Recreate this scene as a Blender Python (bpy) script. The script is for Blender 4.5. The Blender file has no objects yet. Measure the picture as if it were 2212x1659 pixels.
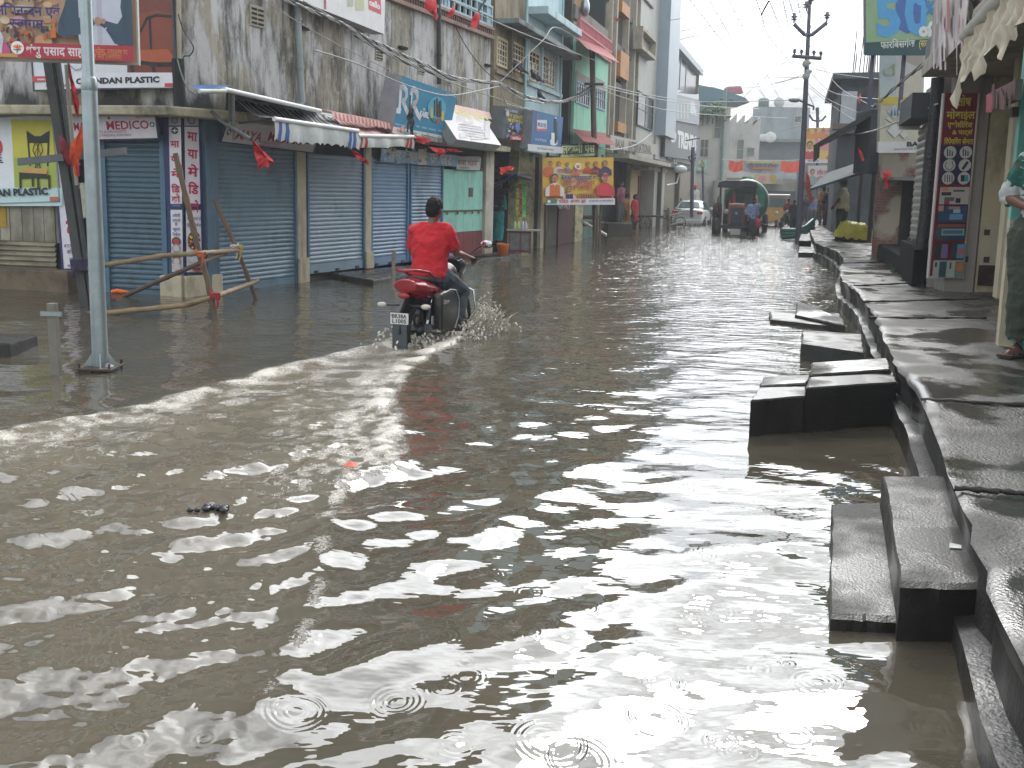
import bpy, bmesh, math, random
import numpy as np
from mathutils import Vector, Matrix
random.seed(7); np.random.seed(7)
S = bpy.context.scene
COL = S.collection
R = math.radians

# ------------------------------------------------------------------ camera
HC = 1.65
FPX, CX, CY = 2100.0, 1106.0, 723.0          # focal length and principal point on a 2212 x 1659 sheet
TH, ROLL = math.atan(.1486), .0227
fw = Vector((0, math.cos(TH), -math.sin(TH))); up0 = Vector((0, math.sin(TH), math.cos(TH))); r0 = Vector((1, 0, 0))
rt = r0 * math.cos(ROLL) + up0 * math.sin(ROLL); up = up0 * math.cos(ROLL) - r0 * math.sin(ROLL)
CAM = Vector((0, 0, HC))
cd = bpy.data.cameras.new('camera'); cam = bpy.data.objects.new('camera', cd); COL.objects.link(cam)
M = Matrix.Identity(4)
for i, v in enumerate((rt, up, -fw)):
    for k in range(3): M[k][i] = v[k]
M.translation = CAM
cam.matrix_world = M
cd.sensor_width = 36; cd.lens = 36 * FPX / 2212; cd.shift_y = -(829.5 - CY) / 2212
cd.clip_start = .05; cd.clip_end = 3000
S.camera = cam

# ------------------------------------------------------------------ light
SUN_EL, SUN_AZ = R(38), R(16)                # azimuth measured from +Y towards +X
sun_dir = Vector((math.sin(SUN_AZ) * math.cos(SUN_EL), math.cos(SUN_AZ) * math.cos(SUN_EL), math.sin(SUN_EL)))
sl = bpy.data.lights.new('sun', 'SUN'); sl.energy = 1.3; sl.angle = R(14); sl.color = (1, .97, .93)
so = bpy.data.objects.new('sun', sl); COL.objects.link(so)
so.rotation_euler = sun_dir.to_track_quat('Z', 'Y').to_euler(); so.location = (0, 0, 40)
W = bpy.data.worlds.new('World'); S.world = W; W.use_nodes = True
nt = W.node_tree; nt.nodes.clear()
def wn(t, **k):
    n = nt.nodes.new(t)
    for a, v in k.items(): setattr(n, a, v)
    return n
def wl(a, b): nt.links.new(a, b)
def wmath(op, a, b=None, c=None):
    n = wn('ShaderNodeMath', operation=op)
    for i, v in enumerate((a, b, c)):
        if v is None: continue
        if isinstance(v, (int, float)): n.inputs[i].default_value = v
        else: wl(v, n.inputs[i])
    return n.outputs[0]
sky = wn('ShaderNodeTexSky', sky_type='NISHITA', sun_disc=False, sun_elevation=SUN_EL, sun_rotation=SUN_AZ)
bg1 = wn('ShaderNodeBackground'); bg1.inputs[1].default_value = .15; wl(sky.outputs[0], bg1.inputs[0])
tc = wn('ShaderNodeTexCoord'); sep = wn('ShaderNodeSeparateXYZ'); wl(tc.outputs['Generated'], sep.inputs[0])
# cloud layer seen as a plane overhead: direction / (height + a little)
zc = wmath('ADD', wmath('MAXIMUM', sep.outputs[2], 0.0), .16)
dv = wn('ShaderNodeVectorMath', operation='DIVIDE'); wl(tc.outputs['Generated'], dv.inputs[0])
cmb = wn('ShaderNodeCombineXYZ'); [wl(zc, cmb.inputs[i]) for i in range(3)]; wl(cmb.outputs[0], dv.inputs[1])
nz = wn('ShaderNodeTexNoise'); wl(dv.outputs[0], nz.inputs['Vector'])
nz.inputs['Scale'].default_value = 2.1; nz.inputs['Detail'].default_value = 6; nz.inputs['Roughness'].default_value = .58; nz.inputs['Distortion'].default_value = .4
nz2 = wn('ShaderNodeTexNoise'); wl(dv.outputs[0], nz2.inputs['Vector'])
nz2.inputs['Scale'].default_value = .9; nz2.inputs['Detail'].default_value = 4
# bright thin cloud round the hidden sun, well above the roofs
gdir = Vector((math.sin(R(15)) * math.cos(R(27)), math.cos(R(15)) * math.cos(R(27)), math.sin(R(27))))
dot = wn('ShaderNodeVectorMath', operation='DOT_PRODUCT'); wl(tc.outputs['Generated'], dot.inputs[0]); dot.inputs[1].default_value = gdir
glow = wmath('POWER', wmath('MAXIMUM', dot.outputs['Value'], 0), 3.4)
SKY_LO, SKY_UP, SKY_GLOW = 1.15, .85, 3.3
rise = wn('ShaderNodeMapRange', clamp=True, interpolation_type='SMOOTHSTEP'); wl(sep.outputs[2], rise.inputs[0]); rise.inputs[1].default_value = .10; rise.inputs[2].default_value = .34
br = wmath('ADD', SKY_LO, wmath('MULTIPLY', rise.outputs[0], wmath('ADD', SKY_UP, wmath('MULTIPLY', glow, SKY_GLOW))))
ramp = wn('ShaderNodeMapRange'); wl(nz.outputs[0], ramp.inputs[0])
for i, v in ((1, .33), (2, .68), (3, .34), (4, 1.25)): ramp.inputs[i].default_value = v
br = wmath('MULTIPLY', br, ramp.outputs[0])
bg2 = wn('ShaderNodeBackground'); bg2.inputs[0].default_value = (.945, .975, 1, 1); wl(br, bg2.inputs[1])
mask = wn('ShaderNodeMapRange', clamp=True); wl(nz2.outputs[0], mask.inputs[0])
for i, v in ((1, .42), (2, .53), (3, .3), (4, 1.0)): mask.inputs[i].default_value = v
mx = wn('ShaderNodeMixShader'); wl(mask.outputs[0], mx.inputs[0]); wl(bg1.outputs[0], mx.inputs[1]); wl(bg2.outputs[0], mx.inputs[2])
wo = wn('ShaderNodeOutputWorld'); wl(mx.outputs[0], wo.inputs[0])
S.view_settings.view_transform = 'Standard'; S.view_settings.look = 'None'
S.view_settings.exposure = 0.56; S.view_settings.gamma = 1; S.view_settings.use_curve_mapping = False
S.cycles.use_denoising = True; S.cycles.max_bounces = 8; S.cycles.volume_bounces = 1

# ------------------------------------------------------------------ pixel rays and ground points
def ray(x, y): return fw + rt * ((x - CX) / FPX) - up * ((y - CY) / FPX)
def G(x, y, z=0.0):
    d = ray(x, y); return CAM + d * ((z - HC) / d.z)
def AT(x, y, Y):
    d = ray(x, y); return CAM + d * (Y / d.y)
def ppm(Y): return FPX / Y

# ------------------------------------------------------------------ materials
def lin(c):
    c = c / 255.; return c / 12.92 if c <= .04045 else ((c + .055) / 1.055) ** 2.4
def rgb(h):
    return tuple(lin(int(h[i:i + 2], 16)) for i in (0, 2, 4))
MATS = {}
def mat(name, col, rough=.7, var=.18, scale=2.5, dirt=None, amt=0., dscale=1.2, streak=3., bump=.0, bscale=40, metal=0., spec=.5, coat=0., em=None, trans=0., alpha=1.):
    """plain procedural surface: base colour with a patchy tone, optional dirt with its own shape, optional fine bump"""
    if name in MATS: return MATS[name]
    m = bpy.data.materials.new(name); m.use_nodes = True; MATS[name] = m
    n = m.node_tree; N = n.nodes; L = n.links; b = N['Principled BSDF']
    if isinstance(col, str): col = rgb(col)
    b.inputs['Roughness'].default_value = rough; b.inputs['Metallic'].default_value = metal
    b.inputs['Specular IOR Level'].default_value = spec; b.inputs['Coat Weight'].default_value = coat
    if trans: b.inputs['Transmission Weight'].default_value = trans
    if var == 0 and not dirt and not bump:
        b.inputs['Base Color'].default_value = (*col, 1)
        if em: b.inputs['Emission Color'].default_value = (*col, 1); b.inputs['Emission Strength'].default_value = em
        return m
    t = N.new('ShaderNodeTexCoord')
    nz = N.new('ShaderNodeTexNoise'); nz.inputs['Scale'].default_value = scale; nz.inputs['Detail'].default_value = 5; nz.inputs['Roughness'].default_value = .62
    L.new(t.outputs['Object'], nz.inputs['Vector'])
    cr = N.new('ShaderNodeMix'); cr.data_type = 'RGBA'
    lo = tuple(max(0, x * (1 - var)) for x in col); hi = tuple(min(1, x * (1 + var)) for x in col)
    mr = N.new('ShaderNodeMapRange'); mr.inputs[1].default_value = .3; mr.inputs[2].default_value = .7; L.new(nz.outputs[0], mr.inputs[0])
    L.new(mr.outputs[0], cr.inputs[0]); cr.inputs[6].default_value = (*lo, 1); cr.inputs[7].default_value = (*hi, 1)
    out = cr.outputs[2]
    if dirt:
        if isinstance(dirt, str): dirt = rgb(dirt)
        mp = N.new('ShaderNodeMapping'); mp.inputs['Scale'].default_value = (1, 1, 1 / streak); L.new(t.outputs['Object'], mp.inputs[0])
        n2 = N.new('ShaderNodeTexNoise'); n2.inputs['Scale'].default_value = dscale; n2.inputs['Detail'].default_value = 8; n2.inputs['Roughness'].default_value = .7
        L.new(mp.outputs[0], n2.inputs['Vector'])
        r2 = N.new('ShaderNodeMapRange'); r2.inputs[1].default_value = .62 - amt * .3; r2.inputs[2].default_value = .75 - amt * .2; r2.inputs[4].default_value = min(1, .55 + amt * .4)
        L.new(n2.outputs[0], r2.inputs[0])
        c2 = N.new('ShaderNodeMix'); c2.data_type = 'RGBA'; L.new(r2.outputs[0], c2.inputs[0]); L.new(out, c2.inputs[6]); c2.inputs[7].default_value = (*dirt, 1)
        out = c2.outputs[2]
    L.new(out, b.inputs['Base Color'])
    if bump:
        n3 = N.new('ShaderNodeTexNoise'); n3.inputs['Scale'].default_value = bscale; n3.inputs['Detail'].default_value = 4
        L.new(t.outputs['Object'], n3.inputs['Vector'])
        bp = N.new('ShaderNodeBump'); bp.inputs['Strength'].default_value = bump; bp.inputs['Distance'].default_value = .02
        L.new(n3.outputs[0], bp.inputs['Height']); L.new(bp.outputs[0], b.inputs['Normal'])
    return m
def flat(h, rough=.55): return mat('print_' + h, h, rough, var=.07, scale=6)

# ------------------------------------------------------------------ mesh builder
class MB:
    def __init__(s): s.v = []; s.f = []; s.m = []; s.mats = []; s.sm = []
    def mi(s, m):
        if m not in s.mats: s.mats.append(m)
        return s.mats.index(m)
    def add(s, vs, fs, m, smooth=False):
        k = len(s.v); s.v.extend([tuple(v) for v in vs]); i = s.mi(m)
        for f in fs: s.f.append(tuple(k + a for a in f)); s.m.append(i); s.sm.append(smooth)
    def hexa(s, p, m):            # 8 points: bottom 4 ccw, top 4 ccw
        s.add(p, [(3, 2, 1, 0), (4, 5, 6, 7), (0, 1, 5, 4), (1, 2, 6, 5), (2, 3, 7, 6), (3, 0, 4, 7)], m)
    def box(s, x0, x1, y0, y1, z0, z1, m):
        if x0 > x1: x0, x1 = x1, x0
        if y0 > y1: y0, y1 = y1, y0
        if z0 > z1: z0, z1 = z1, z0
        s.hexa([(x0, y0, z0), (x1, y0, z0), (x1, y1, z0), (x0, y1, z0), (x0, y0, z1), (x1, y0, z1), (x1, y1, z1), (x0, y1, z1)], m)
    def slab(s, q, t, m):         # quad (4 points, seen from outside ccw) thickened inwards by t
        q = [Vector(p) for p in q]; n = (q[1] - q[0]).cross(q[3] - q[0]).normalized()
        b = [p - n * t for p in q]
        s.add(q + b, [(0, 1, 2, 3), (7, 6, 5, 4), (1, 0, 4, 5), (2, 1, 5, 6), (3, 2, 6, 7), (0, 3, 7, 4)], m)
    def prism(s, pts, axis, a, b, m):   # outline in the plane across axis, from a to b
        n = len(pts)
        def P(p, t): return {0: (t, p[0], p[1]), 1: (p[0], t, p[1]), 2: (p[0], p[1], t)}[axis]
        s.add([P(p, a) for p in pts] + [P(p, b) for p in pts],
              [tuple(range(n))[::-1], tuple(range(n, 2 * n))] + [(i, (i + 1) % n, n + (i + 1) % n, n + i) for i in range(n)], m)
    def tube(s, pts, r, m, n=8, cap=True, smooth=True, flatten=None):
        pts = [Vector(p) for p in pts]; k = len(pts)
        rs = r if isinstance(r, (list, tuple)) else [r] * k
        vs = []; t0 = None; ref = None
        for i in range(k):
            t = (pts[min(i + 1, k - 1)] - pts[max(i - 1, 0)])
            t = t.normalized() if t.length > 1e-9 else Vector((0, 0, 1))
            if ref is None:
                ref = Vector((0, 0, 1)) if abs(t.z) < .9 else Vector((1, 0, 0))
                ref = (ref - t * ref.dot(t)).normalized()
            else:
                ref = ref - t * ref.dot(t)
                ref = ref.normalized() if ref.length > 1e-6 else t.orthogonal().normalized()
            b = t.cross(ref)
            for j in range(n):
                a = 2 * math.pi * j / n
                vs.append(pts[i] + ref * (math.cos(a) * rs[i]) + b * (math.sin(a) * rs[i] * (flatten or 1)))
        fs = [(i * n + j, i * n + (j + 1) % n, (i + 1) * n + (j + 1) % n, (i + 1) * n + j) for i in range(k - 1) for j in range(n)]
        s.add(vs, fs, m, smooth)
        if cap: s.add(vs[:n], [tuple(range(n))[::-1]], m); s.add(vs[-n:], [tuple(range(n))], m)
    def ell(s, c, r, m, nu=14, nv=9, rot=None, cut=None, smooth=True):
        vs = []; c = Vector(c)
        if isinstance(r, (int, float)): r = (r, r, r)
        for i in range(nv + 1):
            th = math.pi * i / nv
            for j in range(nu):
                a = 2 * math.pi * j / nu
                v = Vector((math.sin(th) * math.cos(a) * r[0], math.sin(th) * math.sin(a) * r[1], math.cos(th) * r[2]))
                if cut is not None: v.z = max(v.z, cut * r[2])
                if rot: v = rot @ v
                vs.append(c + v)
        s.add(vs, [(i * nu + j, (i + 1) * nu + j, (i + 1) * nu + (j + 1) % nu, i * nu + (j + 1) % nu) for i in range(nv) for j in range(nu)], m, smooth)
    def lathe(s, prof, c, m, n=20, axis=2, smooth=True):      # prof: (r, t) along axis
        vs = []
        for r_, t in prof:
            for j in range(n):
                a = 2 * math.pi * j / n; x, y = math.cos(a) * r_, math.sin(a) * r_
                p = {2: (x, y, t), 1: (x, t, -y), 0: (t, x, y)}[axis]
                vs.append((c[0] + p[0], c[1] + p[1], c[2] + p[2]))
        k = len(prof)
        s.add(vs, [(i * n + j, i * n + (j + 1) % n, (i + 1) * n + (j + 1) % n, (i + 1) * n + j) for i in range(k - 1) for j in range(n)], m, smooth)
    def poly(s, pts, y, m):        # flat outline facing -y (pts: x, z ccw seen from -y)
        s.add([(p[0], y, p[1]) for p in pts], [tuple(range(len(pts)))], m)
    def disc(s, cx, cz, r, y, m, n=20, rz=None):
        s.poly([(cx + r * math.cos(2 * math.pi * i / n), cz + (rz or r) * math.sin(2 * math.pi * i / n)) for i in range(n)], y, m)
    def rect(s, x0, x1, z0, z1, y, m): s.poly([(x0, z0), (x1, z0), (x1, z1), (x0, z1)], y, m)
    def ring(s, cx, cz, r0_, r1_, y, m, n=24):
        vs = []
        for i in range(n):
            a = 2 * math.pi * i / n
            vs += [(cx + r0_ * math.cos(a), y, cz + r0_ * math.sin(a)), (cx + r1_ * math.cos(a), y, cz + r1_ * math.sin(a))]
        s.add(vs, [(2 * i, 2 * i + 1, (2 * i + 3) % (2 * n), (2 * i + 2) % (2 * n)) for i in range(n)], m)
    def line(s, pts, w, y, m):     # flat strokes in the board plane
        for (a, b), (c_, d) in zip(pts, pts[1:]):
            dx, dz = c_ - a, d - b; L_ = math.hypot(dx, dz) or 1; ox, oz = -dz / L_ * w / 2, dx / L_ * w / 2; ex, ez = dx / L_ * w / 3, dz / L_ * w / 3
            s.poly([(a + ox - ex, b + oz - ez), (a - ox - ex, b - oz - ez), (c_ - ox + ex, d - oz + ez), (c_ + ox + ex, d + oz + ez)], y, m)
    def text(s, t, x, z, h, y, m, w=None, bold=.02, align='l', slant=0):
        vs, fs, wd = text_geo(t, bold)
        if not vs: return
        k = h / .7
        sx = k if w is None else w / max(wd, .01)
        off = {'l': 0, 'c': -wd * sx / 2, 'r': -wd * sx}[align]
        s.add([(x + off + (a + slant * b) * sx, y, z + b * k) for a, b in vs], fs, m)
    def xf(s, Mx): s.v = [tuple(Mx @ Vector(v)) for v in s.v]; return s
    def merge(s, o, Mx=None):
        k = len(s.v); s.v += [tuple(Mx @ Vector(v)) if Mx else v for v in o.v]
        mm = [s.mi(a) for a in o.mats]
        s.f += [tuple(k + a for a in f) for f in o.f]; s.m += [mm[i] for i in o.m]; s.sm += o.sm
    def mesh(s, name):
        me = bpy.data.meshes.new(name); me.from_pydata(s.v, [], s.f)
        for m in s.mats: me.materials.append(m)
        me.polygons.foreach_set('material_index', s.m); me.polygons.foreach_set('use_smooth', s.sm)
        me.update(); return me
    def obj(s, name, parent=None, label=None, bevel=0, kind=None):
        if not s.v: return None
        me = s.mesh(name)
        if bevel:
            bm = bmesh.new(); bm.from_mesh(me); bmesh.ops.remove_doubles(bm, verts=bm.verts, dist=1e-5)
            bmesh.ops.recalc_face_normals(bm, faces=bm.faces)
            ed = [e for e in bm.edges if len(e.link_faces) == 2 and e.calc_face_angle(0) > .6]
            bmesh.ops.bevel(bm, geom=ed, offset=bevel, segments=2, affect='EDGES', profile=.6, clamp_overlap=True)
            bm.to_mesh(me); bm.free()
        o = bpy.data.objects.new(name, me); COL.objects.link(o)
        if parent is not None: o.parent = parent
        if label: o['label'] = label
        if kind: o['kind'] = kind
        return o

# ------------------------------------------------------------------ lettering (Devanagari is set by hand: reordered vowel signs, half letters)
GC = {}
def glyph(t, bold):
    k = (t, bold)
    if k in GC: return GC[k]
    def get(body):
        c = bpy.data.curves.new('t', 'FONT'); c.body = body; c.size = 1; c.offset = bold; c.resolution_u = 2
        o = bpy.data.objects.new('t', c); COL.objects.link(o)
        dg = bpy.context.evaluated_depsgraph_get(); me = bpy.data.meshes.new_from_object(o.evaluated_get(dg))
        r = ([(v.co.x, v.co.y) for v in me.vertices], [tuple(p.vertices) for p in me.polygons])
        bpy.data.objects.remove(o); bpy.data.curves.remove(c); bpy.data.meshes.remove(me); return r
    v, f = get(t)
    v2, _ = get(t + ' ' * 14 + '|'); bar, _ = get(' ' * 14 + '|')      # a far bar measures the advance
    adv = max(x for x, y in v2) - max(x for x, y in bar)
    GC[k] = (v, f, adv); return GC[k]
CONS = set(chr(c) for c in range(0x915, 0x93a))
ROUND = set('टठडढदहछङरळ')
def clusters(t):
    out = []; i = 0
    while i < len(t):
        ch = t[i]
        if ch in CONS:
            j = i; half = []; reph = False; base = ch; rak = False
            while j + 2 < len(t) and t[j + 1] == '\u094d' and t[j + 2] in CONS:
                if t[j] == 'र' and not half and not reph: reph = True
                elif t[j + 2] == 'र': rak = True; j += 2; base = t[j - 2]; break
                else: half.append(t[j])
                j += 2; base = t[j]
            marks = []; j += 1
            while j < len(t) and (0x93a <= ord(t[j]) <= 0x94d or 0x900 <= ord(t[j]) <= 0x903): marks.append(t[j]); j += 1
            out.append((half, base, marks, reph, rak)); i = j
        else: out.append(([], ch, [], False, False)); i += 1
    return out
TG = {}
def text_geo(t, bold=.02):
    if (t, bold) in TG: return TG[(t, bold)]
    V = []; F = []; x = 0
    def put(g, x, keep=None):
        v, f, a = g; k = len(V)
        if keep is None: V.extend([(p[0] + x, p[1]) for p in v]); F.extend([tuple(k + i for i in q) for q in f])
        else:
            bm = bmesh.new(); vs = [bm.verts.new((p[0], p[1], 0)) for p in v]
            for q in f:
                try: bm.faces.new([vs[i] for i in q])
                except ValueError: pass
            bmesh.ops.bisect_plane(bm, geom=bm.verts[:] + bm.edges[:] + bm.faces[:], plane_co=(keep, 0, 0), plane_no=(1, 0, 0), clear_outer=True)
            bm.verts.index_update(); bm.verts.ensure_lookup_table()
            V.extend([(w.co.x + x, w.co.y) for w in bm.verts]); F.extend([tuple(k + w.index for w in q.verts) for q in bm.faces]); bm.free()
    for half, base, marks, reph, rak in clusters(t):
        if base == ' ': x += .3; continue
        if 'ि' in marks:
            g = glyph('ि', bold); put(g, x); x += g[2]
        for h in half:
            g = glyph(h, bold)
            if h in ROUND: put(g, x); put(glyph('\u094d', bold), x + g[2]); x += g[2]
            else: put(g, x, g[2] - .19); x += g[2] - .2
        g = glyph(base, bold); put(g, x); x0 = x; x += g[2]
        if rak:
            k = len(V); V.extend([(x - .13, .2), (x - .3, -.02), (x - .24, -.06), (x - .07, .14)]); F.append((k, k + 1, k + 2, k + 3))
        for mk in marks:
            if mk == 'ि': continue
            gm = glyph(mk, bold); put(gm, x); x += max(gm[2], 0)
        if reph:
            k = len(V); V.extend([(x - .2, .66), (x - .1, .66), (x + .04, .84), (x - .05, .88), (x - .2, .8)]); F.append((k, k + 1, k + 2, k + 3, k + 4))
    w = max([p[0] for p in V], default=0)
    TG[(t, bold)] = (V, F, w); return TG[(t, bold)]

# ------------------------------------------------------------------ things
class Fr:
    """upright frame on the ground: local x along p0->p1, local -y outwards, z up"""
    def __init__(s, p0, p1):
        s.o = Vector((p0[0], p0[1], 0)); d = Vector((p1[0] - p0[0], p1[1] - p0[1], 0)); s.len = d.length
        s.u = d.normalized(); s.n = Vector((s.u.y, -s.u.x, 0)); s.a = math.atan2(s.u.y, s.u.x)
    def pt(s, px, py, d=0.):
        r = ray(px, py); q = s.o + s.n * d; t = (q - CAM).dot(s.n) / r.dot(s.n); p = CAM + r * t
        return Vector(((p - s.o).dot(s.u), -d, p.z))
    def U(s, px, py, d=0.): return s.pt(px, py, d).x
    def Z(s, px, py, d=0.): return s.pt(px, py, d).z
    def loc(s, w): w = Vector(w) - s.o; return Vector((w.dot(s.u), -w.dot(s.n), w.z))
    def wld(s, l): return s.o + s.u * l[0] - s.n * l[1] + Vector((0, 0, l[2]))
WF = Fr((0, 0), (1, 0))            # the world itself
LIVE = []
def tag(o, label, cat, group=None):
    o['label'] = label; o['category'] = cat
    if group: o['group'] = group
    return o
def thing(name, label, cat, fr=WF, group=None):
    o = bpy.data.objects.new(name, None); COL.objects.link(o); o.empty_display_size = .2
    o.location = fr.o; o.rotation_euler = (0, 0, fr.a); LIVE.append(o)
    return tag(o, label, cat, group)
def solo(mb, name, label, cat, fr=WF, group=None, bevel=0):
    o = mb.obj(name, bevel=bevel); o.location = fr.o; o.rotation_euler = (0, 0, fr.a); recentre(o)
    return tag(o, label, cat, group)
def kids(o):
    r = []
    for c in o.children: r.append(c); r += kids(c)
    return r
def recentre(o):
    ms = [x for x in [o] + kids(o) if x.type == 'MESH']
    if not ms: return
    a = np.concatenate([np.array([v.co[:] for v in x.data.vertices]) for x in ms])
    lo, hi = a.min(0), a.max(0); c = Vector(((lo[0] + hi[0]) / 2, (lo[1] + hi[1]) / 2, lo[2]))
    for x in {id(x.data): x.data for x in ms}.values(): x.transform(Matrix.Translation(-c))
    o.location = Vector(o.location) + Matrix.Rotation(o.rotation_euler[2], 3, 'Z') @ c
def done(o):
    bpy.context.view_layer.update(); recentre(o)
    if o in LIVE: LIVE.remove(o)
    return o
def struct(mb, name, kind='structure'):
    o = mb.obj(name); o['kind'] = kind; return o
def bake(o, Mx):
    for x in [o] + kids(o):
        if x.type == 'MESH': x.data.transform(Mx)
    return o
def dup(o, loc=None, rotz=None, label=None):
    r = o.copy(); COL.objects.link(r)
    if loc is not None: r.location = loc
    if rotz is not None: r.rotation_euler = (0, 0, rotz)
    if label: r['label'] = label
    def rec(a, b):
        for ch in list(a.children):
            c = ch.copy(); COL.objects.link(c); c.parent = b; rec(ch, c)
    rec(o, r); return r
# ------------------------------------------------------------------ ground, water, pavement
mb = MB(); mb.add([(-700, -700, -.32), (700, -700, -.32), (700, 1200, -.32), (-700, 1200, -.32)], [(0, 1, 2, 3)], mat('road_mud', '6f675a', .8, .2, .5))
struct(mb, 'road')

def pline(pix, z=0.): return [G(x, y, z).xy for x, y in pix]
BK = Vector((-1.02, 10.25)); BH = Vector((.30, .954)).normalized()          # rear wheel of the motorcycle and its heading
LEFT = pline([(905, 722), (850, 742), (700, 775), (600, 800), (450, 840), (350, 868), (200, 905), (0, 940), (-300, 985)])
RIGHT = pline([(985, 735), (915, 770), (870, 800), (838, 850), (842, 900), (850, 960), (848, 990), (830, 1020)])
RIDGE2 = pline([(835, 1020), (745, 1050), (712, 1110), (700, 1180), (690, 1280), (650, 1400), (560, 1560)])
RINGS = [(640, 1546, .085), (640, 1546, .03), (857, 1519, .075), (857, 1519, .035), (948, 1388, .055), (1118, 1379, .085), (1160, 1350, .07), (1765, 1485, .075), (1765, 1485, .03),
         (1415, 1550, .085), (1670, 1330, .05), (1025, 1352, .05), (605, 1395, .04), (985, 1620, .05), (1190, 1610, .1), (1540, 1200, .06), (1250, 1640, .09), (905, 1068, .06), (1115, 1068, .06), (1640, 1450, .03), (1560, 1600, .04), (2010, 1580, .05)]
_r = random.Random(77); RINGS += [(_r.uniform(250, 1850), _r.uniform(1000, 1640), _r.uniform(.02, .06)) for _ in range(34)]
def water():
    na, nr = 960, 640
    an = np.concatenate([np.linspace(-1.15, -.53, 30)[:-1], np.linspace(-.53, .53, na), np.linspace(.53, 1.15, 30)[1:]])
    inv = np.linspace(1 / 1.7, 1 / 130., nr); d = 1 / inv
    A, D = np.meshgrid(an, d); X = np.sin(A) * D; Y = np.cos(A) * D
    rs = np.random.RandomState(5)
    H = np.zeros_like(X); foam = np.zeros_like(X)
    dd = np.gradient(d)[:, None]                      # local mesh size along the view
    def waves(n, l0, l1, slope, a0, spread, rs, lim=True):
        h = np.zeros_like(X)
        for i in range(n):
            L_ = math.exp(rs.uniform(math.log(l0), math.log(l1))); k = 2 * math.pi / L_
            th = a0 + rs.normal() * spread; ph = rs.uniform(0, 6.28)
            a = slope / k * rs.uniform(.6, 1.4) * math.sqrt(2. / n)
            att = np.clip((L_ / (3.0 * dd)) - .5, 0, 1)
            s_ = np.sin(k * (math.cos(th) * X + math.sin(th) * Y) + ph)
            h += a * (s_ + .25 * (1 - s_ * s_)) * att
        return h
    def seg(P, k=1e9):
        best = np.full(X.shape, 1e9); tpos = np.zeros_like(X); acc = 0.
        for p, q in zip(P, P[1:]):
            v = q - p; L_ = v.length; t = np.clip(((X - p.x) * v.x + (Y - p.y) * v.y) / (L_ * L_), 0, 1)
            ds = np.hypot(X - p.x - t * v.x, Y - p.y - t * v.y); w_ = ds < best
            best = np.where(w_, ds, best); tpos = np.where(w_, acc + t * L_, tpos); acc += L_
        return best, tpos
    # patchiness
    pn = sum(np.sin(X * rs.uniform(-1.5, 1.5) + Y * rs.uniform(-1.2, 1.2) + rs.uniform(0, 6)) for _ in range(7)) / 7 ** .5
    calm = np.clip(.8 + .35 * pn, .35, 1.4)
    far = np.clip((Y - 5) / 14, 0, 1)
    H += waves(30, .45, 1.4, .042, -1.4, .8, rs)
    H += waves(50, .14, .42, .060, -1.5, .75, rs) * calm * (.52 + .83 * np.clip((Y - 3.) / 4, 0, 1))
    H += waves(36, .05, .15, .040, -1.5, .9, rs) * calm * (.22 + .8 * far)
    # diagonal wake train crossing the near left
    H += waves(20, .26, .8, .092, -.74, .34, rs) * np.clip(1.1 - (X + .2) / 1.4, 0, 1) * np.clip((8.5 - Y) / 3, 0, 1) * calm
    H += waves(12, .3, .7, .065, -2.25, .25, rs) * np.clip((X - .5) / 1.4, 0, 1) * np.clip((7 - Y) / 3, 0, 1)
    turb = waves(80, .045, .24, .25, 0, 3.0, rs); n1 = waves(50, .08, .5, 1, 0, 3, rs); n1 = n1 / (n1.std() + 1e-9)
    n2 = waves(50, .04, .16, 1, 0, 3, rs); n2 = n2 / (n2.std() + 1e-9)
    dl, tl = seg(LEFT); dr, tr_ = seg(RIGHT); d2, t2 = seg(RIDGE2)
    # inside of the wake: between left and right crest lines
    W0 = np.array([tuple(p) for p in LEFT]); W1 = np.array([tuple(p) for p in RIGHT + RIDGE2[1:]])
    o1 = np.argsort(W0[:, 1]); o2 = np.argsort(W1[:, 1])
    xl = np.interp(Y, W0[o1, 1], W0[o1, 0]); xr = np.interp(Y, W1[o2, 1], W1[o2, 0])
    inside = 1 / (1 + np.exp(-(X - xl) / .08)) * 1 / (1 + np.exp((X - xr) / .08)) * (Y < 10.6)
    age = np.clip((10.6 - Y) / 6.5, 0, 1)
    H += turb * inside * (1 - .62 * age)
    H += .018 * np.exp(-(dl / .10) ** 2) * np.exp(-tl / 6) * (1 + .25 * n1) + .018 * np.exp(-(dr / .13) ** 2) * (1 + .5 * n1) + .014 * np.exp(-(d2 / .10) ** 2)
    H -= .012 * np.exp(-((dl - .26) / .14) ** 2)
    foam += np.exp(-(np.abs(dl - .03) / .10) ** 1.5) * np.exp(-tl / 9) * (.40 + .10 * n1 + .16 * n2)
    foam += np.exp(-((dr - .02) / .09) ** 2) * (.60 + .2 * n1 + .15 * n2) * np.exp(-tr_ / 6)
    foam += np.exp(-(d2 / .05) ** 2) * .34 * np.clip(n1, 0, 1.5)
    foam += inside * np.clip(.40 - .16 * age + .2 * n1 + .3 * n2, 0, 1) * np.exp(-np.minimum(dl, dr) / (.7 + .8 * (1 - age)))
    churn = inside * np.exp(-np.minimum(dl, dr) / 2.2) * (1 - .55 * age) * .85
    # boil round the motorcycle
    for s_, r_, a in ((0, .42, 1.), (.7, .35, .8), (1.35, .55, 1.2)):
        c = BK + BH * s_; rr = np.hypot(X - c.x, Y - c.y); g = np.exp(-(rr / r_) ** 2)
        H += g * (.03 + turb * .9 * a); foam += g * (.52 + .25 * n1) * a; churn = np.maximum(churn, g)
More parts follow.
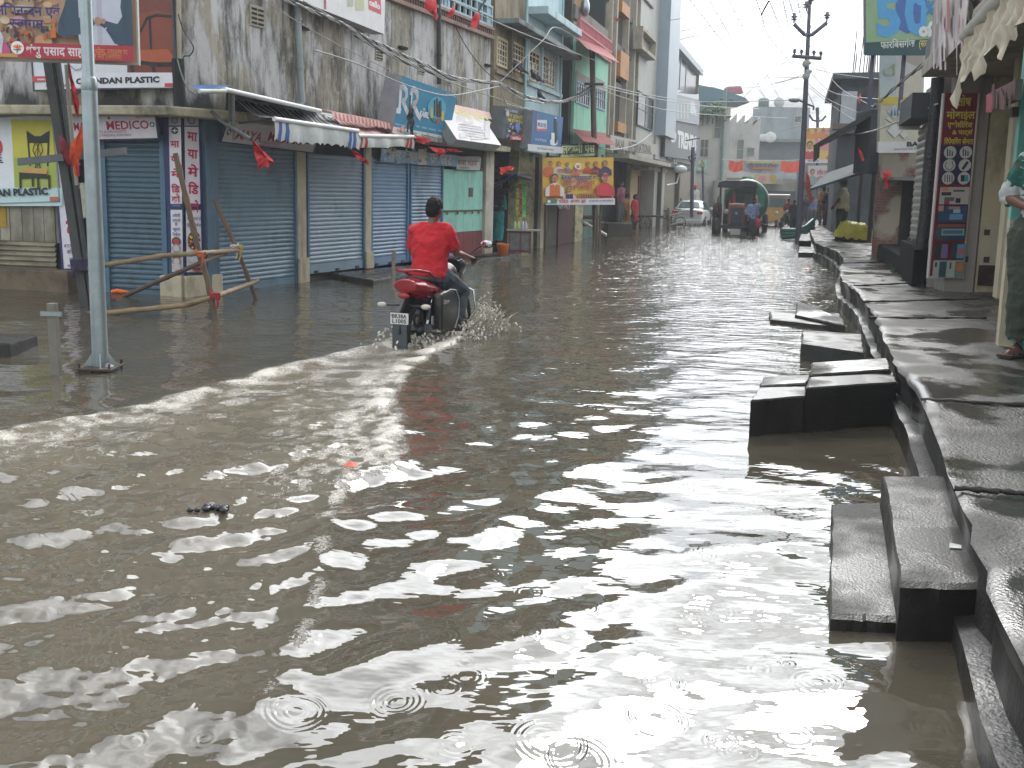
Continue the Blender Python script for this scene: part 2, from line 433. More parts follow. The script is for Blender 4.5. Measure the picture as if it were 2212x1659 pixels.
    for px, py, rad in RINGS:
        am = rs.uniform(.2, .75)
        c = G(px, py); rr = np.hypot(X - c.x, Y - c.y)
        ang = np.arctan2(Y - c.y, X - c.x); e = am * np.exp(-((rr - rad) / (.013 + .1 * rad)) ** 2) * (.75 + .35 * np.sin(ang * 2 + px))
        H += e * .0016 * np.sin((rr - rad) * 2 * math.pi / .021) + .0010 * np.exp(-(rr / .02) ** 2)
    # a hump of calm water is dead flat under the far traffic; fade everything far out
    H *= np.clip(1.15 - D / 140, .3, 1)
    n_r, n_a = X.shape
    co = np.stack([X, Y, H], -1).reshape(-1, 3)
    i = np.arange((n_r - 1) * (n_a - 1)); r_, c_ = i // (n_a - 1), i % (n_a - 1); b = r_ * n_a + c_
    q = np.stack([b, b + 1, b + n_a + 1, b + n_a], -1)[:, ::-1]
    # outer apron so that the water also lies beside and behind the camera
    base = len(co); ap = [(-400, -400), (400, -400), (400, 500), (-400, 500)]
    inner = [0, n_a - 1, n_r * n_a - 1, (n_r - 1) * n_a]
    near = list(range(0, n_a)); farr = list(range((n_r - 1) * n_a, n_r * n_a)); lft = list(range(0, n_r * n_a, n_a)); rgt = list(range(n_a - 1, n_r * n_a, n_a))
    co = np.concatenate([co, np.array([(x, y, 0.) for x, y in ap])])
    polys = [tuple(p) for p in ()]
    me = bpy.data.meshes.new('water')
    tri = []
    for k in range(n_a - 1): tri.append((near[k], base + (0 if k < n_a // 2 else 1), near[k + 1]))
    tri.append((near[n_a // 2], base + 0, base + 1))
    for k in range(n_r - 1): tri.append((lft[k], lft[k + 1], base + (0 if k < n_r * .9 else 3)))
    for k in range(n_r - 1): tri.append((rgt[k + 1], rgt[k], base + (1 if k < n_r * .9 else 2)))
    for k in range(n_a - 1): tri.append((farr[k], farr[k + 1], base + (3 if k < n_a // 2 else 2)))
    kk = int(math.ceil(n_r * .9)); tri.append((lft[kk], base + 3, base + 0)); tri.append((rgt[kk], base + 1, base + 2)); tri.append((farr[n_a // 2], base + 2, base + 3))
    loops = np.concatenate([q.reshape(-1), np.array(tri).reshape(-1)]).astype(np.int32)
    tot = np.concatenate([np.full(len(q), 4), np.full(len(tri), 3)]).astype(np.int32)
    start = np.concatenate([[0], np.cumsum(tot)[:-1]]).astype(np.int32)
    me.vertices.add(len(co)); me.vertices.foreach_set('co', co.astype(np.float32).reshape(-1))
    me.loops.add(len(loops)); me.loops.foreach_set('vertex_index', loops)
    me.polygons.add(len(tot)); me.polygons.foreach_set('loop_start', start)
    me.update(calc_edges=True); me.validate()
    me.polygons.foreach_set('use_smooth', np.ones(len(me.polygons), bool))
    at = me.attributes.new('foam', 'FLOAT', 'POINT'); f = np.zeros(len(co), np.float32); f[:base] = np.clip(foam, 0, 1.6).reshape(-1); at.data.foreach_set('value', f)
    at = me.attributes.new('churn', 'FLOAT', 'POINT'); f = np.zeros(len(co), np.float32); f[:base] = np.clip(churn, 0, 1).reshape(-1); at.data.foreach_set('value', f)
    m = bpy.data.materials.new('flood_water'); m.use_nodes = True; N = m.node_tree.nodes; L = m.node_tree.links; b_ = N['Principled BSDF']
    t = N.new('ShaderNodeTexCoord')
    a = N.new('ShaderNodeAttribute'); a.attribute_name = 'foam'
    nf = N.new('ShaderNodeTexNoise'); nf.inputs['Scale'].default_value = 26; nf.inputs['Detail'].default_value = 6; nf.inputs['Roughness'].default_value = .7; L.new(t.outputs['Object'], nf.inputs[0])
    nf2 = N.new('ShaderNodeTexNoise'); nf2.inputs['Scale'].default_value = 75; nf2.inputs['Detail'].default_value = 3; L.new(t.outputs['Object'], nf2.inputs[0]); av = N.new('ShaderNodeMath'); av.operation = 'ADD'; L.new(nf.outputs[0], av.inputs[0]); L.new(nf2.outputs[0], av.inputs[1])
    ad = N.new('ShaderNodeMath'); ad.operation = 'MULTIPLY_ADD'; ad.inputs[1].default_value = .85; L.new(av.outputs[0], ad.inputs[0]); L.new(a.outputs['Fac'], ad.inputs[2])
    mr = N.new('ShaderNodeMapRange'); mr.inputs[1].default_value = 1.28; mr.inputs[2].default_value = 1.75; mr.inputs[4].default_value = .8; L.new(ad.outputs[0], mr.inputs[0])
    ns = N.new('ShaderNodeTexNoise'); ns.inputs['Scale'].default_value = .8; ns.inputs['Detail'].default_value = 5; L.new(t.outputs['Object'], ns.inputs[0])
    mud = N.new('ShaderNodeMix'); mud.data_type = 'RGBA'; mud.inputs[6].default_value = (*rgb('413d33'), 1); mud.inputs[7].default_value = (*rgb('514b3f'), 1); L.new(ns.outputs[0], mud.inputs[0])
    ch = N.new('ShaderNodeAttribute'); ch.attribute_name = 'churn'; mk = N.new('ShaderNodeMix'); mk.data_type = 'RGBA'; mk.inputs[7].default_value = (*rgb('857c6c'), 1); L.new(ch.outputs['Fac'], mk.inputs[0]); L.new(mud.outputs[2], mk.inputs[6])
    mix = N.new('ShaderNodeMix'); mix.data_type = 'RGBA'; mix.inputs[7].default_value = (*rgb('c9c3b6'), 1); L.new(mk.outputs[2], mix.inputs[6]); L.new(mr.outputs[0], mix.inputs[0])
    L.new(mix.outputs[2], b_.inputs['Base Color'])
    ro = N.new('ShaderNodeMapRange'); ro.inputs[3].default_value = .012; ro.inputs[4].default_value = .5; L.new(mr.outputs[0], ro.inputs[0]); L.new(ro.outputs[0], b_.inputs['Roughness'])
    b_.inputs['IOR'].default_value = 1.6
    mp = N.new('ShaderNodeMapping'); mp.inputs['Scale'].default_value = (.7, 1.5, 1); L.new(t.outputs['Object'], mp.inputs[0])
    nb = N.new('ShaderNodeTexNoise'); nb.inputs['Scale'].default_value = 4.2; nb.inputs['Detail'].default_value = 3.0; nb.inputs['Roughness'].default_value = .5; L.new(mp.outputs[0], nb.inputs[0])
    bp = N.new('ShaderNodeBump'); bp.inputs['Distance'].default_value = .06; L.new(nb.outputs[0], bp.inputs['Height']); sx = N.new('ShaderNodeSeparateXYZ'); L.new(t.outputs['Object'], sx.inputs[0]); rg = N.new('ShaderNodeMapRange'); rg.inputs[1].default_value = 5; rg.inputs[2].default_value = 22; rg.inputs[3].default_value = .12; rg.inputs[4].default_value = .85; L.new(sx.outputs[1], rg.inputs[0]); L.new(rg.outputs[0], bp.inputs['Strength'])
    bf = N.new('ShaderNodeBump'); bf.inputs['Strength'].default_value = .6; bf.inputs['Distance'].default_value = .02; L.new(mr.outputs[0], bf.inputs['Height']); L.new(bp.outputs[0], bf.inputs['Normal'])
    L.new(bf.outputs[0], b_.inputs['Normal'])
    me.materials.append(m)
    o = bpy.data.objects.new('water', me); COL.objects.link(o); o['kind'] = 'structure'
water()

def wet(name, col, lo=.08, hi=.55, var=.35, scale=6., pud=1.4, bump=.5, bscale=60):
    """wet concrete: rough grain with patches of standing water"""
    m = mat(name, col, .5, var, scale, bump=bump, bscale=bscale)
    N = m.node_tree.nodes; L = m.node_tree.links; b = N['Principled BSDF']
    t = [n for n in N if n.type == 'TEX_COORD'][0]
    n = N.new('ShaderNodeTexNoise'); n.inputs['Scale'].default_value = pud; n.inputs['Detail'].default_value = 5; L.new(t.outputs['Object'], n.inputs[0])
    r = N.new('ShaderNodeMapRange'); r.inputs[1].default_value = .42; r.inputs[2].default_value = .6; r.inputs[3].default_value = lo; r.inputs[4].default_value = hi; L.new(n.outputs[0], r.inputs[0])
    L.new(r.outputs[0], b.inputs['Roughness']); b.inputs['Specular IOR Level'].default_value = .42
    bp = [n_ for n_ in N if n_.type == 'BUMP'][0]
    r2 = N.new('ShaderNodeMapRange'); r2.inputs[1].default_value = .40; r2.inputs[2].default_value = .6; r2.inputs[3].default_value = .12; r2.inputs[4].default_value = bump; L.new(n.outputs[0], r2.inputs[0]); L.new(r2.outputs[0], bp.inputs['Strength'])
    return m
WETC = wet('wet_concrete', '35322d', .16, .65, bump=.55, bscale=70); WETD = wet('wet_dark_shaded_stone', '252321', .3, .75, bump=.6); STEPM = wet('wet_step', '3d3b37', .3, .7, scale=40, pud=2.2, bump=.6, bscale=95)
PZ = .42
EDGE = pline([(2330, 1640), (2212, 1440), (2138, 1275), (2075, 1095), (2030, 960), (1972, 840), (1925, 768), (1893, 690), (1862, 640), (1817, 602), (1812, 580), (1825, 560), (1806, 541), (1762, 525), (1752, 505), (1748, 488)], PZ)
EDGE = [Vector((EDGE[0].x - .25, EDGE[0].y - 3.0))] + EDGE + [Vector((EDGE[-1].x + 6, EDGE[-1].y + 18))]
def pavement():
    top = MB(); wall = MB(); rs = random.Random(3)
    # resample the edge
    P = []
    for a, b in zip(EDGE, EDGE[1:]):
        n = max(1, int((b - a).length / .22))
        for k in range(n): P.append(a.lerp(b, k / n))
    P.append(EDGE[-1])
    w = [Vector((rs.uniform(-.022, .022), rs.uniform(-.02, .02))) for _ in P]
    E = [p + q for p, q in zip(P, w)]
    nx = 26; vs = []; fs = []
    for i, p in enumerate(E):
        for k in range(nx + 1):
            t = (k / nx) ** 1.8 * 9.0
            x = p.x + t * .97; y = p.y - t * .22 * min(1, t)
            z = PZ + (.012 * math.sin(x * 2.1 + y * 1.3) + .008 * math.sin(x * 5.3 - y * 3.1) if k else rs.uniform(-.02, .006))
            if k == 1: z += .004
            vs.append((x, y, z))
    for i in range(len(E) - 1):
        for k in range(nx): fs.append((i * (nx + 1) + k, i * (nx + 1) + k + 1, (i + 1) * (nx + 1) + k + 1, (i + 1) * (nx + 1) + k))
    top.add(vs, fs, WETC, True)
    # slab edge, then a lower wall standing a hand further out with its own broken top
    for i in range(len(E) - 1):
        a, b = E[i], E[i + 1]
        za, zb = vs[i * (nx + 1)][2], vs[(i + 1) * (nx + 1)][2]
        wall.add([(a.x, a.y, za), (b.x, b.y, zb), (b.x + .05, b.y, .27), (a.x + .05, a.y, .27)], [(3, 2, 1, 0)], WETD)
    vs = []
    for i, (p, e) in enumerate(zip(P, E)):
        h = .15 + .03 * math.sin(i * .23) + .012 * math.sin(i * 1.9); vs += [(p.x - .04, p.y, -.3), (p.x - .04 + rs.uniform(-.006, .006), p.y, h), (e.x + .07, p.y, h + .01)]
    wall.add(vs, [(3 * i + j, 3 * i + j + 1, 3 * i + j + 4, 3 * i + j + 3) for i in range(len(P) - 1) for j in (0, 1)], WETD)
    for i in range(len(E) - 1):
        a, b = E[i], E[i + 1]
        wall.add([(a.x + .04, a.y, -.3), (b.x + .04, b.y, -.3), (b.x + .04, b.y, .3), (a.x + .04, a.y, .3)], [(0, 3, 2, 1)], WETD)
    struct(top, 'pavement'); struct(wall, 'pavement_kerb')
    # slab joints: thin dark gaps filled with dirt
    g = MB(); jm = mat('joint_dirt', '1a1917', .6)
    for (x0, y0), (x1, y1) in (((1868, 655), (2120, 648)), ((1845, 620), (2000, 612)), ((1990, 868), (2212, 880)), ((2060, 1062), (2240, 1075)), ((1880, 690), (2130, 690)), ((1820, 570), (1960, 566))):
        a, b = G(x0, y0, PZ), G(x1, y1, PZ); n = 14
        pts = [a.lerp(b, k / n) + Vector((rs.uniform(-.01, .01), rs.uniform(-.015, .015), .016)) for k in range(n + 1)]
        g.tube(pts, [.012 + rs.uniform(-.005, .006) for _ in pts], jm, 5)
    struct(g, 'pavement_joints')
pavement()

def block(name, label, quad, z, zb=-.3, m=None, rough=.007, group=None, tilt=0):
    """a broken stone block: top quad (pixels at height z; each point may carry its own z), rough edges"""
    m = m or STEPM; rs = random.Random(len(label))
    P = []
    for q in quad:
        zz = q[2] if len(q) > 2 else z; P.append(G(q[0], q[1], zz))
    n = 9; ring = []; base = []
    for a, b in zip(P, P[1:] + P[:1]):
        for k in range(n):
            p = a.lerp(b, k / n); j = rough if k else rough * .6
            ring.append(p + Vector((rs.uniform(-j, j), rs.uniform(-j, j), 0))); base.append(p)
    c = sum(ring, Vector()) / len(ring); k = len(ring)
    mb = MB(); inner = [p.lerp(c, .05) + Vector((0, 0, .012)) for p in ring]
    low = [p.lerp(q, .8) + Vector((0, 0, -.05)) for p, q in zip(ring, base)]; bot = [Vector((p.x, p.y, zb)) for p in base]
    vs = inner + ring + low + bot
    vs.append(c + Vector((0, 0, .012))); fs = [tuple(range(k))]
    for r_ in range(3):
        for i in range(k): fs.append((r_ * k + i, (r_ + 1) * k + i, (r_ + 1) * k + (i + 1) % k, r_ * k + (i + 1) % k))
    mb.add(vs, [(i, (i + 1) % k, 4 * k) for i in range(k)] + fs[1:1 + k], m); mb.add(vs, fs[1 + k:], WETD)  # side faces take a darker stone, so their shade is in the colour
    return mb
def step(label, quad, z, **k):
    mb = block('stone_step', label, quad, z, **k)
    return solo(mb, 'stone_step', label, 'step')
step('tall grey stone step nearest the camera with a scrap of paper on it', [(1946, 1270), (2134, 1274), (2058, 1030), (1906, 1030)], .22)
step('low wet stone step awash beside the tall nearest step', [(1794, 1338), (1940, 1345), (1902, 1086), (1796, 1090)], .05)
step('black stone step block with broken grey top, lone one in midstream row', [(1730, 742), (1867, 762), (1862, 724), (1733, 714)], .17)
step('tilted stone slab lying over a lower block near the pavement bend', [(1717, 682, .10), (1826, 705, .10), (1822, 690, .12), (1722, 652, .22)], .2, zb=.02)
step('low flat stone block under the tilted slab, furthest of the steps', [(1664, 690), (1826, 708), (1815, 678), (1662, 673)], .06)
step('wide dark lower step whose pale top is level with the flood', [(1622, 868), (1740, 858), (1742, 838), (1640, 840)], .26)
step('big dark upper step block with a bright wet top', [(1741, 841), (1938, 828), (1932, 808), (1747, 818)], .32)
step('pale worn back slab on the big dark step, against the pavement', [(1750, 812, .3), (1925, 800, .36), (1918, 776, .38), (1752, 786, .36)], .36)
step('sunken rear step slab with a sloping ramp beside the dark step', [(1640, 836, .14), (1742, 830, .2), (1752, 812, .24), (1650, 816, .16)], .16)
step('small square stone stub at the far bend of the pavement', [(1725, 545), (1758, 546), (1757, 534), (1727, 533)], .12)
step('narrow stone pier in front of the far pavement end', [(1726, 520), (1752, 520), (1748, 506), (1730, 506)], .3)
mb = MB(); p = G(2062, 1182, .235); mb.add([p + Vector(v) for v in ((-.03, -.015, .004), (.02, -.02, .003), (.032, .012, .006), (-.012, .018, .012))], [(0, 1, 2, 3)], mat('paper', 'c9c9c4', .6, .05))
solo(mb, 'paper_scrap', 'scrap of pale paper lying on the nearest tall stone step', 'litter')
# floating litter
for px, py, col, lab, sz in ((758, 1027, 'd2604a', 'floating red and orange wrapper in the wake', .05), (1745, 586, 'b8524a', 'small red wrapper floating near the far pavement', .09)):
    mb = MB(); p = G(px, py); rs = random.Random(px)
    mb.add([p + Vector((math.cos(a) * sz * rs.uniform(.7, 1.2), math.sin(a) * sz * .7, .05 + rs.uniform(0, .02))) for a in (0, 1, 2, 3, 4, 5.2)] + [p + Vector((0, 0, .085))], [(i, (i + 1) % 6, 6) for i in range(6)], mat('wrap' + col, col, .5, .3, 30))
    solo(mb, 'wrapper', lab, 'litter')
mb = MB(); p = G(452, 1112); rs = random.Random(2)
for k in range(16):
    q = p + Vector((rs.uniform(-.09, .09), rs.uniform(-.04, .04), .035)); mb.ell(q, (rs.uniform(.01, .03), rs.uniform(.008, .02), .012), mat('black_bag', '16181b', .35, .2), 7, 5)
solo(mb, 'plastic_bag', 'crumpled black plastic bag floating in the foreground left', 'litter')
mb = MB(); p = G(260, 633.5); mb.tube([p + Vector((-.14, 0, .02)), p + Vector((-.05, .02, .035)), p + Vector((.04, -.01, .03)), p + Vector((.13, .01, .02))], [.02, .035, .03, .012], mat('marigold', 'e8702a', .6, .2, 20))
solo(mb, 'marigold_garland', 'orange scrap floating by the left blue shutter', 'litter')
# ------------------------------------------------------------------ boards and shutters
class Board:
    """a flat panel hung on a frame; prints are laid on it in thin layers"""
    def __init__(s, fr, bl, br, tl, th=.06, edge='9a9a96', face='d8d6d0', back=True):
        s.fr = fr; o = fr.pt(*bl); x = fr.pt(*br) - o; s.w = x.length; x.normalize()
        z = fr.pt(*tl) - o; z = z - x * z.dot(x); s.h = z.length; z.normalize(); y = z.cross(x)
        s.M = Matrix.Identity(4)
        for i, v in enumerate((x, y, z, o)):
            for k in range(3): s.M[k][i] = v[k]
        s.W = Matrix.Translation(fr.o) @ Matrix.Rotation(fr.a, 4, 'Z') @ s.M; s.I = s.W.inverted()
        s.mb = MB(); s.k = 1
        e = mat('edge' + edge, edge, .5, .15, 5, '4a463f', .3)
        s.mb.box(0, s.w, .002, th, 0, s.h, e); s.mb.rect(0, s.w, 0, s.h, 0, flat(face))
    def p(s, px, py):
        o = s.I @ CAM; d = s.I.to_3x3() @ ray(px, py); t = -o.y / d.y; q = o + d * t; return (q.x, q.z)
    def y(s): s.k += 1; return -.0012 * s.k
    def poly(s, pts, col):
        q = [s.p(*a) for a in pts]
        ar = sum(a[0] * b[1] - b[0] * a[1] for a, b in zip(q, q[1:] + q[:1]))
        s.mb.poly(q if ar > 0 else q[::-1], s.y(), flat(col))
    def rect(s, x0, y0, x1, y1, col): s.poly([(x0, y0), (x1, y0), (x1, y1), (x0, y1)], col)
    def frac(s, a, b, c, d, col): s.mb.rect(a * s.w, c * s.w, b * s.h, d * s.h, s.y(), flat(col))   # x0,z0,x1,z1
    def disc(s, px, py, r, col, ry=None, n=20):
        c = s.p(px, py); e = s.p(px + r, py); f = s.p(px, py - (ry or r)); s.mb.disc(c[0], c[1], abs(e[0] - c[0]), s.y(), flat(col), n, abs(f[1] - c[1]))
    def line(s, pts, wpx, col):
        q = [s.p(*a) for a in pts]; e = s.p(pts[0][0] + wpx, pts[0][1]); s.mb.line(q, abs(e[0] - q[0][0]), s.y(), flat(col))
    def txt(s, t, x0, yb, x1, yt, col, bold=.03, slant=0):
        if any(ord(c) > 0x900 for c in t): bold = round(bold * .45, 3)
        a = s.p(x0, yb); b = s.p(x1, yb); c = s.p(x0, yt); s.mb.text(t, a[0], a[1], max(.004, c[1] - a[1]), s.y(), flat(col), w=abs(b[0] - a[0]), bold=bold, slant=slant)
    def make(s, name, label, cat, posts=None, frame=None):
        t = thing(name, label, cat, s.fr)
        s.mb.xf(s.M).obj('panel', t)
        if frame:
            f = MB(); m = mat('edge' + frame, frame, .5, .15, 5); e = max(.018, s.h * .014); g = .012
            f.box(-e, 0, -g, .05, -e, s.h + e, m); f.box(s.w, s.w + e, -g, .05, -e, s.h + e, m); f.box(0, s.w, -g, .05, -e, 0, m); f.box(0, s.w, -g, .05, s.h, s.h + e, m)
            f.xf(s.M).obj('frame', t)
        for q in posts or (): q.obj('bracket', t)
        return done(t)
def lotus(B, px, py, r):
    B.disc(px, py, r, 'e6e2dc'); 
    for a in (-1.0, -.5, 0, .5, 1.0):
        x, y = px + math.sin(a) * r * .75, py - math.cos(a) * r * .6
        B.poly([(px - r * .12, py + r * .15), (x - r * .14, (y + py) / 2), (x, y), (x + r * .14, (y + py) / 2), (px + r * .12, py + r * .15)], 'e0702a' if a else 'd8452a')
    B.line([(px - r * .5, py + r * .25), (px, py + r * .35), (px + r * .5, py + r * .25)], r * .14, '2d5a3a'); B.line([(px, py + r * .3), (px, py + r * .8)], r * .12, '2d4a6a')
def bust(B, px, py, h, skin='a8785a', cloth='d86a2a', vest=None, hair='1c1a1a', cap=None):
    """small printed portrait: plain generic figure, head and shoulders; py = chin, h = head height"""
    r = h / 2
    B.poly([(px - 2.3 * r, py + 3.2 * r), (px - 2.2 * r, py + 1.2 * r), (px - 1.2 * r, py + .5 * r), (px - .4 * r, py), (px + .4 * r, py), (px + 1.2 * r, py + .5 * r), (px + 2.2 * r, py + 1.2 * r), (px + 2.3 * r, py + 3.2 * r)], cloth)
    if vest: B.poly([(px - 1.3 * r, py + 3.2 * r), (px - 1.2 * r, py + .6 * r), (px - .3 * r, py + .3 * r), (px, py + .8 * r), (px + .3 * r, py + .3 * r), (px + 1.2 * r, py + .6 * r), (px + 1.3 * r, py + 3.2 * r)], vest)
    B.disc(px, py - h * .62, r * .86, hair, r * 1.02, 14); B.disc(px, py - h * .48, r * .74, skin, r * .98, 14)
    B.line([(px - r * .35, py - h * .55), (px - r * .12, py - h * .55)], r * .1, '2a1c18'); B.line([(px + r * .12, py - h * .55), (px + r * .35, py - h * .55)], r * .1, '2a1c18')
    B.line([(px - r * .25, py - h * .2), (px + r * .25, py - h * .2)], r * .12, '6a3a30')
    if cap: B.poly([(px - r * .9, py - h * .68), (px + r * .9, py - h * .68), (px + r * .7, py - h * 1.05), (px - r * .7, py - h * 1.05)], cap)

def shutter(fr, u0, u1, z0, z1, d, parent, col, label=None, pitch=.073, jamb=None, jw=.09, rail=.16, dirt='2c3a42'):
    """roller shutter: curved slats, bottom rail with lock lugs, side guides"""
    m = mat('shutter' + col, col, .36, .12, 1.6, dirt, .35, 1.3, 2.0); mb = MB()
    n = max(3, int((z1 - z0 - rail) / pitch)); p = (z1 - z0 - rail) / n; prof = []
    for i in range(n):
        b = z0 + rail + i * p
        prof += [(b, 0.), (b + p * .12, -.006), (b + p * .35, -.017), (b + p * .62, -.017), (b + p * .86, -.006), (b + p * .97, 0.)]
    prof.append((z1, 0.))
    vs = []; 
    for z, y in prof: vs += [(u0, -d + y, z), (u1, -d + y, z)]
    mb.add(vs, [(2 * i, 2 * i + 1, 2 * i + 3, 2 * i + 2) for i in range(len(prof) - 1)], m, False)
    o = mb.obj('shutter', parent, label)
    r = MB(); r.box(u0, u1, -d - .022, -d + .01, z0, z0 + rail, m)
    for k in range(3):
        u = u0 + (u1 - u0) * (.12 + .38 * k); r.box(u - .05, u + .05, -d - .05, -d - .022, z0 + .01, z0 + .05, mat('lug', '30383c', .5))
    r.obj('bottom_rail', o)
    if jamb:
        jm = mat('jamb' + jamb, jamb, .5, .12, 3, '2a3338', .35)
        for a, b in ((u0 - jw, u0), (u1, u1 + jw)): j = MB(); j.box(a, b, -d - .05, -d + .04, z0, z1 + .02, jm); j.obj('guide_rail', o)
    return o

# ------------------------------------------------------------------ corner building
FA = Fr(G(0, 620), G(397, 639)); CN = G(397, 639); FB = Fr(CN.xy + Vector((.36, .42)), (-.74, 24.0)); FC = Fr(CN, FB.o)
UE = FB.U(1058, 200)                     # far end of the long side
STAIN = None
def stained():
    m = bpy.data.materials.new('stained_plaster'); m.use_nodes = True; N = m.node_tree.nodes; L = m.node_tree.links; b = N['Principled BSDF']; b.inputs['Roughness'].default_value = .85
    t = N.new('ShaderNodeTexCoord')
    def noise(sc, det, vec=(1, 1, 1), ro=.6, dist=0.):
        mp = N.new('ShaderNodeMapping'); mp.inputs['Scale'].default_value = vec; L.new(t.outputs['Object'], mp.inputs[0])
        n = N.new('ShaderNodeTexNoise'); n.inputs['Scale'].default_value = sc; n.inputs['Detail'].default_value = det; n.inputs['Roughness'].default_value = ro; n.inputs['Distortion'].default_value = dist; L.new(mp.outputs[0], n.inputs[0]); return n.outputs[0]
    def ramp(v, a, b_, lo=0., hi=1.):
        r = N.new('ShaderNodeMapRange'); r.inputs[1].default_value = a; r.inputs[2].default_value = b_; r.inputs[3].default_value = lo; r.inputs[4].default_value = hi; L.new(v, r.inputs[0]); return r.outputs[0]
    def mix(f, a, b_):
        x = N.new('ShaderNodeMix'); x.data_type = 'RGBA'; L.new(f, x.inputs[0])
        for i, c in ((6, a), (7, b_)):
            if isinstance(c, str): x.inputs[i].default_value = (*rgb(c), 1)
            else: L.new(c, x.inputs[i])
        return x.outputs[2]
    c = mix(ramp(noise(1.1, 5), .35, .65), '8f8a7c', 'a8a292')
    c = mix(ramp(noise(.9, 5, (1.4, 1.4, .45), .5), .48, .51), c, 'b7b6b4')              # limewash patches
    c = mix(ramp(noise(1.5, 9, (1.6, 1.6, .6), .72), .47, .64, 0, .85), c, '3f3e39')   # black mould
    c = mix(ramp(noise(5, 8, (1.5, 1.5, .22), .75), .5, .66, 0, .8), c, '2b2a27')   # run marks
    c = mix(ramp(noise(9, 6, (1, 1, .5)), .58, .66, 0, .7), c, 'aeaca6')
    # damp rising from the ledge, ragged upper edge
    s = N.new('ShaderNodeSeparateXYZ'); L.new(t.outputs['Object'], s.inputs[0])
    ad = N.new('ShaderNodeMath'); ad.operation = 'ADD'; L.new(s.outputs[2], ad.inputs[0]); L.new(ramp(noise(2.2, 6, (1, 1, .3)), .3, .7, -.35, .35), ad.inputs[1])
    c = mix(ramp(ad.outputs[0], 3.0, 3.3, .93, 0), c, '262723')
    L.new(c, b.inputs['Base Color'])
    bp = N.new('ShaderNodeBump'); bp.inputs['Strength'].default_value = .35; bp.inputs['Distance'].default_value = .03; L.new(noise(14, 6), bp.inputs['Height']); L.new(bp.outputs[0], b.inputs['Normal'])
    return m
STAIN = stained()
LED = mat('mossy_concrete', 'a39c83', .85, .2, 4, '33332b', .5, 1.8, 1.2, bump=.4, bscale=25)
CREAM = mat('cream_plaster', 'b0a68d', .85, .15, 3, '4a4335', .45, 1.6, 3, bump=.3)
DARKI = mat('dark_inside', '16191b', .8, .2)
BLUEP = mat('blue_jamb', '506675', .45, .15, 2, '26343c', .4)
CB = thing('corner_building', 'long stained grey corner building with blue shutters and mouldy plaster', 'building')
def FM(fr): return Matrix.Translation(fr.o) @ Matrix.Rotation(fr.a, 4, 'Z')
def W2(fr, u, d): p = fr.wld((u, -d, 0)); return (p.x, p.y)
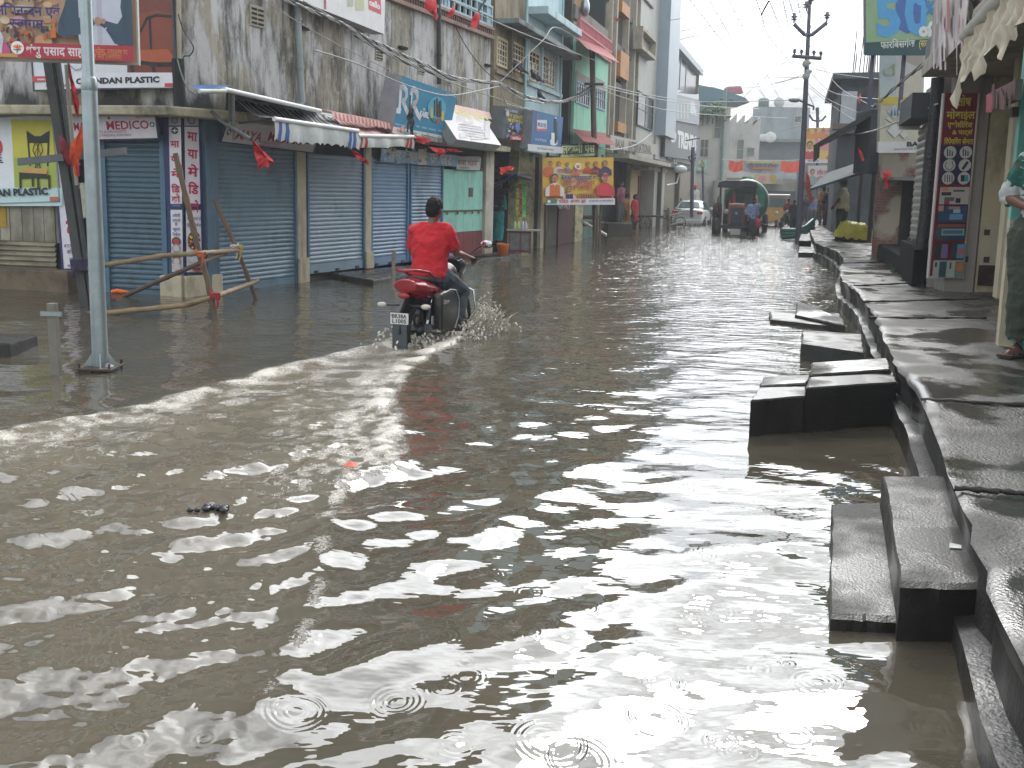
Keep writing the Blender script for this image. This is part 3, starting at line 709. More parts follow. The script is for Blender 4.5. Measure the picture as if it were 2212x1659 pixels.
def corner():
    far = W2(FB, UE, 0); n_ = FB.n
    core = MB()
    foot = [W2(FA, -9, -.12), W2(FA, FA.len, -.12), W2(FB, 0, -.12), W2(FB, UE, -.12), W2(FB, UE, -9), W2(FA, -9, -12)]
    core.prism(foot, 2, -.3, 2.6, mat('shop_front', '4c5458', .7, .2)); core.obj('shop_wall', CB)
    up_ = MB(); foot2 = [W2(FA, -9, 0), W2(FA, FA.len, 0), W2(FB, 0, 0), W2(FB, UE, 0), W2(FB, UE, -9), W2(FA, -9, -12)]
    up_.prism(foot2, 2, 2.66, 5.22, STAIN); up_.obj('wall', CB)
    led = MB(); foot3 = [W2(FA, -9, .5), W2(FA, FA.len + .1, .52), W2(FB, .15, .50), W2(FB, UE + .28, .47), W2(FB, UE + .28, -.2), W2(FA, -9, -.5)]
    led.prism(foot3, 2, 2.57, 2.70, LED); led.obj('ledge', CB, bevel=.02)
    # upper storey set back behind a terrace
    u2 = MB(); ua = FB.U(830, 40)
    foot4 = [W2(FA, -9, -.3), W2(FA, FA.len, -.3), W2(FB, 0.2, -.2), W2(FB, ua, -.2), W2(FB, ua, -1.6), W2(FB, UE, -1.6), W2(FB, UE, -9), W2(FA, -9, -12)]
    u2.prism(foot4, 2, 5.22, 8.6, mat('upper_plaster', '6e7470', .85, .25, 1, '2c2e2c', .6)); u2.obj('upper_floor', CB)
    rf = MB(); rf.prism([W2(FA, -9, .25), W2(FA, FA.len, .25), W2(FB, UE, .25), W2(FB, UE, -9), W2(FA, -9, -12)], 2, 8.6, 8.75, LED); rf.obj('roof_slab', CB)
    tr = Matrix.Translation(FB.o) @ Matrix.Rotation(FB.a, 4, 'Z')
    def put(mb, name, label=None, par=CB, bevel=0): return mb.xf(tr).obj(name, par, label, bevel)
    # moulded string course and balustrade of the terrace
    ms = MB(); pk = mat('pink_molding', '8d7468', .8, .2, 6, '3a302c', .45)
    ms.box(ua, UE, -.10, .05, 5.22, 5.30, pk); ms.box(ua, UE, -.06, .05, 5.30, 5.42, pk); ms.box(ua, UE, -.11, .05, 5.42, 5.48, pk)
    k = ua + .05
    while k < UE - .1: ms.box(k, k + .055, -.085, -.06, 5.31, 5.41, mat('molding_tooth', '5a463e', .8)); k += .11
    put(ms, 'string_course')
    bl = MB(); lb = mat('pale_blue_rail', '8fa9b0', .6, .12, 5, '4d5a5e', .35)
    for z in (5.50, 5.72, 5.94): bl.box(ua, UE, -.05, .02, z, z + .05, lb)
    k = ua
    while k < UE: bl.box(k, k + .05, -.045, .015, 5.55, 5.94, lb); k += .30
    put(bl, 'balustrade')
    for u in (ua + .1, (ua + UE) / 2, UE - .35):
        c = MB(); c.box(u, u + .28, -.02, .26, 5.48, 8.6, lb); put(c, 'column')
    dk = MB()
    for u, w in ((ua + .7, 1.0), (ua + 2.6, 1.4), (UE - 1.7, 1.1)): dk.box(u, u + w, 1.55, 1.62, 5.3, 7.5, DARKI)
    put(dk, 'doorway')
    for u, w, col in ((ua + .25, .35, '4a4a48'), (ua + .75, .3, '7c7266'), (ua + 2.0, .4, '6d5a50'), (ua + 2.55, .3, '4a4642')):
        c = MB(); n = 9; hs = []
        for j in range(n + 1): hs.append((u + w * j / n, .12 + .03 * math.sin(j * 2.1)))
        vs = [(x, y, 8.0) for x, y in hs] + [(x + .1 * math.sin(x * 9), y, 5.6) for x, y in hs]
        c.add(vs, [(j, n + 1 + j, n + 2 + j, j + 1) for j in range(n)], mat('cloth' + col, col, .9, .25, 8), True); put(c, 'curtain')
    # ventilators (louvred concrete grilles)
    vm = mat('vent_concrete', '9b9484', .85, .1); vd = mat('vent_slot', '15150f', .9)
    for px0, px1, py0, py1 in ((539, 569, 17, 54), (810, 826, 105, 128), (902, 916, 133, 158), (959, 972, 163, 181)):
        a = FB.pt(px0, py1); b = FB.pt(px1, py0); v = MB(); w = b.x - a.x; h = min(.5, b.z - a.z); z0 = b.z - h
        v.box(a.x, b.x, -.02, .05, z0, b.z, vm)
        for r_ in range(4):
            for c_ in range(2):
                x = a.x + w * (.08 + .46 * c_); z = z0 + h * (.1 + .22 * r_); v.box(x, x + w * .38, -.026, -.015, z, z + h * .10, vd)
        put(v, 'vent_grille')
    # little hoods / slots on the wall
    for px, py in ((867, 103), (1051, 141), (650, 60)):
        p = FB.pt(px, py); v = MB(); v.box(p.x - .14, p.x + .14, -.08, .02, p.z - .03, p.z + .02, vd); put(v, 'wall_bracket')
    # rain pipes
    for pts, r_, col, lab in ([((640, -40), (652, 222)), .055, '8e9698', 'pale grey rain pipe'], [((947, -30), (949, 182)), .05, '23282d', 'black rain pipe']):
        a, b = FB.pt(*pts[0], .08), FB.pt(*pts[1], .08); v = MB(); v.tube([a, b], r_, mat('pipe' + col, col, .5, .12), 10)
        for t in (.3, .7): q = a.lerp(b, t); v.tube([q - (b - a).normalized() * .03, q + (b - a).normalized() * .03], r_ * 1.25, mat('pipe' + col, col, .5), 10)
        put(v, 'rain_pipe', lab)
    v = MB(); v.tube([FA.wld(FA.pt(385, -30, .06)), FA.wld(FA.pt(386, 128, .06))], .04, mat('pipe_cream', 'a39a88', .6), 10); v.obj('rain_pipe', CB, 'thin cream pipe at the corner')
    v = MB(); a = FA.wld(FA.pt(384, 128, .09)); v.tube([a, a + Vector((.02, -.02, -.7))], .09, DARKI, 8); v.obj('cable_duct', CB)
    # shutters on the long side
    ZB = -.05
    def U(px, py): return FB.U(px, py)
    bake(shutter(FB, U(452, 500), U(634, 500), ZB, 2.45, 0., CB, '667e8a', 'widest blue shutter, under the white pharmacy sign', jamb='4a6b80'), tr)
    bake(shutter(FB, U(664, 480), U(781, 480), .12, 2.35, 0., CB, '7d8f9a', 'grey blue shutter between two cream pillars', jamb='4a6b80', jw=.05), tr)
    bake(shutter(FB, U(801, 480), U(876, 480), .12, 2.2, 0., CB, '7088a0', 'narrow blue shutter left of a slim post', jamb='44708f', jw=.06), tr)
    bake(shutter(FB, U(885, 480), U(951, 480), .14, 2.2, 0., CB, '7791a8', 'narrow blue shutter beside the turquoise door', jamb='44708f', jw=.05), tr)
    for a, b, lab in ((637, 656, 'grey stained pillar'), (784, 797, 'slim pale pillar')):
        p = MB(); p.box(U(a, 470), U(b, 470), -.06, .12, -.3, 2.57, CREAM); p.box(U(a, 470) - .02, U(b, 470) + .03, -.10, -.06, -.3, .42, CREAM); put(p, 'pillar', lab, bevel=.015)
    p = MB(); p.box(U(1041, 450), U(1058, 450), -.1, .12, -.3, 2.57, mat('peeling_pillar', 'b5b0a2', .85, .15, 3, '6b5038', .5, 1.5, 3)); put(p, 'pillar', 'peeling whitewashed end pillar', bevel=.015)
    # turquoise wooden door with bar and padlocks, maroon plinth
    d = MB(); tq = mat('turquoise_paint', '86bfae', .55, .10, 3, '5c7468', .4, 1.5, 4); mr = mat('maroon_paint', '6d2d2a', .6, .2, 3, '3a1c1a', .4)
    a, b = U(955, 440), U(1040, 440); z1 = FB.Z(1000, 368); zm = FB.Z(1000, 500)
    n = 4
    for k in range(n):
        x0, x1 = a + (b - a) * k / n, a + (b - a) * (k + 1) / n - .008
        d.box(x0, x1, -.03, .03, zm, z1, tq); d.box(x0, x1, -.035, .03, .10, zm - .005, mr)
    od = put(d, 'door', 'turquoise plank door with maroon foot')
    h = MB(); zb = FB.Z(1000, 456); im = mat('iron_bar', '5d5347', .5, .2, metal=.6); h.box(a, b, -.06, -.035, zb, zb + .03, im)
    for t in (.05, .3, .5, .68, .86): h.box(a + (b - a) * t, a + (b - a) * t + .05, -.085, -.06, zb - .07, zb + .01, mat('brass_lock', '8f7a4c', .4, .2, metal=.7))
    put(h, 'lock_bar', None, od)
    h = MB(); h.box(a + .62 * (b - a), a + .72 * (b - a), -.045, -.03, FB.Z(1000, 425), FB.Z(1000, 405), im); put(h, 'knocker', None, od)
    # pharmacy corner pillar and plinth
    for fr, x0, x1, dd in ((FA, FA.U(353, 620), FA.len + .02, .10), (FC, -.02, FC.len + .05, .10)):
        p = MB(); p.box(x0, x1, -dd, .3, -.3, fr.Z(400, 597, dd), mat('plinth_cream', 'b7ad94', .85, .12, 4, '4f4a33', .45, 1.6, 2))
        o = p.obj('plinth', CB, bevel=.015); bake(o, FM(fr))
        p = MB(); p.box(x0 + .08, x1, -.02, .2, .2, 2.57, BLUEP); o = p.obj('pillar', CB, 'blue corner pillar'); bake(o, FM(fr))
    p = MB(); p.box(-.02, U(452, 500) - .09, -.03, .1, -.3, 2.57, BLUEP); put(p, 'pillar', 'blue jamb by the corner')
    p = MB(); p.box(U(440, 400), U(640, 400), -.05, .1, 2.25, 2.57, BLUEP); p.box(U(660, 400), U(800, 400), -.03, .1, 2.2, 2.57, DARKI); p.box(U(800, 400), U(1040, 400), -.03, .1, 2.18, 2.57, DARKI); put(p, 'lintel')
    # front (left) face: pharmacy shutter, furniture shop boards and plinth
    o = shutter(FA, FA.U(236, 480), FA.U(352, 480), -.1, 2.3, 0, CB, '47616d', 'dark blue shutter behind the steel pole', jamb='4a6b80', jw=.08); bake(o, FM(FA))
    p = MB(); a = -9; b = FA.U(172, 600)
    p.box(a, b, -.28, .1, -.3, FA.Z(80, 583, .28), mat('brown_plinth', '6b5d4a', .85, .2, 3, '2e2a22', .5, 1.2, 1)); o = p.obj('plinth', CB, 'brown plinth under the furniture shop', bevel=.02); bake(o, FM(FA))
    p = MB(); wd = mat('weathered_board', '96917f', .85, .2, 5, '4b4538', .5, 2, 5); u = -7.; z0, z1 = FA.Z(60, 522), FA.Z(60, 425); rs = random.Random(4)
    while u < FA.U(128, 500):
        w = .2 + rs.uniform(-.03, .03); p.box(u, u + w - .012, -.02 - rs.uniform(0, .01), .05, z0 - rs.uniform(0, .04), 2.5, wd); u += w
    p.box(FA.U(-10, 480), FA.U(17, 480), -.034, .0, FA.Z(0, 490), FA.Z(0, 437), mat('old_yellow', 'a0822f', .8, .25, 6)); o = p.obj('board_wall', CB); bake(o, FM(FA))
    p = MB(); cm = mat('rusty_corrugated', '8b836f', .6, .2, 4, '4a3c2c', .5, 1.2, .3, metal=.2); z0, z1 = FA.Z(60, 585), FA.Z(60, 520); n = 24; vs = []
    for k in range(n * 2 + 1):
        z = z0 + (z1 - z0) * k / (n * 2); y = -.08 - .02 * math.sin(k * math.pi / 4.0); vs += [(-7., y, z), (FA.U(128, 550), y, z)]
    p.add(vs, [(2 * k, 2 * k + 1, 2 * k + 3, 2 * k + 2) for k in range(n * 2)], cm, True); o = p.obj('corrugated_sheet', CB); bake(o, FM(FA))
    p = MB(); p.box(-7, FA.U(160, 400), -.01, .1, FA.Z(60, 260), 2.57, mat('dark_soffit_board', '33342f', .8, .2)); o = p.obj('soffit_board', CB); bake(o, FM(FA))
    done(CB)
corner()

# ------------------------------------------------------------------ signs on the corner building
NAVY, PHR = '27305e', 'b01743'
B = Board(FA, (-90, 441, .12), (128, 434, .12), (-97, 259, .12), face='d9dde0')
B.rect(-100, 406, 135, 445, 'b8d3d3'); B.poly([(24, 258), (120, 259), (127, 405), (32, 405)], 'c3bc45'); B.poly([(30, 340), (124, 340), (127, 405), (32, 405)], '9fae4c')
B.disc(0, 317, 6, 'c33b2a', 15); B.line([(-20, 351), (7, 351)], 2, '2a2a33'); B.txt('SUPREME', -60, 350, 5, 336, '2a2a33')
def chair(B, ox, oy, sx, sy, dark, seat):
    q = lambda x, y: (ox + x * sx, oy + y * sy)
    B.poly([q(0, 0), q(.12, .03), q(.36, .10), q(.62, .10), q(.86, .03), q(1, 0), q(.97, .22), q(.05, .22)], dark)
    for x0, x1 in (((0, 0), (.18, 1)), ((1, 0), (.9, 1))):
        pass
    B.line([q(.04, .05), q(.16, .62)], 3.4, dark); B.line([q(.96, .05), q(.92, .62)], 3.4, dark)
    for k in (-1, 0, 1):
        B.line([q(.5 + k * .12, .2), q(.5 + k * .22, .36), q(.5 + k * .05, .48), q(.5 + k * .1, .66)], 1.6, dark); B.line([q(.5 - k * .1, .2), q(.5 + k * .14, .42), q(.5 - k * .12, .66)], 1.2, dark)
    B.poly([q(-.32, .72), q(.1, .66), q(.95, .68), q(.9, .77), q(-.25, .77)], seat); B.poly([q(-.32, .74), q(.9, .77), q(1.0, .86), q(.45, .84), q(-.2, .86)], dark)
    for x, y in ((-.25, 1.02), (.28, .98), (.52, 1.03), (1.0, 1.02)): B.line([q(x, .8), q(x + .02, y)], 4, dark)
chair(B, 58, 282, 50, 122, '1f2320', 'c39a55')
B.txt('CHANDAN PLASTIC', -75, 426, 107, 412, '22262e', .05); B.rect(110, 425, 128, 434, 'b96a42')
B.make('shop_sign', 'yellow sign showing a black chair, at the left edge over the wooden boards', 'sign', frame='8a8d8c')
B = Board(FA, (75, 194, .14), (379, 187, .14), (69, -40, .14), face='cdd0d4')
B.poly([(273, -40), (373, -40), (376, 157), (275, 157)], '6d3524'); B.poly([(296, 30), (340, 22), (372, 30), (374, 110), (296, 112)], '7c3c29')
B.poly([(298, 108), (363, 106), (374, 120), (370, 134), (300, 134)], 'a5502f'); B.line([(295, 76), (305, 66), (318, 40), (338, 33), (372, 36)], 5, '1b1a1a'); B.line([(324, 42), (327, 105)], 5, '1b1a1a')
B.line([(297, 134), (345, 140), (376, 138)], 7, '1d1b1a'); B.line([(284, 134), (287, 156)], 8, '231f1d'); B.line([(330, 140), (333, 156)], 6, '231f1d')
B.rect(160, 157, 380, 190, 'd6d8dc'); B.rect(71, 165, 120, 177, 'b8474a'); B.txt('www.supreme.co.in', 82, 174, 140, 168, 'd9c9c6'); B.txt('AUTHORISED DEALER', 100, 188, 158, 183, '4a4a4c')
B.txt('CHANDAN PLASTIC', 166, 182, 346, 170, '1f2228', .05); B.rect(357, 180, 379, 188, 'b8474a'); B.line([(150, 140), (165, 152), (178, 148), (180, 134)], 1.5, '6b7076')
B.make('shop_sign', 'white furniture sign with a red brown armchair, high on the left face', 'sign', frame='3a3d40')
def pharm(B, x0, x1, yb, yt, ym):
    pass
B = Board(FA, (152, 302, .22), (341, 298, .22), (148, 250, .26), face='d3cfd3', edge='2b3350')
B.txt('MAYA', 160, 282, 206, 265, PHR, .02); B.txt('MEDICO', 230, 280, 323, 262, PHR, .02); B.disc(329, 269, 5.5, '1d2226'); B.rect(325, 268, 333, 270.4, 'd9d9d9'); B.rect(327.8, 265, 330.2, 273, 'd9d9d9')
B.txt('CHEMISTS & DRUGGISTS', 190, 288, 273, 283, '93616f', .01); B.txt('SADAR ROAD, FORBESGANJ, ARARIA-854318', 188, 295.5, 285, 290.5, '93616f', .01); B.txt('MOB: 7004444554', 294, 254.5, 333, 251, 'b06a7a', .01); B.disc(236, 255, 3, '6a6a66')
B.make('pharmacy_sign', 'white pharmacy sign with crimson letters behind the steel pole', 'sign', frame='1f2a4a')
B = Board(FB, (478, 305, .10), (676, 329, .10), (478, 253, .24), face='c9c2c6', edge='2b3350')
B.txt('MAYA', 507, 299, 565, 278, 'a02a3c', .02); B.txt('MEDICO', 576, 303.5, 655, 283, 'a02a3c', .02)
for x, y in ((494, 285), (665, 304)): B.disc(x, y, 5, '1d2226', 7); B.rect(x - 3, y - 1.2, x + 3, y + 1.2, 'd0d0d0'); B.rect(x - 1, y - 4.4, x + 1, y + 4.4, 'd0d0d0')
B.txt('CHEMISTS & DRUGGISTS', 562, 308, 604, 303.5, 'a9707c', .01); B.txt('SADAR ROAD, FORBESGANJ', 557, 315, 608, 310.5, 'a9707c', .01)
B.make('pharmacy_sign', 'white pharmacy sign with crimson letters half hidden by the striped awning', 'sign', frame='1f2a4a')
def column_sign(fr, x0, x1, xb0, xb1, y0, y1, s, lab, wide):
    B = Board(fr, (xb0, y1, s), (xb1, y1, s), (x0, y0, s), th=.03, edge='27305e', face=NAVY)
    def X(t, y):
        k = (y - y0) / (y1 - y0); a = x0 + (xb0 - x0) * k; b = x1 + (xb1 - x1) * k; return a + (b - a) * t
    def rc(y_a, y_b, c, t0=.10, t1=.90): B.poly([(X(t0, y_a), y_a), (X(t1, y_a), y_a), (X(t1, y_b), y_b), (X(t0, y_b), y_b)], c)
    g = lambda f: y0 + (y1 - y0) * f
    rc(y0 + 2, g(.068), 'a9a7ad'); rc(g(.076), g(.562), 'd6d1d6'); rc(g(.568), g(.578), '5a6a9a', .2, .8); rc(g(.60), y1 - 3, 'd3d1d6')
    B.disc(X(.5, g(.035)), g(.035), (x1 - x0) * .22, '4a5056'); B.disc(X(.5, g(.035)), g(.035), (x1 - x0) * .16, '9a9ca0')
    if not wide: B.disc(X(.5, g(.10)), g(.10), (x1 - x0) * .23, '20252b'); B.rect(X(.33, g(.1)), g(.1) - 1.2, X(.67, g(.1)), g(.1) + 1.2, 'dddddd'); B.rect(X(.46, g(.1)), g(.1) - 4.3, X(.54, g(.1)), g(.1) + 4.3, 'dddddd')
    fr_ = (.205, .30, .395, .49, .555) if not wide else (.16, .27, .385, .495, .61)
    for ch, f in zip(('मा', 'या', 'मे', 'डि', 'को'), fr_):
        hh = (y1 - y0) * (.042 if not wide else .058); B.txt(ch, X(.24, g(f)), g(f), X(.80, g(f)), g(f) - hh, PHR, .055)
    tx = ('अंग्रेजी', 'दवाओं', 'के', 'खुदरा', 'विक्रेता') if not wide else ('अंग्रेजी दवाओं के', 'खुदरा विक्रेता')
    fs = (.645, .675, .70, .73, .765) if not wide else (.66, .70)
    for t_, f in zip(tx, fs):
        a, b = (.25, .8) if len(t_) > 3 else (.4, .6); B.txt(t_, X(a if not wide else .12, g(f)), g(f), X(b if not wide else .88, g(f)), g(f) - (y1 - y0) * .018, '3a3d66', .02)
    rs = random.Random(9)
    if not wide:
        for f, c in ((.80, '5a3434'), (.845, '8a9298'), (.89, '6d4a40'), (.925, '8a7668'), (.965, 'aab0b4')): B.disc(X(.5, g(f)), g(f), (x1 - x0) * .30, c); B.disc(X(.5, g(f)), g(f), (x1 - x0) * .2, 'b9b0a8' if c != '5a3434' else 'a23a34')
    else:
        c = (X(.5, g(.79)), g(.79)); r = (x1 - x0) * .36; B.disc(c[0], c[1], r, '44282c', r * 1.5)
        for k in range(26):
            a, q = rs.uniform(0, 6.28), rs.uniform(0, .8) ** .5; B.disc(c[0] + math.cos(a) * q * r, c[1] + math.sin(a) * q * r * 1.5, r * .17, rs.choice(['c8352f', 'd9c23a', '3a7fae', 'e0a09a', 'c9c9c0', '7a1f24', 'd87a3a']), r * .2, 8)
        B.disc(X(.4, g(.895)), g(.895), (x1 - x0) * .3, 'b4babd'); B.disc(X(.6, g(.965)), g(.965), (x1 - x0) * .34, 'b04a3a', (x1 - x0) * .22); B.disc(X(.55, g(.97)), g(.97), (x1 - x0) * .22, '2a3a4a', (x1 - x0) * .08)
    return B.make('column_sign', lab, 'sign')
column_sign(FA, 361, 394, 369, 399, 248, 590, .05, 'narrow white pillar sign on the left side of the corner', False)
column_sign(FC, 394, 432, 399, 440, 248, 591, .05, 'wider white pillar sign round the corner with coloured tablets', True)
B = Board(FA, (138, 580, .10), (180, 580, .10), (122, 262, .10), th=.03, face='d3ced4', edge='27305e')
for ch, yb, yt in (('मा', 330, 300), ('या', 380, 350), ('मे', 430, 400), ('डि', 470, 436), ('को', 515, 474)): B.txt(ch, 146, yb, 176, yt, PHR, .055)
B.rect(140, 528, 180, 534, NAVY); B.txt('MOB: 7004444554', 143, 533.5, 180, 529, 'd6d6da'); B.txt('अंग्रेजी', 145, 548, 168, 539, '3a3d66', .03); B.txt('खुदरा', 151, 566, 172, 556, '3a3d66', .03); B.txt('सात रोग', 147, 577, 176, 571, '3a3d66')
B.make('column_sign', 'tall white pharmacy strip half hidden behind the leaning iron pole', 'sign', frame='27305e')
B = Board(FB, (847, 287, .75), (967, 312, .55), (858, 160, .95), th=.34, edge='8e9094', face='2b7f9f')
B.poly([(847, 287), (849, 273), (968, 295), (967, 312)], 'c9c9c6')
def rr(B, x, y, k, e=2.1):     # the double-stroke capital R of the sign
    q = lambda a, b: (x + a * k, y + b * k * e + a * k * .20)
    B.line([q(.08, 1.0), q(.16, 1.0), q(.30, .08), q(.42, .0), q(.60, .03), q(.76, .16), q(.76, .36), q(.62, .52), q(.46, .58), q(.60, .74), q(.78, .95), q(1.0, 1.08)], k * .2, 'd5d9da'); B.line([q(-.02, 1.0), q(.22, 1.0)], k * .2, 'd5d9da')
rr(B, 858, 184, 26); rr(B, 881, 190, 26)
B.txt('KABEL', 905, 250, 926, 238, 'd5d9da', .05); B.line([(913, 237), (915, 234.5), (917, 237.5)], 1, 'd5d9da')
B.disc(943, 234, 20, '4aa0b8', 26)
for x0, y0, x1, y1, c in ((929, 232, 934, 255, 'c0b05a'), (951, 240, 958, 260, 'c0b05a'), (936, 216, 939, 250, '23201f'), (941, 212, 944, 252, '1d1b1c'), (946, 218, 949, 254, '2a2422'), (950, 216, 952, 252, '23201f'), (944, 224, 946, 252, '7a1f1c')): B.rect(x0, y0, x1, y1, c)
B.disc(936, 258, 4, '3a8a58', 5); B.disc(936, 258, 1.8, '2b7f9f', 2); B.disc(944, 260, 4.3, 'b0434a', 5.4); B.disc(944, 260, 1.8, '2b5f7f', 2.2)
for t_, a, b, y in (('WIRES & CABLES', 850, 874, 268.5), ('SWITCHES', 878, 889, 271), ('FANS', 895, 903, 273.5), ('LIGHTING', 907, 919, 276), ('APPLIANCES', 922, 938, 279), ('SWITCHGEAR', 943, 962, 283)): B.txt(t_, a, y, b, y - 4, 'a9c6d0', .02)
B.txt('जालान स्टोर', 868, 289, 897, 281, '4a4640', .02); B.txt('फारबिसगंज रोड', 906, 299, 950, 288, '4a4640', .03)
m = []
for u in (860, 950): a = FB.pt(u, 300, .5); m.append(MB()); m[-1].tube([a, (a.x, .0, a.z + .3)], .025, mat('iron_bracket', '4a4a48', .5), 6)
B.make('hoarding_sign', 'turquoise cable hoarding with two big white letters and bundled wires', 'sign', posts=m)
B = Board(FB, (987, 301, .95), (1083, 314, .95), (977, 225, .35), th=.22, edge='8d948f', face='cfcac8')
B.poly([(977, 225), (1058, 243), (1062, 258), (979, 240)], 'c9a39d'); B.txt('बाबा सेन्टर', 990, 253, 1053, 236, 'c9c06a', .05)
for x0, y0, x1, y1 in ((985, 250, 1005, 262), (1000, 262, 1022, 268), (990, 272, 1012, 282), (1018, 275, 1040, 287), (1046, 262, 1058, 300), (992, 286, 1010, 298), (1016, 292, 1044, 302)): B.rect(x0, y0, x1, y1, 'bab6b8')
for k in range(5): B.line([(992 + k * 3, 268 + 6 * k), (1040 + k * 3, 276 + 6 * k)], .9, 'aeaaac')
B.make('hoarding_sign', 'bleached white hoarding with a pink top, leaning back above the ledge', 'sign')
B = Board(FB, (640, -2, .35), (830, 74, .35), (640, -120, .35), th=.25, edge='8a8c8c', face='d3d2d0')
B.poly([(795, -20), (822, -10), (823, 32), (796, 20)], 'bd4a4a'); B.txt('cello', 797, 10, 821, -3, 'd9d4d2', .05, 0)
for x0, y0, x1, y1, c in ((750, -20, 763, 14, 'a9b09a'), (768, -10, 786, 22, 'b5b98f'), (700, -20, 704, 20, 'a34a44')): B.rect(x0, y0, x1, y1, c)
B.make('hoarding_sign', 'white hoarding with a small red square, cut by the top edge', 'sign')
B = Board(FB, (822, 349, .12), (986, 360, .12), (822, 320, .14), th=.04, edge='5a7488', face='6f8ea6')
B.txt('कोहिनूर गोल्डेन', 826, 341, 902, 322, 'a9a594', .06); B.txt('ज्वैलर', 928, 352, 974, 330, 'b9b3a6', .06); B.txt('गोल्ड', 872, 344, 900, 330, 'a5a294', .04); B.rect(903, 322, 921, 356, 'b3aca0')
rs = random.Random(5)
for k in range(24): x = rs.uniform(824, 980); y = rs.uniform(322, 352); B.disc(x, y, rs.uniform(1, 4), rs.choice(['5a6f80', '8fa3b0', '7a7a70']), rs.uniform(2, 5), 7)
B.make('shop_sign', 'faded blue painted signboard over the two narrow shutters', 'sign')
B = Board(FB, (986, 366, .12), (1037, 368, .12), (986, 337, .14), th=.04, edge='3c403f', face='a8a7a2')
B.rect(987, 338, 1036, 350, '7b7670'); B.txt('बाबा भंडार', 988, 356, 1030, 344, '6a2a2c', .03); B.txt('फारबिसगंज', 992, 364, 1012, 360, '5a6a62', .02)
B.make('shop_sign', 'small dirty white sign with dark red letters above the turquoise door', 'sign')

# ------------------------------------------------------------------ awnings
def awning(name, label, bl, br, fl, fr_, drop, cols, n, scallop, mb_extra=None, vcol=None, corner=None):
    """cloth awning: back edge bl->br, front bar fl->fr_ (FB-local points), hanging valance"""
    t = thing(name, label, 'awning', FB); c = MB(); k = 40; rs = random.Random(len(label))
    ms = [mat('awn' + c_, c_, .8, .12, 6, '6b6a62', .3, 1.5, 1) for c_ in cols]
    J = 8
    for i in range(k):
        a0, a1 = i / k, (i + 1) / k; m = ms[int(i * n / k) % len(ms)]
        vs = []
        for j in range(J + 1):
            s_ = j / J; sag = -.07 * math.sin(math.pi * s_)
            for a in (a0, a1):
                p = bl.lerp(br, a).lerp(fl.lerp(fr_, a), s_); vs.append((p.x, p.y, p.z + sag + .015 * math.sin(a * 19 + j)))
        c.add(vs, [(2 * j, 2 * j + 2, 2 * j + 3, 2 * j + 1) for j in range(J)], m, True)
    c.obj('canopy', t)
    v = MB(); k = 60; vw = mat('valance', vcol or 'b9bdb9', .85, .12, 8, '7d7d72', .3); vb = [mat('valb' + x, x, .8, .1) for x in (corner or ['3a5f9a'])]
    vs = []
    for i in range(k + 1):
        a = i / k; p = fl.lerp(fr_, a); d = drop * (1 - .12 * abs(math.sin(a * scallop * math.pi)) + .05 * math.sin(a * 7)); w = .02 * math.sin(a * 23)
        vs += [(p.x, p.y, p.z), (p.x, p.y - .02 + w, p.z - d * .5), (p.x, p.y + w * 1.5, p.z - d)]
    for i in range(k):
        a = (i + .5) / k; m = vb[0] if (.05 < a < .085 or .115 < a < .15 or .88 < a < .91 or .94 < a < .97) else vw
        b_ = 3 * i; v.add(vs[b_:b_ + 6], [(0, 3, 4, 1), (1, 4, 5, 2)][::1], m, True)
    v.obj('valance', t)
    b = MB(); b.tube([fl, fr_], .035, mat('white_bar', 'c9c9c6', .4, .08), 8); b.tube([bl, br], .03, mat('white_bar', 'c9c9c6', .4), 8)
    for a in (.06, .94): b.tube([bl.lerp(br, a) + Vector((0, .05, -.35)), fl.lerp(fr_, a)], .018, mat('iron_bracket', '4a4a48', .5), 6)
    b.obj('frame', t)
    return done(t)
def AP(px, py, d): return FB.pt(px, py, d)
awning('striped_awning', 'navy and white striped awning with a scalloped white valance', AP(497, 212, .15), AP(716, 250, .15), AP(592, 257, 1.25), AP(773, 283, 1.25), .30, ['2c3348', 'c6c6c2'], 46, 12)
awning('striped_awning', 'red and white striped awning with a plain dirty valance', AP(700, 252, .2), AP(846, 274, .3), AP(773, 293, 1.25), AP(892, 296, 1.3), .20, ['c25a58', 'c9c2bc'], 34, 2, corner=['a8302f'], vcol='b3b0a6')
t = thing('tarpaulin_roof', 'sagging dark tarpaulin roof with a white pipe edge over the pharmacy', 'awning', FB)
a, b, c_, d_ = AP(484, 188, .1), AP(690, 235, .1), AP(484, 193, .9), AP(692, 240, 1.0)
m = MB(); n = 12; vs = []
for i in range(n + 1):
    s_ = i / n; p, q = a.lerp(b, s_), c_.lerp(d_, s_); sg = -.12 * math.sin(s_ * math.pi * 3) ** 2
    for j in range(5): r_ = p.lerp(q, j / 4); vs.append((r_.x, r_.y, r_.z + sg * math.sin(j / 4 * math.pi) - .02))
m.add(vs, [(i * 5 + j, i * 5 + j + 1, i * 5 + j + 6, i * 5 + j + 5) for i in range(n) for j in range(4)], mat('purple_tarp', '3f353c', .7, .25, 4), True)
m.slab([a + Vector((0, -.05, -.02)), b + Vector((0, -.05, -.02)), b + Vector((0, -.05, -.26)), a + Vector((0, -.05, -.34))][::-1], .02, mat('purple_tarp', '3f353c', .7)); m.obj('sheet', t)
m = MB(); m.tube([c_, d_], .035, mat('white_bar', 'c9c9c6', .4), 8); m.tube([AP(498, 200, .5), AP(497, 262, .5)], .03, mat('iron_bracket', '4a4a48', .5), 6); m.obj('pipe', t); done(t)
m = MB(); P = [FB.wld(FB.pt(414, 183, .5)), FB.wld(FB.pt(494, 184, .55)), FB.wld(FB.pt(488, 197, .95)), FB.wld(FB.pt(430, 197, .9))]
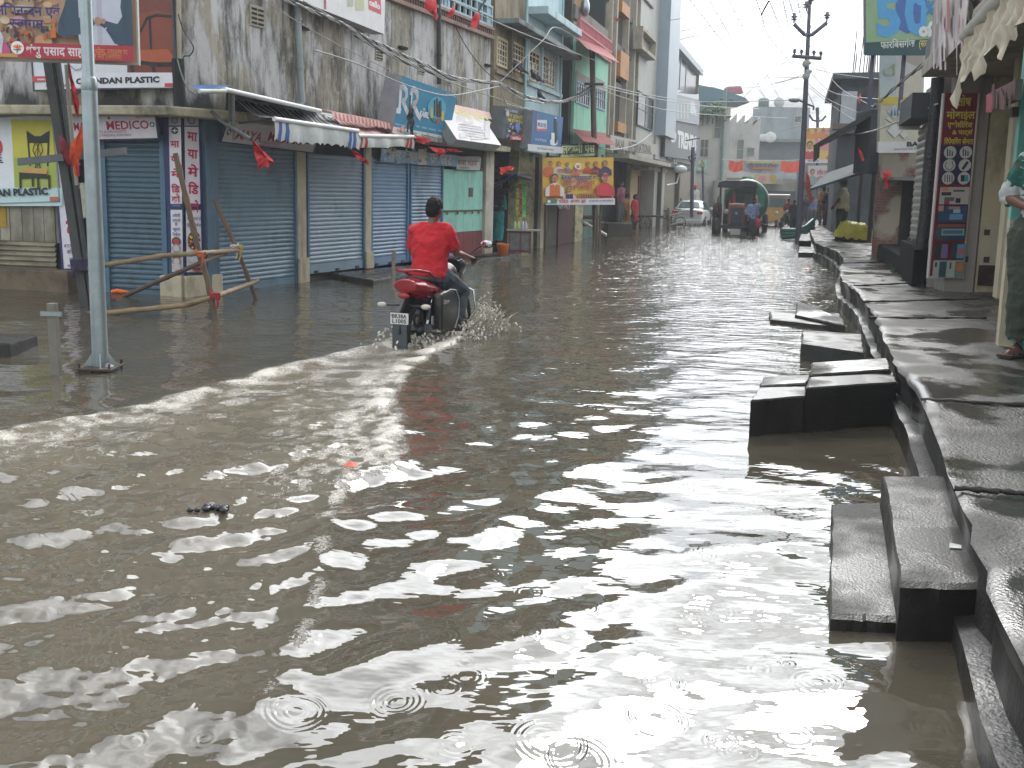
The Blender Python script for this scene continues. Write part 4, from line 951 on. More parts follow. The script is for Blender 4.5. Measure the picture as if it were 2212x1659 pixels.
bt = mat('blue_tarp', '2c5a8c', .5, .2, 8); n = 8; vs = []
for i in range(n + 1):
    for j in range(n + 1):
        u_, v_ = i / n, j / n; p = P[0].lerp(P[1], u_).lerp(P[3].lerp(P[2], u_), v_); vs.append(p + Vector((0, 0, -.05 * math.sin(u_ * 7) * v_)))
m.add(vs, [(i * (n + 1) + j, (i + 1) * (n + 1) + j, (i + 1) * (n + 1) + j + 1, i * (n + 1) + j + 1) for i in range(n) for j in range(n)], bt, True); m.tube([P[3], P[2]], .03, mat('tarp_white', 'c5c5bd', .6), 6)
m.tube([P[0] + Vector((.5, .2, -.02)), P[0] + Vector((.5, .2, -.72))], .025, mat('iron_bracket', '4a4a48', .5), 6)
solo(m, 'tarpaulin', 'blue plastic sheet with a white hem over the pharmacy corner', 'tarpaulin')
t = thing('striped_awning', 'faded red scalloped awning strip higher than the red striped one', 'awning', FB); m = MB(); a, b = AP(690, 234, .4), AP(848, 265, .5); n = 40; vs = []
for i in range(n + 1):
    p = a.lerp(b, i / n); vs += [(p.x, p.y, p.z), (p.x, p.y - .25, p.z - .06), (p.x, p.y - .27, p.z - .19 + .03 * abs(math.sin(i * .9)))]
for i in range(n): m.add(vs[3 * i:3 * i + 6], [(0, 3, 4, 1), (1, 4, 5, 2)], mat('awn' + ('a8605c' if i % 2 else 'b5a096'), 'a8605c' if i % 2 else 'b5a096', .85, .2, 6), True)
m.obj('canopy', t); done(t)
# low platform in front of the shops
m = MB(); a, b = G(655, 592).xy, G(1125, 556).xy; f1, f2 = G(812, 618, 0).xy, G(1122, 558).xy
m.prism([tuple(G(652, 590).xy), tuple(G(806, 618).xy), tuple(G(1125, 556).xy), W2(FB, UE + .3, .1), W2(FB, FB.U(655, 560), .02)], 2, -.3, .10, WETC)
solo(m, 'shop_platform', 'low wet concrete platform in front of the narrow blue shutters', 'platform', bevel=.02)
# ------------------------------------------------------------------ left side of the street beyond the corner building
FB0 = FB; FB = Fr((-.5, 24.62), (9.7, 58.62))          # beyond the corner building the street bends away
GLASS = mat('dark_glass', '1c242b', .12, .15, 2, spec=.6)
IRON = mat('iron', '3b3d3e', .55, .2, 6, '5a3d2a', .3, metal=.5)
def fp(fr): return FM(fr)
class Bld:
    def __init__(s, name, label, fr, cat='building'): s.t = thing(name, label, cat, fr); s.fr = fr
    def part(s, mb, name, label=None, par=None, bevel=0): return mb.obj(name, par or s.t, label, bevel)
    def wall(s, x0, x1, z0, z1, depth, m, name='wall', d=0., label=None, ypx=300):
        a = x0 if x0 < 60 and isinstance(x0, float) else s.fr.U(x0, ypx); b = x1 if isinstance(x1, float) and x1 < 90 else s.fr.U(x1, ypx)
        mb = MB(); mb.box(a, b, -d, depth, z0, z1, m); return s.part(mb, name, label)
    def window(s, x0, y0, x1, y1, fm, pane, d=0., nx=3, nz=3, hood=None, name='window', fw_=.06, arch=None):
        """pixels of the left edge top (x0,y0) and right edge bottom (x1,y1); bars nx, nz"""
        a = s.fr.pt(x0, y0, d); b = s.fr.pt(x1, y1, d); u0, u1, z1, z0 = a.x, b.x, a.z, b.z
        mb = MB(); w = fw_
        for q in ((u0, u0 + w, z0, z1), (u1 - w, u1, z0, z1)): mb.box(q[0], q[1], -d - .04, -d + .02, q[2], q[3], fm)
        for q in ((z0, z0 + w), (z1 - w, z1)): mb.box(u0 + w, u1 - w, -d - .04, -d + .02, q[0], q[1], fm)
        for k in range(1, nx): u = u0 + (u1 - u0) * k / nx; mb.box(u - w * .3, u + w * .3, -d - .03, -d + .01, z0 + w, z1 - w, fm)
        for k in range(1, nz): z = z0 + (z1 - z0) * k / nz; mb.box(u0 + w, u1 - w, -d - .022, -d + .01, z - w * .25, z + w * .25, fm)
        o = s.part(mb, name); g = MB(); g.box(u0 + .01, u1 - .01, -d - .012, -d + .03, z0 + .01, z1 - .01, pane); g.obj('pane', o)
        if arch:
            c = MB(); c.box(u0, u1, -d - .02, -d + .02, z1, z1 + arch, mat('window_blind', '8e8a80', .8, .15)); c.obj('fanlight', o)
        if hood:
            c = MB(); c.box(u0 - .1, u1 + .1, -d - .4, -d, z1 + .05, z1 + .12, hood); c.obj('hood', o)
        return o
    def done(s): return done(s.t)

# narrow dark slot, then the brown and pale blue house
BR = mat('brown_plaster', '857a63', .85, .2, 1.5, '3d3a30', .55, 1.4, 3, bump=.3); PB = mat('pale_blue_plaster', 'a9c0c4', .75, .12, 2, '6f8082', .4, 1.4, 4)
X = Bld('town_house', 'two-tone house, brown left half and pale blue right half with barred windows', FB)
ub, uc, ue = FB.U(1066, 200), FB.U(1132, 200), FB.U(1206, 200)
m = MB(); m.box(ub, uc, 0, 8, 2.7, 12, BR); X.part(m, 'wall', 'brown half of the front')
m = MB(); m.box(uc + .003, ue, -.06, 8, 2.7, 12, PB); X.part(m, 'wall', 'pale blue half of the front')
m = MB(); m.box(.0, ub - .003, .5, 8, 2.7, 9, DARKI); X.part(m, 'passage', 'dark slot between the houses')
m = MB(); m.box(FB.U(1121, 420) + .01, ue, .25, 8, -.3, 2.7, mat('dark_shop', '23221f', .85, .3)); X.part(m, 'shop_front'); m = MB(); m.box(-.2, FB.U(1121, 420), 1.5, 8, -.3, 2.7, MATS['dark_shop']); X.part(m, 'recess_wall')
sh = mat('sunshade_concrete', '7c8484', .85, .15, 4, '2e3232', .45)
m = MB(); z = FB.Z(1070, 20, .5); m.box(ub, ue + .35, -.62, .0, z - .05, z + .07, sh); X.part(m, 'sunshade', bevel=.015)
m = MB(); z2 = FB.Z(1160, 10, .5); m.box(uc, ue + .25, -.62, -.06, z2 - .1, z2 + .1, PB); X.part(m, 'balcony_slab', bevel=.015)
m = MB(); z3 = FB.Z(1072, 150); m.box(ub, uc, -.08, .0, z3 - .1, z3, BR); m.box(uc + .003, ue, -.14, -.06, z3 - .1, z3, PB); X.part(m, 'sill')
yf = mat('cream_bar', 'b9a98a', .6, .1); bf = mat('white_bars', 'c9cfcc', .6, .1)
X.window(1072, 77, 1093, 150, yf, GLASS, nx=4, nz=5); X.window(1105, 88, 1128, 160, yf, GLASS, nx=4, nz=5)
X.window(1141, 104, 1162, 181, yf, GLASS, .06, nx=3, nz=5); X.window(1170, 116, 1195, 192, yf, GLASS, .06, nx=4, nz=5)
for x in (1100, 1135, 1166, 1200):
    m = MB(); u = FB.U(x, 150, .06); m.box(u - .06, u + .06, -.15, -.05, z3, z - .05, PB if x > 1130 else BR); X.part(m, 'pilaster')
for x0, x1 in ((1208, 1211), (1131, 1134)):
    m = MB(); u = FB.U(x0, 200, .1); m.tube([(u, -.14, 2.7), (u, -.14, 9)], .04, mat('pipe_blue', '8fb0b4', .5), 8); X.part(m, 'rain_pipe')
m = MB(); bw = mat('lime_brick', 'a5a07c', .9, .25, 9, '3b382c', .5, 2.2, .6, bump=.8, bscale=12); m.box(FB.U(1121, 420), FB.U(1156, 420), .02, .3, -.3, 2.7, bw); X.part(m, 'wall', 'yellowish limewashed brick pier')
m = MB(); cg = mat('brown_corrugated', '332c29', .7, .25, 3, '5a4638', .3)
u0, u1 = FB.U(1062, 420), FB.U(1119, 420); n = 40; vs = []
for k in range(n + 1): u = u0 + (u1 - u0) * k / n; vs += [(u, 1.4 + .025 * (k % 2), -.1), (u, 1.4 + .025 * (k % 2), 2.6)]
m.add(vs, [(2 * k, 2 * k + 2, 2 * k + 3, 2 * k + 1) for k in range(n)], cg); X.part(m, 'corrugated_sheet')
X.done()
rs = random.Random(8)
B = Board(FB, (1085, 299, .5), (1140, 307, .5), (1086, 228, .55), th=.3, edge='6d7476', face='4c5158')
B.txt('राज इलेक्ट्रॉनिक', 1095, 252, 1138, 244, 'b9a83c', .05); B.txt('बाजार', 1096, 262, 1130, 254, 'c7b23a', .05); B.txt('SALES & SERVICE', 1090, 238, 1118, 233, 'c3c3c3')
for k in range(46): x, y = rs.uniform(1088, 1138), rs.uniform(266, 298); B.rect(x, y, x + rs.uniform(2, 6), y + rs.uniform(2, 6), rs.choice(['6f7fa0', '8b93a8', '3d4450', 'b3b8bd', '2f3a52', '9a7a4a', '56677f']))
B.rect(1108, 266, 1118, 280, '5a7ab8'); B.rect(1097, 293, 1124, 302, 'b83a44'); B.txt('सर्विस', 1101, 300, 1120, 295, 'e0d8d4', .03); B.disc(1091, 244, 3.5, 'c9c0b8', 7)
B.make('shop_sign', 'dark electronics signboard crowded with small pictures and yellow lettering', 'sign')
B = Board(FB, (1146, 322, .75), (1211, 329, .75), (1150, 237, .8), th=.3, edge='7f8688', face='2a6592')
B.poly([(1140, 311), (1216, 318), (1216, 332), (1140, 326)], 'c3c5c5'); B.txt('ELECTRONIC WORLD', 1160, 322, 1196, 318, '555a60', .03)
B.rect(1160, 259, 1181, 278, 'c5ccd2'); B.txt('MICROTEK', 1161, 272, 1180, 264, '2c4f86', .04); B.line([(1160, 280), (1180, 281)], 1.2, 'b4556a')
B.line([(1161, 248), (1157, 262), (1157, 276), (1163, 284)], 1.6, 'b4556a'); B.txt('घर घर की पहचान', 1155, 304, 1180, 298, 'b6c3d0', .02)
B.poly([(1190, 287), (1198, 287), (1198, 300), (1204, 302), (1203, 312), (1196, 315), (1188, 312), (1187, 303), (1190, 300)], 'd5d9da'); B.rect(1197, 256, 1201, 310, '23282c'); B.rect(1201, 262, 1203, 306, '1c2024'); B.rect(1197, 253, 1201, 256, 'c9cdd0')
B.make('shop_sign', 'blue power-backup signboard with a white strip below', 'sign')

# plain brown side wall, then the mint house with the pink balcony
X = Bld('side_wall_house', 'narrow plain grey brown house end between pale blue and mint houses', FB)
m = MB(); m.box(ue + .01, FB.U(1236, 200), .5, 8, -.3, 11.0, mat('grey_brown', '8a8273', .85, .15, 1.2, '4d483e', .4)); X.part(m, 'wall'); 
m = MB(); m.box(FB.U(1236, 200), FB.U(1241, 200), .1, 8, -.3, 11, mat('dark_edge_wall', '2f2c29', .85, .2)); X.part(m, 'dark_edge'); X.done()  # near-black strip along the edge of the wall
MINT = mat('mint_plaster', '86c2a6', .75, .1, 2, '5f8a78', .3, 1.5, 4); PINK = mat('pink_paint', 'b4656a', .6, .15, 4, '6a4040', .3)
X = Bld('mint_house', 'mint green house with a pink railed balcony and tin awnings', FB); u0, u1 = FB.U(1241, 200), FB.U(1312, 200)
m = MB(); m.box(u0, u1, 0, 8, 2.9, 7.0, MINT); X.part(m, 'wall')
m = MB(); m.box(u0, u1, .9, 8, 7.0, 11.5, MINT); m.box(u0, u1, .88, .9, 7.2, 9, mat('orange_brown', '94704c', .7, .2)); X.part(m, 'upper_floor')
m = MB(); m.box(u0, u1, .1, 8, -.3, 2.9, mat('green_shop', '4d6a60', .7, .25, 2, '2a302d', .4)); X.part(m, 'shop_front')
zb, zt = FB.Z(1243, 83, .1), FB.Z(1243, 31, .1)
m = MB(); n = 30
for k in range(n + 1): u = u0 + (u1 - u0) * k / n; m.box(u - .025, u + .025, -.12, -.06, zb, zt, PINK)
for z in (zb, zt, (zb + zt) / 2): m.box(u0, u1, -.13, -.05, z - .03, z + .03, PINK)
X.part(m, 'railing')
m = MB(); m.box(u0, u1, -.04, .0, zb, zt, mat('pink_sheet', 'a8787a', .7, .15)); X.part(m, 'railing_sheet')
m = MB(); m.box(u0, u1, .05, .2, zt, FB.Z(1246, 8), mat('concrete_grey', '77766f', .85, .15, 3, '3e3d38', .4)); X.part(m, 'parapet')
def tin(x0, y0, x1, y1, xf0, yf0, xf1, yf1, d0, d1, name='tin_awning'):
    a, b, c, e = FB.pt(x0, y0, d0), FB.pt(x1, y1, d0), FB.pt(xf0, yf0, d1), FB.pt(xf1, yf1, d1); mb = MB(); n = 36; vs = []
    for k in range(n + 1):
        p, q = a.lerp(b, k / n), c.lerp(e, k / n); h = .03 * (k % 2); vs += [(p.x, p.y, p.z + h), (q.x, q.y, q.z + h)]
    mb.add(vs, [(2 * k, 2 * k + 1, 2 * k + 3, 2 * k + 2) for k in range(n)], mat('pink_tin', 'ad5f62', .6, .2, 3, '8f7f74', .5, 1.2, .5)); return X.part(mb, name)
tin(1246, 83, 1312, 108, 1270, 106, 1338, 137, .1, 1.5); tin(1236, 279, 1307, 288, 1262, 306, 1332, 316, .1, 1.5)
bw_ = mat('blue_grille', '7f9aa6', .6, .1)
X.window(1243, 172, 1271, 233, bw_, GLASS, nx=6, nz=2, arch=.28); X.window(1284, 183, 1305, 241, bw_, GLASS, nx=5, nz=2, arch=.28)
m = MB(); p = FB.pt(1264, 16, .1); m.ell((p.x, p.y, p.z), (.25, .15, .3), mat('steel_tank', '8b9498', .3, metal=.8)); X.part(m, 'water_filter')
X.done()
# glass fronted building with orange panels
CONC = mat('cream_concrete', 'a39d8c', .8, .12, 3, '5c574b', .35); ORG = mat('ochre_panel', 'a8743a', .6, .2, 4, '7a5a3a', .3)
X = Bld('glass_building', 'tall building of dark windows, cream columns and ochre panels', FB); u0, u1, u2 = FB.U(1314, 200), FB.U(1378, 200), FB.U(1417, 200)
m = MB(); m.box(u0, u1, .25, 9, 3.2, 14, mat('blue_glass', '26333c', .15, .2, 1.5, spec=.6)); X.part(m, 'glass_wall')
m = MB(); m.box(u1, u2, 0, 9, 3.2, 14, mat('grey_panel', '9c9c95', .5, .08, 2, '77756c', .3)); X.part(m, 'wall', 'grey panelled strip')
m = MB(); m.box(u0, u2, 1.6, 9, -.3, 3.2, mat('shop_dark', '2b2a28', .8, .3)); X.part(m, 'shop_front')
for x in (1316, 1326, 1352, 1367, 1376):
    m = MB(); u = FB.U(x, 200); w = .12 if x in (1326, 1367) else .07; m.box(u, u + 2 * w, -.02, .25, 3.2, 14, CONC); X.part(m, 'column')
for y in (12, 100, 185, 288): 
    m = MB(); z = FB.Z(1340, y); m.box(u0, u1, .12, .25, z - .12, z + .12, mat('spandrel', '3a4246', .6, .2)); X.part(m, 'spandrel')
for x0, x1, y0, y1 in ((1342, 1358, 0, 42), (1339, 1355, 108, 176), (1333, 1350, 262, 290)):
    a, b = FB.pt(x0, y0, .05), FB.pt(x1, y1, .05); m = MB(); m.box(a.x, b.x, -.1, .2, b.z, a.z, ORG); X.part(m, 'panel')
a, b = FB.pt(1384, 56, .3), FB.pt(1412, 131, .3); m = MB()
for q in ((a.x, a.x + .15, b.z, a.z), (b.x - .15, b.x, b.z, a.z), (a.x + .15, b.x - .15, b.z, b.z + .15), (a.x + .15, b.x - .15, a.z - .15, a.z)): m.box(q[0], q[1], -.4, .0, q[2], q[3], CONC)
o = X.part(m, 'window', 'projecting boxed window'); m = MB(); m.box(a.x + .15, b.x - .15, -.1, .02, b.z + .15, a.z - .15, mat('brown_pane', '6d6156', .4, .2)); m.obj('pane', o)
X.window(1378, 195, 1408, 284, IRON, GLASS, .05, nx=2, nz=2); X.window(1380, -20, 1410, 20, IRON, GLASS, .05, nx=2, nz=1)
m = MB(); m.box(u0, u2, -.9, .3, 2.95, 3.12, CONC); X.part(m, 'slab'); X.done()
B = Board(FB, (1318, 320, .7), (1417, 334, .7), (1318, 291, .7), th=.15, edge='8d877a', face='a19b8f')
B.txt('BALAJI', 1329, 317, 1348, 300, '3c3a37', .04); B.txt('INTERNATIONAL', 1357, 325, 1407, 305, '3c3a37', .04)
B.make('shop_sign', 'long beige fascia with dark capitals under the glass building', 'sign')
# blue pylon and the grey fashion store
ACP = mat('blue_grey_panel', '8d9ba6', .35, .06, 1, '74808a', .2); 
X = Bld('fashion_store', 'grey panelled store with big glass front and a tall blue fin', FB); u3, u4 = FB.U(1441, 200), FB.U(1505, 200)
z0 = FB.Z(1434, 290, .6); m = MB(); m.box(u2 + .05, u3 - .1, -.55, 9, z0, 16, ACP); X.part(m, 'fin', bevel=.02)
m = MB(); m.box(u2 + .05, u3 - .1, -.1, 9, -.3, z0, mat('grey_panel', '9c9c95', .5)); X.part(m, 'wall', 'wall under the fin')
zt, zg = FB.Z(1442, 74), FB.Z(1442, 92); zl = FB.Z(1442, 190)
m = MB(); m.box(u3 - .1, u4 + .3, -.35, 9, zg, zt, ACP); X.part(m, 'header', bevel=.02)
m = MB(); m.box(u3 - .1, u4, .0, 9, zl, zg, mat('store_glass', '33424f', .15, .2, .8, spec=.6)); X.part(m, 'glass_wall')
for k in (.35, .55): m = MB(); u = u3 + (u4 - u3) * k; m.box(u, u + .1, -.03, .0, zl, zg, ACP); X.part(m, 'mullion')
m = MB(); m.box(u4, u4 + .15, -.1, 9, zl, zg, mat('olive_edge', '7a7560', .7)); X.part(m, 'edge_panel')
zm = FB.Z(1442, 256); zb = FB.Z(1442, 345)
m = MB(); m.box(u3 - .1, u4 + .2, -.05, 9, -.3, zb, mat('store_base', '77705f', .7, .2)); X.part(m, 'wall', 'pale ground floor of the store')
m = MB(); m.box(u3 - .1, u4 + .2, -.15, 9, zb, zl, mat('charcoal_panel', '565b60', .5, .1, 2)); X.part(m, 'fascia'); X.done()
B = Board(FB, (1437, 256, .3), (1510, 270, .3), (1441, 190, .3), th=.1, edge='8a8d90', face='8f979c')
B.poly([(1437, 256), (1446, 258), (1450, 192), (1441, 189)], 'b9686a'); B.disc(1496, 232, 6, 'b5b9ba', 16); B.disc(1496, 232, 3, '7d8488', 9)
for k in range(5): B.rect(1456 + k * 7, 222, 1459 + k * 7, 256, 'b3b8ba')
B.poly([(1444, 190), (1475, 196), (1462, 201), (1500, 204), (1509, 203), (1509, 216), (1470, 206), (1446, 200)], 'c3c7c8'); B.txt('&', 1490, 245, 1506, 222, 'c6cacb', .05)
B.make('hoarding_sign', 'torn grey hoarding with a red edge above the store fascia', 'sign')
B = Board(FB, (1436, 338, .35), (1509, 348, .35), (1436, 258, .35), th=.12, edge='4b5056', face='565b61')
B.disc(1454, 293, 7, 'bfc2c2', 15); B.disc(1455, 296, 2.6, '565b61', 7); B.txt('TRENDS', 1463, 316, 1504, 282, 'c9cccb', .05)
B.make('shop_sign', 'charcoal store fascia with large white letters and a round emblem', 'sign')

# little yellow shop with flat dark roof in front of the glass building
FY = Fr(FB.wld(FB.pt(1360, 440, -.6)), FB.wld(FB.pt(1436, 440, -.6)))
X = Bld('roadside_shop', 'low cream and yellow shop with a dark flat roof slab and air conditioner', FY); YW = mat('cream_yellow', 'b39a6c', .8, .15, 3, '6d5a3c', .4)
L_ = FY.len; m = MB(); m.box(0, L_, 0, .2, -.3, 3.0, YW); X.part(m, 'wall')
m = MB(); m.box(-.4, L_ + .9, -1.3, .3, 3.0, 3.22, mat('dark_roof', '3a3834', .85, .25, 4)); X.part(m, 'roof', bevel=.03)
m = MB(); m.box(.2, L_ * .55, -.8, -.1, 2.75, 2.9, YW); X.part(m, 'beam')
for t in (.33, .93): m = MB(); m.box(L_ * t, L_ * t + .28, -.9, -.6, -.3, 3.0, mat('dark_pillar', '40382f', .8, .25)); X.part(m, 'pillar')
m = MB(); m.box(L_ * .18, L_ * .3, -.05, .0, .2, 2.5, mat('maroon_paint', '6d2d2a', .6)); X.part(m, 'door', 'maroon door')
for k in (.68, .80): bake(shutter(FY, L_ * k, L_ * k + L_ * .1, .2, 2.1, .03, X.t, '8b8880', 'small grey shutter', pitch=.09), Matrix.Identity(4))
m = MB(); m.box(L_ * .45, L_ * .58, -.04, .0, 1.6, 2.2, mat('notice_board', '7d6a48', .7, .3, 12)); X.part(m, 'notice_board')
m = MB(); m.box(L_ * .5, L_ * .6, -.03, .0, .5, 1.5, mat('worn_poster', '8f8878', .8, .3, 9)); X.part(m, 'poster')
a = L_ * .72; m = MB(); m.box(a, a + .9, -.9, -.5, 3.26, 3.85, mat('ac_white', 'b3b3ab', .5, .1, 4, '77746a', .3)); o = X.part(m, 'air_conditioner', bevel=.02); m = MB(); m.lathe([(0, 0), (.22, 0), (.22, -.02)], (a + .35, -.905, 3.55), mat('ac_fan', '2e3436', .6), 16, 1); m.obj('fan_grille', o); X.done()

# low wall, door and shop bits behind the welcome banner
X = Bld('shuttered_shop', 'dark shop front with a maroon door behind the welcome banner', FB); u0, u1 = FB.U(1158, 450), FB.U(1240, 450)
m = MB(); m.box(u0, u1, -.05, .2, -.3, 2.6, mat('grey_board', '4d4a44', .8, .3, 3)); X.part(m, 'wall')
m = MB(); m.box(FB.U(1200, 470), FB.U(1231, 470), -.1, -.05, -.1, 2.1, mat('maroon_door', '4a1f24', .7, .15, 4)); X.part(m, 'door', 'maroon door'); 
m = MB(); m.box(FB.U(1233, 470), FB.U(1250, 470), -.15, .2, -.3, 2.4, bw); X.part(m, 'pier')
m = MB(); m.box(FB.U(1158, 470), FB.U(1165, 470), -.14, .2, -.3, 2.7, CREAM); X.part(m, 'pillar'); X.done()
B = Board(FB, (1204, 447, .3), (1232, 449, .3), (1204, 432, .3), th=.02, face='4a1f24', edge='4a1f24'); B.txt('पार्किंग !', 1204, 450, 1230, 436, 'c9c5bd', .06); B.make('painted_notice', 'maroon board with white hand-painted word below the banner', 'sign')
FN = Fr(AT(1175, 440, 27.0), AT(1320, 440, 30.0))
B = Board(FN, (1175, 438, 0), (1319, 436, 0), (1175, 347, 0), th=.03, face='b98f2f', edge='8a5a2a')
B.poly([(1172, 340), (1325, 340), (1325, 440), (1172, 440)], 'c09a34'); B.disc(1245, 385, 46, 'c9b13c', 34); B.disc(1245, 383, 30, 'c9b98a', 20)
for x, y, c in ((1184, 372, 'b8622c'), (1307, 372, 'b5652c'), (1190, 420, 'b0552c'), (1308, 425, 'b3412e')): B.disc(x, y, 13, c, 12)
for x, s_, cl in ((1188, 11, 'b86030'), (1206, 10, 'b5b5ae'), (1224, 8, '7d9a92'), (1268, 9, 'b04a2c'), (1285, 10, '5a2a3a'), (1305, 12, '25304a')): bust(B, x, 360, s_, cloth=cl)
lotus(B, 1245, 359, 7)
B.txt('महावीरी झंडोत्सव शोभा यात्रा', 1201, 372, 1290, 364, 'b0452c', .05); B.disc(1241, 377, 9, 'c0522c', 2.6); B.txt('समस्त श्रद्धालुओं का', 1208, 388, 1287, 378, '2a2f66', .06); B.txt('हार्दिक अभिनन्दन', 1212, 400, 1281, 389, 'b0303c', .06); B.txt('एवं स्वागत', 1232, 410, 1276, 400, 'b0303c', .06)
bust(B, 1194, 395, 18, cloth='c9c6c0', vest='c0642a'); bust(B, 1225, 416, 13, cloth='c4a59a', vest='23294a'); bust(B, 1302, 394, 18, cloth='b02f3a', vest='c0303a', cap='a8302f', hair='c9c6c0')
B.rect(1245, 418, 1280, 430, '9a6a34')
for k in range(6): B.rect(1249 + 5 * k, 421, 1251.5 + 5 * k, 430, '5a3020')
B.poly([(1172, 430), (1322, 428), (1322, 442), (1172, 442)], 'c6c6cb'); B.poly([(1172, 430), (1198, 430), (1195, 440), (1172, 440)], '2f7a5c'); B.disc(1179, 435, 3.5, 'd6d2cc', 3.5); B.txt('पंडित अजय झा', 1200, 438.5, 1259, 431, 'b0303c', .05); B.txt('पूर्व मुख्य पार्षद, नगर परिषद फारबिसगंज', 1266, 436, 1318, 432, '4a5a80', .02)
po = []
for x in (1182, 1288, 1300): q = FN.pt(x, 400, -.05); po.append(MB()); po[-1].tube([(q.x, .06, -.3), (q.x, .06, q.z + .9)], .035, mat('bamboo_old', '5a4c3a', .8, .2), 6)
B.make('welcome_banner', 'yellow festival welcome banner with printed portraits and Hindi lettering', 'banner', posts=po)
B = Board(FN, (1211, 346, -.2), (1287, 342, -.2), (1211, 311, -.2), th=.05, face='26302a', edge='2c2c28')
B.txt('लक्ष्मी प्रेस', 1214, 331, 1285, 314, 'b3c08f', .07); B.poly([(1209, 337), (1217, 332), (1217, 334.5), (1284, 331), (1284, 336), (1217, 340), (1217, 342)], '9fb07c'); B.txt('मो०  7903447393', 1226, 338, 1262, 333.5, '26302a', .02)
B.make('shop_sign', 'black press sign with pale green letters and a left-pointing arrow', 'sign')

FB = FB0
# ------------------------------------------------------------------ far end of the street
HZY = 78.
def fbox(name, label, Y, x0, x1, yt, col, depth=8, parts=(), yb=None, dirt='5a5c5a'):
    fr = Fr((0, Y), (1, Y)); X = Bld(name, label, fr); a = fr.U(x0, 420); b = fr.U(x1, 420); zt = fr.Z((x0 + x1) / 2, yt)
    m = MB(); m.box(a, b, 0, depth, -.3, zt, mat('far' + col, col, .85, .15, .6, dirt, .45, .6, 3)); X.part(m, 'wall'); return X, fr, a, b, zt
X, fr, a, b, zt = fbox('cream_building', 'weathered cream building right beside the grey store', 70, 1500, 1568, 246, '9c9d96', 2)
m = MB(); m.box(a, b, -.15, .0, zt - .1, zt + .4, CONC); X.part(m, 'parapet')
X.window(1512, 300, 1530, 340, CONC, GLASS, .02, 2, 2); X.window(1543, 250, 1557, 300, CONC, mat('far_dark', '55635f', .7), .02, 1, 2); 
m = MB(); m.tube([(fr.U(1563, 300), -.2, 0), (fr.U(1560, 300), -.2, 9)], .12, mat('green_pipe', '5f7a74', .5), 8); X.part(m, 'rain_pipe')
B = Board(fr, (1502, 368, .3), (1528, 372, .3), (1506, 342, .3), th=.08, face='7f9a94'); B.rect(1508, 346, 1526, 366, '8fa6a4'); B.disc(1517, 356, 5, '6f7a3a', 8); bust(B, 1516, 352, 6, cloth='7a7a40'); B.make('poster_board', 'green poster board with one standing figure by the store', 'sign'); X.done()
for x, h, lb in ((1519, 247, 'leafy pot plant at the left end of the cream building roof'), (1529, 244, 'second leafy pot plant from the left on the cream building roof'), (1540, 242, 'third leafy pot plant from the left on the cream building roof'), (1550, 240, 'leafy pot plant at the right end of the cream building roof')):
    m = MB(); p = AT(x, h, 69.5); rs = random.Random(x)
    for k in range(26): q = p + Vector((rs.gauss(0, .5), rs.gauss(0, .3), rs.gauss(.1, .3))); m.ell(q, (.16, .12, .1), mat('leaf', '4d6a48', .8, .3, 8), 5, 4)
    m.tube([p + Vector((0, 0, -.8)), p + Vector((0, 0, .2))], .05, IRON, 5)
    solo(m, 'rooftop_plant', lb, 'plant')
X = Bld('roof_shed', 'blue steel roof canopy with a small red turret on thin posts', Fr((0, 74), (1, 74))); fr = X.fr
P = lambda x, y, d=0.: fr.pt(x, y, d)
a, b = fr.U(1490, 220), fr.U(1605, 222); z0, z1 = fr.Z(1560, 226), fr.Z(1560, 198)
m = MB(); m.prism([(a, z0), (b, z0), (b - .3, z0 + .35), (b - 2.2, z1), (a, z1 + .3)], 1, -2, 3, mat('shed_blue', '4a6670', .6, .15)); X.part(m, 'roof')
m = MB(); p0 = P(1569, 198); m.prism([(p0.x - .2, p0.z - .1), (p0.x + 1.2, p0.z - .1), (p0.x + 1.0, p0.z + .4), (p0.x, p0.z + .35)], 1, -.3, .6, mat('shed_red', '9a5a62', .6, .15)); X.part(m, 'turret')
for x in (1519, 1557): 
    m = MB(); u = fr.U(x, 250); m.box(u - .08, u + .08, -.5, -.34, fr.Z(x, 270), z0 + .05, mat('post_violet', '5f5f7a', .6)); X.part(m, 'post')
X.done()
X, fr, a, b, zt = fbox('stepped_wall_house', 'old cream house whose wall top is a row of saw-tooth gables', 80, 1566, 1634, 266, 'a0a09a', 1.5)
m = MB(); w = (b - a) / 4
for k in range(4): u = a + w * k; h = zt + .5 - .08 * k; m.prism([(u, zt), (u + w, zt), (u + w, h + .25), (u + w * .85, h + .2), (u, h - .45)], 1, 0, .4, mat('fara0a09a', 'a0a09a'))
X.part(m, 'gable_row')
X.window(1592, 300, 1606, 345, CONC, mat('far_dark', '55635f', .7), .02, 1, 2); X.window(1612, 318, 1630, 338, CONC, mat('far_dark', '55635f', .7), .02, 1, 1)
m = MB(); m.box(a - 1, b + 3, -1.8, .0, fr.Z(1600, 395), fr.Z(1600, 385), mat('far_roof', '6d6a62', .8, .2)); X.part(m, 'porch_roof'); X.done()
X, fr, a, b, zt = fbox('grey_block', 'square grey two-storey block with a water tank, closing the street', 92, 1622, 1738, 231, '7d8788', 1.2)
m = MB(); p = fr.pt(1655, 232); m.lathe([(0, 0), (.5, 0), (.5, .7), (.35, .85), (0, .9)], (p.x, 1, zt), mat('tank_green', '55655f', .6), 14); X.part(m, 'water_tank')
m = MB(); p = fr.pt(1690, 232); m.lathe([(0, 0), (.35, .06), (.5, .2)], (p.x, 1, zt + .5), mat('dish', '9a9c9c', .5), 12, 1); X.part(m, 'satellite_dish')
X.window(1716, 250, 1731, 265, CONC, GLASS, .02, 1, 1); X.window(1631, 277, 1636, 300, IRON, GLASS, .02, 1, 1)
